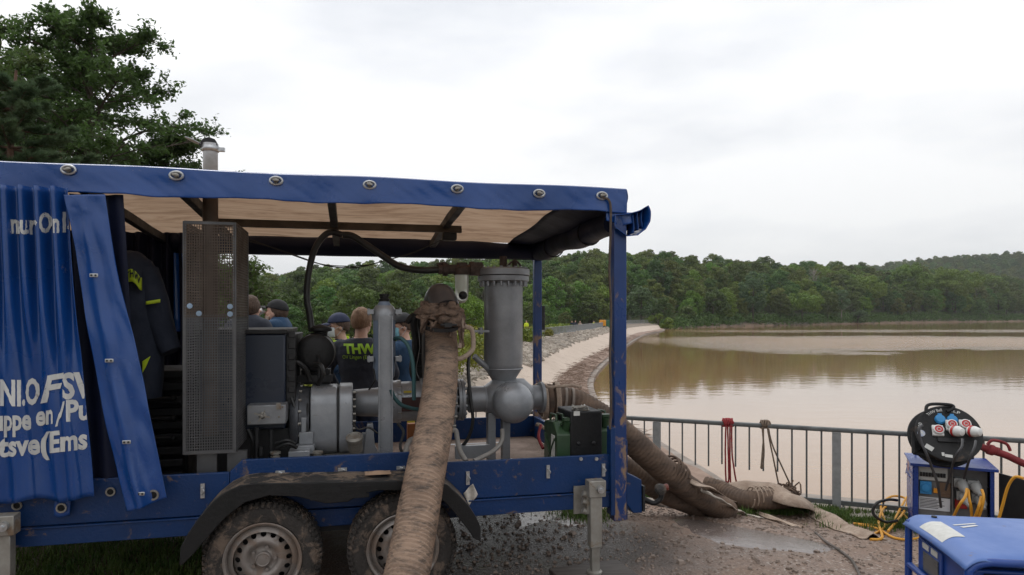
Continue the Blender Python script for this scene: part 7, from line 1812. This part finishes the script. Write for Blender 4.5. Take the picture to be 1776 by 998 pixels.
rope('rope', 'brown rope knotted over the railing and tied down to the left of the wide post', [[(1322, 742, yr), (1325, 780, yr), (1323, 808, yr), (1320, 812, yr), (1321, 800, yr), (1324, 760, yr), (1323, 742, yr)], [(1331, 742, yr), (1336, 770, yr), (1352, 848, yr)], [(1333, 744, yr), (1342, 778, yr), (1378, 856, yr)]], mat('brown_rope', (.20, .15, .11), (.10, .07, .05), rough=.9, scale=40), .008, knot=(1326, 736, yr + .045, 5, .07))
# red coupling hanging on the railing at the right
b = MB(); rp = [P(1694, 772, 6.33), P(1720, 782, 6.3), P(1745, 790, 6.26), P(1780, 806, 6.2), P(1830, 822, 6.1)]; b.tube(bez(rp, 6), [.033]*25, 14); b.build('coupling_hose', red, origin=rp[0], label='red hose with chunky clamp slung over the railing at the right edge', cat='hose'); ch = list(col.objects)[-1]
b = MB(); b.lathe([(.028, 0), (.048, .01), (.05, .05), (.040, .06), (.040, .10), (.03, .11)], P(1712, 779, 6.3), (1, -.05, -.25), 18); b.tube(bez([P(1712, 772, 6.28), P(1722, 764, 6.27), P(1745, 770, 6.26), P(1752, 782, 6.26)], 5), .014, 8); b.build('clamp', red, ch)
# loose dark cable on the dirt
b = MB(); b.tube(bez([g_(1414, 925, .01), g_(1432, 942, .012), g_(1455, 957, .012), g_(1478, 976, .012), g_(1492, 1004, .012)], 8), .0095, 8); b.build('cable', mat('grey_cable', (.12, .10, .09), (.07, .06, .05), rough=.8), origin=g_(1414, 925), label='grey muddy cable snaking over the dirt in the foreground', cat='cable')

# ---- distribution cabinet
CA = R(-24.6); CM = Matrix.Translation((3.52, 6.0, 0)) @ Matrix.Rotation(CA, 4, 'Z')
M_['cab'] = mat('cabinet_blue', (.012, .045, .24), (.009, .033, .17), rough=.3, scale=4, mud=.14, mscale=8)
M_['inside'] = mat('cabinet_inside', (.16, .155, .15), (.11, .105, .10), rough=.6)
cz0_, cz1_ = -.02, .452
cb = thing('distribution_cabinet', 'blue steel power distribution cabinet with open front and plugged cables', 'cabinet', (.3, .23, GZ + .03), CM)
b = MB(); t_ = .006
b.box((0, 0, cz0_), (t_, .46, cz1_)); b.box((.6-t_, 0, cz0_), (.6, .46, cz1_)); b.box((t_, .454, cz0_), (.6-t_, .46, cz1_)); b.box((t_, 0, cz0_), (.6-t_, .454, cz0_ + t_)); b.box((t_, 0, cz0_+t_), (.045, .02, cz1_)); b.box((.57, 0, cz0_+t_), (.6-t_, .02, cz1_)); b.build('shell', M_['cab'], cb, bevel=.002)
b = MB(); b.box((-.02, -.025, cz1_), (.625, .48, cz1_ + .012)); b.box((-.02, -.025, cz1_ - .012), (.625, -.018, cz1_)); b.build('top_plate', M_['cab'], cb, bevel=.002)
b = MB()
for (u, v) in ((.01, .02), (.57, .02), (.01, .43), (.57, .43)): b.box((u, v, GZ + .01), (u+.022, v+.022, cz0_))
b.bar((.02, .03, GZ + .03), (.02, .44, GZ + .03), .02); b.bar((.58, .03, GZ + .03), (.58, .44, GZ + .03), .02); b.bar((.02, .03, GZ + .03), (.02, .44, cz0_), .015)
b.build('stand', M_['cab'], cb)
b = MB(); b.box((.045, .07, cz0_ + t_), (.30, .08, cz1_ - .005)); b.box((.30, .03, cz0_ + t_), (.306, .08, cz1_ - .005)); b.box((.306, .12, cz0_ + t_), (.57, .13, cz1_ - .005)); b.build('mounting_panel', M_['inside'], cb)
b = MB(); b.box((.05, .05, .31), (.27, .07, .43)); b.build('breaker_cover', mat('pale_grey_plastic', (.42, .42, .40), (.36, .36, .34), rough=.5), cb, bevel=.004)
for k in range(9): b = MB(); b.box((.06 + k*.022, .038, .345), (.078 + k*.022, .05, .38)); b.box((.064 + k*.022, .03, .355), (.074 + k*.022, .038, .368)); b.build('breaker', M_['dark'], cb)
bsock = mat('blue_socket', (.03, .25, .55), rough=.4)
b = MB(); b.box((.06, .04, .19), (.15, .07, .30)); b.lathe([(.035, 0), (.035, .015), (0, .018)], (.105, .04, .245), (0, -1, 0), 18); b.build('blue_socket', bsock, cb, bevel=.004)
b = MB(); b.box((.165, .045, .205), (.205, .07, .245)); b.build('orange_button', mat('orange_button', (.85, .33, .02), rough=.4), cb, bevel=.004)
b = MB(); b.box((.21, .055, .17), (.295, .07, .30)); b.build('clear_cover', mat('smoky_cover', (.14, .09, .06), rough=.25), cb, bevel=.004)
b = MB(); b.box((.055, .06, .05), (.29, .07, .16)); nb_ = b.build('notice', mat('notice_paper', (.60, .61, .62), (.5, .5, .52), rough=.6), cb)
b = MB()
for k in range(7): b.box((.065, .0585, .145 - k*.013), (.065 + .2*(.6 + .4*((k*37) % 10)/10), .0598, .150 - k*.013))
b.build('printed_lines', M_['dark'], nb_, kind='stuff')
gpl = mat('grey_plug', (.36, .36, .35), (.26, .26, .25), rough=.5, mud=.15, mscale=12); yc = mat('yellow_cable', (.62, .30, .02), (.50, .22, .015), rough=.55, scale=10)
for i, (u, z) in enumerate(((.36, .31), (.46, .30), (.38, .20), (.49, .19))):
    b = MB(); b.box((u - .045, .05, z - .04), (u + .045, .12, z + .04)); b.lathe([(.045, 0), (.045, .02), (.040, .03), (.036, .07), (.02, .09), (.016, .12)], (u + .01, .05, z), (.15, -.8, -.45), 18); pl = b.build('plug', gpl, cb, bevel=.006)
    b = MB(); b.lathe([(.030, 0), (.034, .004), (.02, .006)], (u + .012, .028, z - .006), (.15, -.8, -.45), 16); b.build('dark_ring', M_['dark'], pl)
b = MB(); b.box((.33, .09, .08), (.42, .12, .16)); b.build('red_socket', mat('red_plastic', (.45, .02, .02), rough=.4), cb, bevel=.004)
b = MB(); b.grid(lambda a, c: (-.02 - .02*math.sin(a*5), -.05 + .55*a, .335 + .015*c + .02*math.sin(a*9)), 20, 3); b.build('blue_strap', M_['cab'], cb, solid=.004)
b = MB(); b.box((-.0025, .30, .33), (-.0005, .36, .42)); b.build('warning_sticker', mat('orange_sticker', (.72, .25, .15), (.7, .6, .55), rough=.5, scale=18), cb)
# toothed wheel emblem on the side
b = MB(); cog = []
for k in range(24): a = 2*PI*k/24; r = .034 if k % 2 else .026; cog.append((.16 + r*math.cos(a)*1.0, .10 + r*math.sin(a)))
n = len(cog); inner_ = [(.16 + .015*math.cos(2*PI*k/24), .10 + .015*math.sin(2*PI*k/24)) for k in range(24)]
b.add([(-.002, p_[0], p_[1]) for p_ in cog] + [(-.002, p_[0], p_[1]) for p_ in inner_], [(k, (k+1) % 24, 24 + (k+1) % 24, 24 + k) for k in range(24)])
b.add([(-.002, .16 + .008*math.cos(2*PI*k/12), .10 + .008*math.sin(2*PI*k/12)) for k in range(12)], [tuple(range(12))]); b.build('cogwheel_emblem', mat('emblem_white', (.75, .75, .75), rough=.5), cb, smooth=0)
# open door seen from its black inside
b = MB(); Mi = CM.inverted(); d0 = Mi @ Vector((4.085, 5.73, 0)); d1 = Mi @ Vector((4.16, 5.10, 0)); d_ = (d1 - d0).normalized(); nn = Vector((-d_.y, d_.x, 0))*.015
b.add([d0 + Vector((0, 0, cz0_)), d1 + Vector((0, 0, cz0_)), d1 + nn + Vector((0, 0, cz0_)), d0 + nn + Vector((0, 0, cz0_)), d0 + Vector((0, 0, .435)), d1 + Vector((0, 0, .435)), d1 + nn + Vector((0, 0, .435)), d0 + nn + Vector((0, 0, .435))], SF); b.build('door', M_['dark'], cb, bevel=.002)
# yellow triangle label and clips on the lid
b = MB(); b.add([(.17, .06, cz1_ + .0135), (.36, .05, cz1_ + .0135), (.27, .15, cz1_ + .0135)], [(0, 1, 2)]); b.build('warning_triangle', mat('yellow_sticker', (.75, .55, .02), rough=.5), cb, smooth=0)
# ---- cable reel
rc = P(1645, 752, 5.83); n_ = Vector((-.27, -.80, .50)).normalized(); a_ = Vector((0, 0, 1)).cross(n_).normalized(); a_ = a_ if a_.x > 0 else -a_; u_ = n_.cross(a_); u_ = u_ if u_.z > 0 else -u_
RMt = Matrix(((a_.x, u_.x, n_.x, rc.x), (a_.y, u_.y, n_.y, rc.y), (a_.z, u_.z, n_.z, rc.z), (0, 0, 0, 1)))
rl = bpy.data.objects.new('cable_reel', None); col.objects.link(rl); rl.matrix_world = RMt; FRM[rl] = Vector((0, 0, 0)); rl.empty_display_size = .1
tag(rl, 'black cable reel with red, white and blue sockets standing on the blue cabinet', 'cable reel')
b = MB(); b.lathe([(.245, -.008), (.252, -.004), (.252, .004), (.243, .008), (.20, .004), (0, .004)], (0, 0, 0), (0, 0, 1), 56); fp = b.build('front_disc', M_['rubber'], rl)
b = MB(); b.lathe([(.245, -.15), (.262, -.148), (.268, -.13), (.262, -.12), (.24, -.12)], (-.02, .01, 0), (0, 0, 1), 56); b.lathe([(.20, -.13), (.2, -.01)], (0, 0, 0), (0, 0, 1), 40); b.build('drum', M_['rubber'], rl)
b = MB()
for k in range(5): b.tube([Vector(((.205 + .006*(k % 2))*math.cos(a), (.205 + .006*(k % 2))*math.sin(a), -.115 + k*.023)) for a in [2*PI*i/40 for i in range(40)]], .012, 8, closed=True)
b.build('wound_cable', M_['blackhose'], rl)
def RL(px, py): return ((px - 1645)/99*.5, (752 - py)/75*.5)
wr_ = Matrix(RMt).inverted()
b = MB(); hp = [wr_ @ P(1606, 716, 5.9), wr_ @ P(1608, 704, 5.92), wr_ @ P(1622, 701, 5.92), wr_ @ P(1650, 703, 5.92), wr_ @ P(1653, 709, 5.9), wr_ @ P(1642, 714, 5.9)]; b.tube(bez(hp, 4), .014, 10); b.build('handle', M_['rubber'], rl)
if True:
    pass
for grp in ((((1583, 750), (1584, 786)), ((1584, 786), (1605, 790)), ((1600, 772), (1584, 786))), (((1662, 784), (1684, 797)), ((1690, 770), (1686, 796)))):
    b = MB()
    for (q0, q1) in grp: b.bar(wr_ @ P(q0[0], q0[1], 5.95), wr_ @ P(q1[0], q1[1], 5.9), .022)
    b.build('stand_leg', M_['rubber'], rl)
wht = mat('white_plastic', (.68, .68, .66), (.58, .58, .56), rough=.4); redp = bpy.data.materials['red_plastic']
for (px, py) in ((1635, 734), (1653, 734)):
    x_, y_ = RL(px, py); b = MB(); b.lathe([(.042, 0), (.042, .015), (.034, .03), (0, .034)], (x_, y_, .005), (0, 0, 1), 22); b.cbox((x_, y_ + .04, .02), (.03, .02, .02)); b.build('blue_socket', bsock, fp, bevel=.003)
for (px, py) in ((1629, 750), (1650, 742), (1670, 741)):
    x_, y_ = RL(px, py); b = MB(); b.cbox((x_, y_, .015), (.085, .095, .03)); b.lathe([(.040, .03), (.043, .055), (.034, .06), (0, .058)], (x_, y_, 0), (0, 0, 1), 24); so = b.build('white_socket', wht, fp, bevel=.006)
    b = MB(); b.lathe([(.018, .0605), (.028, .0625), (.032, .0605)], (x_, y_, 0), (0, 0, 1), 24, caps=False); b.cbox((x_, y_, .062), (.022, .018, .006)); b.build('red_cap', redp, so)
for i, (px, py, dx, dy) in enumerate(((1660, 757, .5, -.35), (1684, 757, .6, -.3))):
    x_, y_ = RL(px, py); b = MB(); d = Vector((dx, dy, .55)).normalized(); o0 = Vector((x_ - .06, y_ + .045, .05)); b.lathe([(.036, 0), (.044, .012), (.045, .055), (.040, .068), (.032, .095), (.016, .105)], o0, d, 20); b.lathe([(.024, .03), (.026, .05)], o0, d, 12); pg = b.build('white_plug', wht, rl)
    b = MB(); b.lathe([(.0485, .02), (.0495, .03), (.0485, .04)], o0, d, 20, caps=False); b.build('red_collar', redp, pg)
b = MB(); x_, y_ = RL(1604, 754); b.lathe([(.03, 0), (.03, .004), (0, .005)], (x_, y_, .006), (0, 0, 1), 22); b.build('test_sticker', mat('sticker_gold', (.5, .5, .42), (.2, .25, .45), rough=.5, scale=40), fp)
for (px, py, w_, h_, an) in ((1613, 773, .065, .04, -.6), (1640, 783, .055, .025, -.1), (1632, 781, .02, .03, 0)):
    x_, y_ = RL(px, py); b = MB(); b.box((-w_/2, -h_/2, 0), (w_/2, h_/2, .002), Matrix.Translation((x_, y_, .0095)) @ Matrix.Rotation(an, 4, 'Z')); b.build('sticker', mat('sticker_grey', (.55, .55, .52), (.4, .4, .38), rough=.6) if 'sticker_grey' not in bpy.data.materials else bpy.data.materials['sticker_grey'], fp)
def on_disc(s_, r, a0, a1, size, m_):
    vs, fs = text_mesh(s_, 1.0, 0, .01); x0 = min(v.x for v in vs); x1 = max(v.x for v in vs); b = MB(); out_v = []
    for v in vs: a = a0 + (a1-a0)*(v.x-x0)/(x1-x0); rr_ = r + v.y*size; out_v.append((rr_*math.cos(a), rr_*math.sin(a), .0105))
    b.add(out_v, fs); b.build('handwriting', m_, fp, fixn=False)
on_disc('THW Bell', .20, R(132), R(97), .038, M_['white_print']); on_disc('Lt.P', .20, R(80), R(60), .038, M_['white_print']); on_disc('160', .205, R(172), R(158), .038, M_['white_print'])
b = MB(); b.box((-.09, -.085, .004), (.11, -.045, .02)); b.build('hinge_plate', M_['dark'], fp, bevel=.003)
# cables between reel, cabinet and ground
def cbl(pts_, r, m_, label, seg=8):
    q = [P(*p_) for p_ in pts_]; b = MB(); b.tube(bez(q, seg), r, 8); b.build('cable', m_, origin=q[0], label=label, cat='cable')
gc = mat('dark_grey_cable', (.05, .05, .055), (.03, .03, .033), rough=.5)
cbl([(1669, 762, 5.6), (1668, 775, 5.55), (1660, 787, 5.55), (1654, 800, 5.6), (1648, 822, 5.7), (1640, 850, 5.8)], .010, gc, 'grey cable from the left white plug down into the cabinet')
cbl([(1692, 765, 5.55), (1690, 776, 5.5), (1682, 795, 5.5), (1675, 818, 5.6), (1672, 830, 5.7)], .010, gc, 'grey cable from the right white plug down into the cabinet')
cbl([(1600, 738, 5.72), (1594, 745, 5.7), (1597, 765, 5.68), (1608, 790, 5.65), (1615, 808, 5.7), (1626, 840, 5.72), (1632, 880, 5.8)], .011, gc, 'dark cable hanging from the left rim of the reel down the cabinet front')
for i, (pts_, lab) in enumerate((([(1677, 848, 5.55), (1674, 862, 5.5), (1664, 876, 5.5), (1654, 896, 5.6)], 'yellow cable bending left from the lower left plug'), ([(1679, 850, 5.55), (1681, 866, 5.5), (1684, 880, 5.5), (1686, 905, 5.55)], 'yellow cable hanging straight from the upper left plug'), ([(1703, 850, 5.5), (1706, 862, 5.45), (1703, 880, 5.45), (1695, 905, 5.5)], 'yellow cable from the upper right plug'), ([(1702, 862, 5.5), (1698, 878, 5.45), (1690, 900, 5.5)], 'yellow cable from the lower right plug'), ([(1775, 830, 5.05), (1760, 828, 5.1), (1748, 845, 5.15), (1738, 880, 5.2), (1728, 915, 5.25)], 'yellow cable hanging over the black cabinet door'))):
    cbl(pts_, .011, yc, lab)
def gcbl(pts_, r, m_, label):
    q = [g_(px, py, h) for px, py, h in pts_]; b = MB(); b.tube(bez(q, 8), r, 8); b.build('cable', m_, origin=q[0], label=label, cat='cable')
gcbl([(1480, 910, .01), (1515, 913, .012), (1545, 911, .02), (1565, 893, .10), (1575, 885, .14), (1568, 900, .07), (1540, 925, .02)], .011, yc, 'yellow cable running along the grass and rising in front of the cabinet')
gcbl([(1512, 930, .01), (1535, 915, .02), (1528, 895, .09), (1545, 884, .13), (1568, 884, .12), (1590, 895, .09), (1620, 905, .08)], .011, yc, 'yellow cable looping high beside the cabinet leg')
gcbl([(1510, 938, .01), (1530, 935, .015), (1524, 912, .04), (1535, 896, .09), (1560, 898, .06), (1590, 920, .02), (1612, 930, .01)], .011, yc, 'yellow cable in the middle of the tangle by the cabinet')
gcbl([(1490, 912, .01), (1520, 918, .012), (1550, 935, .012), (1580, 938, .012), (1610, 932, .02)], .011, yc, 'lowest yellow cable of the tangle on the grass')
cbl([(1556, 868, 6.2), (1540, 867, 6.15), (1521, 873, 6.1), (1514, 888, 6.1), (1522, 899, 6.1), (1538, 906, 6.15), (1556, 903, 6.2)], .013, M_['blackhose'], 'thick black cable loop left of the cabinet')

# ---- generator in the right foreground
GA = R(-9); GM = Matrix.Translation((2.10, 3.13, 0)) @ Matrix.Rotation(GA, 4, 'Z')
gx, gy, gt, g0 = .92, .63, .655, G0 + .02
M_['gen'] = mat('generator_roof_blue', (.095, .175, .43), (.065, .135, .36), rough=.45, scale=3, mud=.28, mscale=9, mudc=(.28, .21, .16))
M_['gen2'] = mat('generator_frame_blue', (.012, .055, .26), (.010, .042, .20), rough=.35, scale=5, mud=.2, mscale=8)
gn = thing('generator', 'blue tube-framed power generator with pale blue lid in the right foreground', 'generator', (gx/2, gy/2, g0), GM)
def lid(a, c):
    x_ = -.035 + (gx + .07)*a; y_ = -.03 + (gy + .06)*c; e = min(a*(gx+.07), .09)/.09; f = min(c, 1-c)
    return (x_, y_, gt - .055*(1-e)**2 + .012*math.sin(PI*c) - .03*max(0, 1 - c/.10)**2*min(a*4, 1))
b = MB(); b.grid(lid, 60, 30); b.build('lid', M_['gen'], gn, solid=.006)
b = MB(); b.box((.02, .03, g0 + .10), (gx - .02, gy - .03, gt - .07)); b.build('housing', M_['gen2'], gn, bevel=.01)
def tube_(pts_, r=.019): b.tube(bez(pts_, 5), r, 12)
zr = gt - .035
b = MB()
tube_([(-.012, -.012, g0), (-.012, -.012, zr - .09), (.0, -.012, zr - .02), (.06, -.014, zr + .012), (.20, -.014, zr + .015), (gx - .1, -.014, zr + .015), (gx, -.014, zr - .04), (gx + .012, -.012, g0)])
b.build('front_hoop', M_['gen2'], gn)
b = MB(); tube_([(-.012, gy + .012, g0), (-.012, gy + .012, zr - .06), (.0, gy + .012, zr - .02), (.06, gy + .012, zr), (gx - .1, gy + .012, zr), (gx, gy + .012, zr - .05), (gx + .012, gy + .012, g0)]); b.build('rear_hoop', M_['gen2'], gn)
for (u, z) in ((-.012, g0 + .30), (-.012, g0 + .05), (gx + .012, g0 + .30)): b = MB(); b.cyl((u, .0, z), (u, gy, z), .017, n=12); b.build('side_rail', M_['gen2'], gn)
for u in (0, gx): b = MB(); b.cyl((0, (0 if u == 0 else gy), g0 + .05), (gx, (0 if u == 0 else gy), g0 + .05), .017, n=12); b.build('long_rail', M_['gen2'], gn)
# left end: control plate, stickers
b = MB(); b.box((.008, .30, g0 + .28), (.02, .57, g0 + .47)); cp = b.build('control_plate', M_['gen2'], gn, bevel=.003)
b = MB(); b.box((.003, .33, g0 + .32), (.008, .50, g0 + .42)); b.build('display', mat('dim_display', (.07, .075, .08), rough=.25), cp)
for (v0, v1) in ((.40, .47), (.50, .57)):
    b = MB(); b.box((.004, v0 - .06, g0 + .435), (.008, v1 - .06, g0 + .465)); b.build('rating_label', bpy.data.materials['sticker_grey'], cp)
b = MB(); b.box((.010, .06, g0 + .14), (.02, .26, g0 + .30)); b.build('dark_grille', M_['dark'], gn)
b = MB(); b.cyl((.0, .42, g0 + .17), (-.03, .42, g0 + .17), .03, n=16); b.cyl((-.03, .42, g0 + .17), (-.04, .42, g0 + .17), .018, n=12); b.build('drain_cap', M_['dark'], gn)
b = MB(); b.box((.07, -.002, g0 + .12), (gx - .08, .03, zr - .05)); b.build('front_panel', M_['dark'], gn, bevel=.004)
for k in range(14):
    b = MB(); b.box((.09 + 0*k, -.012, g0 + .14 + k*.024), (gx - .10, -.002, g0 + .15 + k*.024)); b.build('vent_slat', M_['rubber'], gn)
b = MB(); b.box((.22, -.014, zr - .10), (.42, -.011, zr - .065)); b.build('rating_label', bpy.data.materials['sticker_grey'], gn)
# stickers on the lid
def lid_patch(x0, y0, x1, y1, m_, name, rot=0):
    b = MB(); cx_, cy_ = (x0+x1)/2, (y0+y1)/2; b.grid(lambda a, c: (lambda X_, Y_: (X_, Y_, lid((X_ + .035)/(gx+.07), (Y_+.03)/(gy+.06))[2] + .0052))(cx_ + (a-.5)*(x1-x0)*math.cos(rot) - (c-.5)*(y1-y0)*math.sin(rot), cy_ + (a-.5)*(x1-x0)*math.sin(rot) + (c-.5)*(y1-y0)*math.cos(rot)), 8, 8); return b.build(name, m_, gn, smooth=60)
lid_patch(-.015, .24, .09, .50, mat('lid_sticker', (.60, .60, .57), (.50, .50, .47), rough=.6, scale=30), 'lid_sticker')
lid_patch(.14, .42, .25, .44, M_['white_print'], 'chalk_mark', .5); lid_patch(.12, .46, .26, .475, M_['white_print'], 'chalk_mark', .4)
lid_patch(.52, .32, .66, .36, M_['canvas'], 'mud_mark', .2)
for (u, v) in ((.30, .04), (.10, .60), (.62, .60)):
    b = MB(); b.lathe([(.014, 0), (.014, .008), (0, .01)], (u, v, lid((u+.035)/(gx+.07), (v+.03)/(gy+.06))[2] + .003), (0, 0, 1), 14); b.build('lid_bolt', M_['dark'], gn)
# ============================================================ HAZE
hb_ = MB(); hb_.box((-3400, -3400, -9), (3400, 3400, 190))
hm = bpy.data.materials.new('thin_haze'); hm.use_nodes = True; t_ = hm.node_tree; t_.nodes.remove(t_.nodes['Principled BSDF'])
pv = t_.nodes.new('ShaderNodeVolumePrincipled'); pv.inputs['Color'].default_value = (.96, .98, 1, 1); pv.inputs['Density'].default_value = .00016; pv.inputs['Anisotropy'].default_value = .2
t_.links.new(pv.outputs[0], t_.nodes['Material Output'].inputs['Volume'])
hb_.build('haze', hm, kind='stuff', smooth=0)
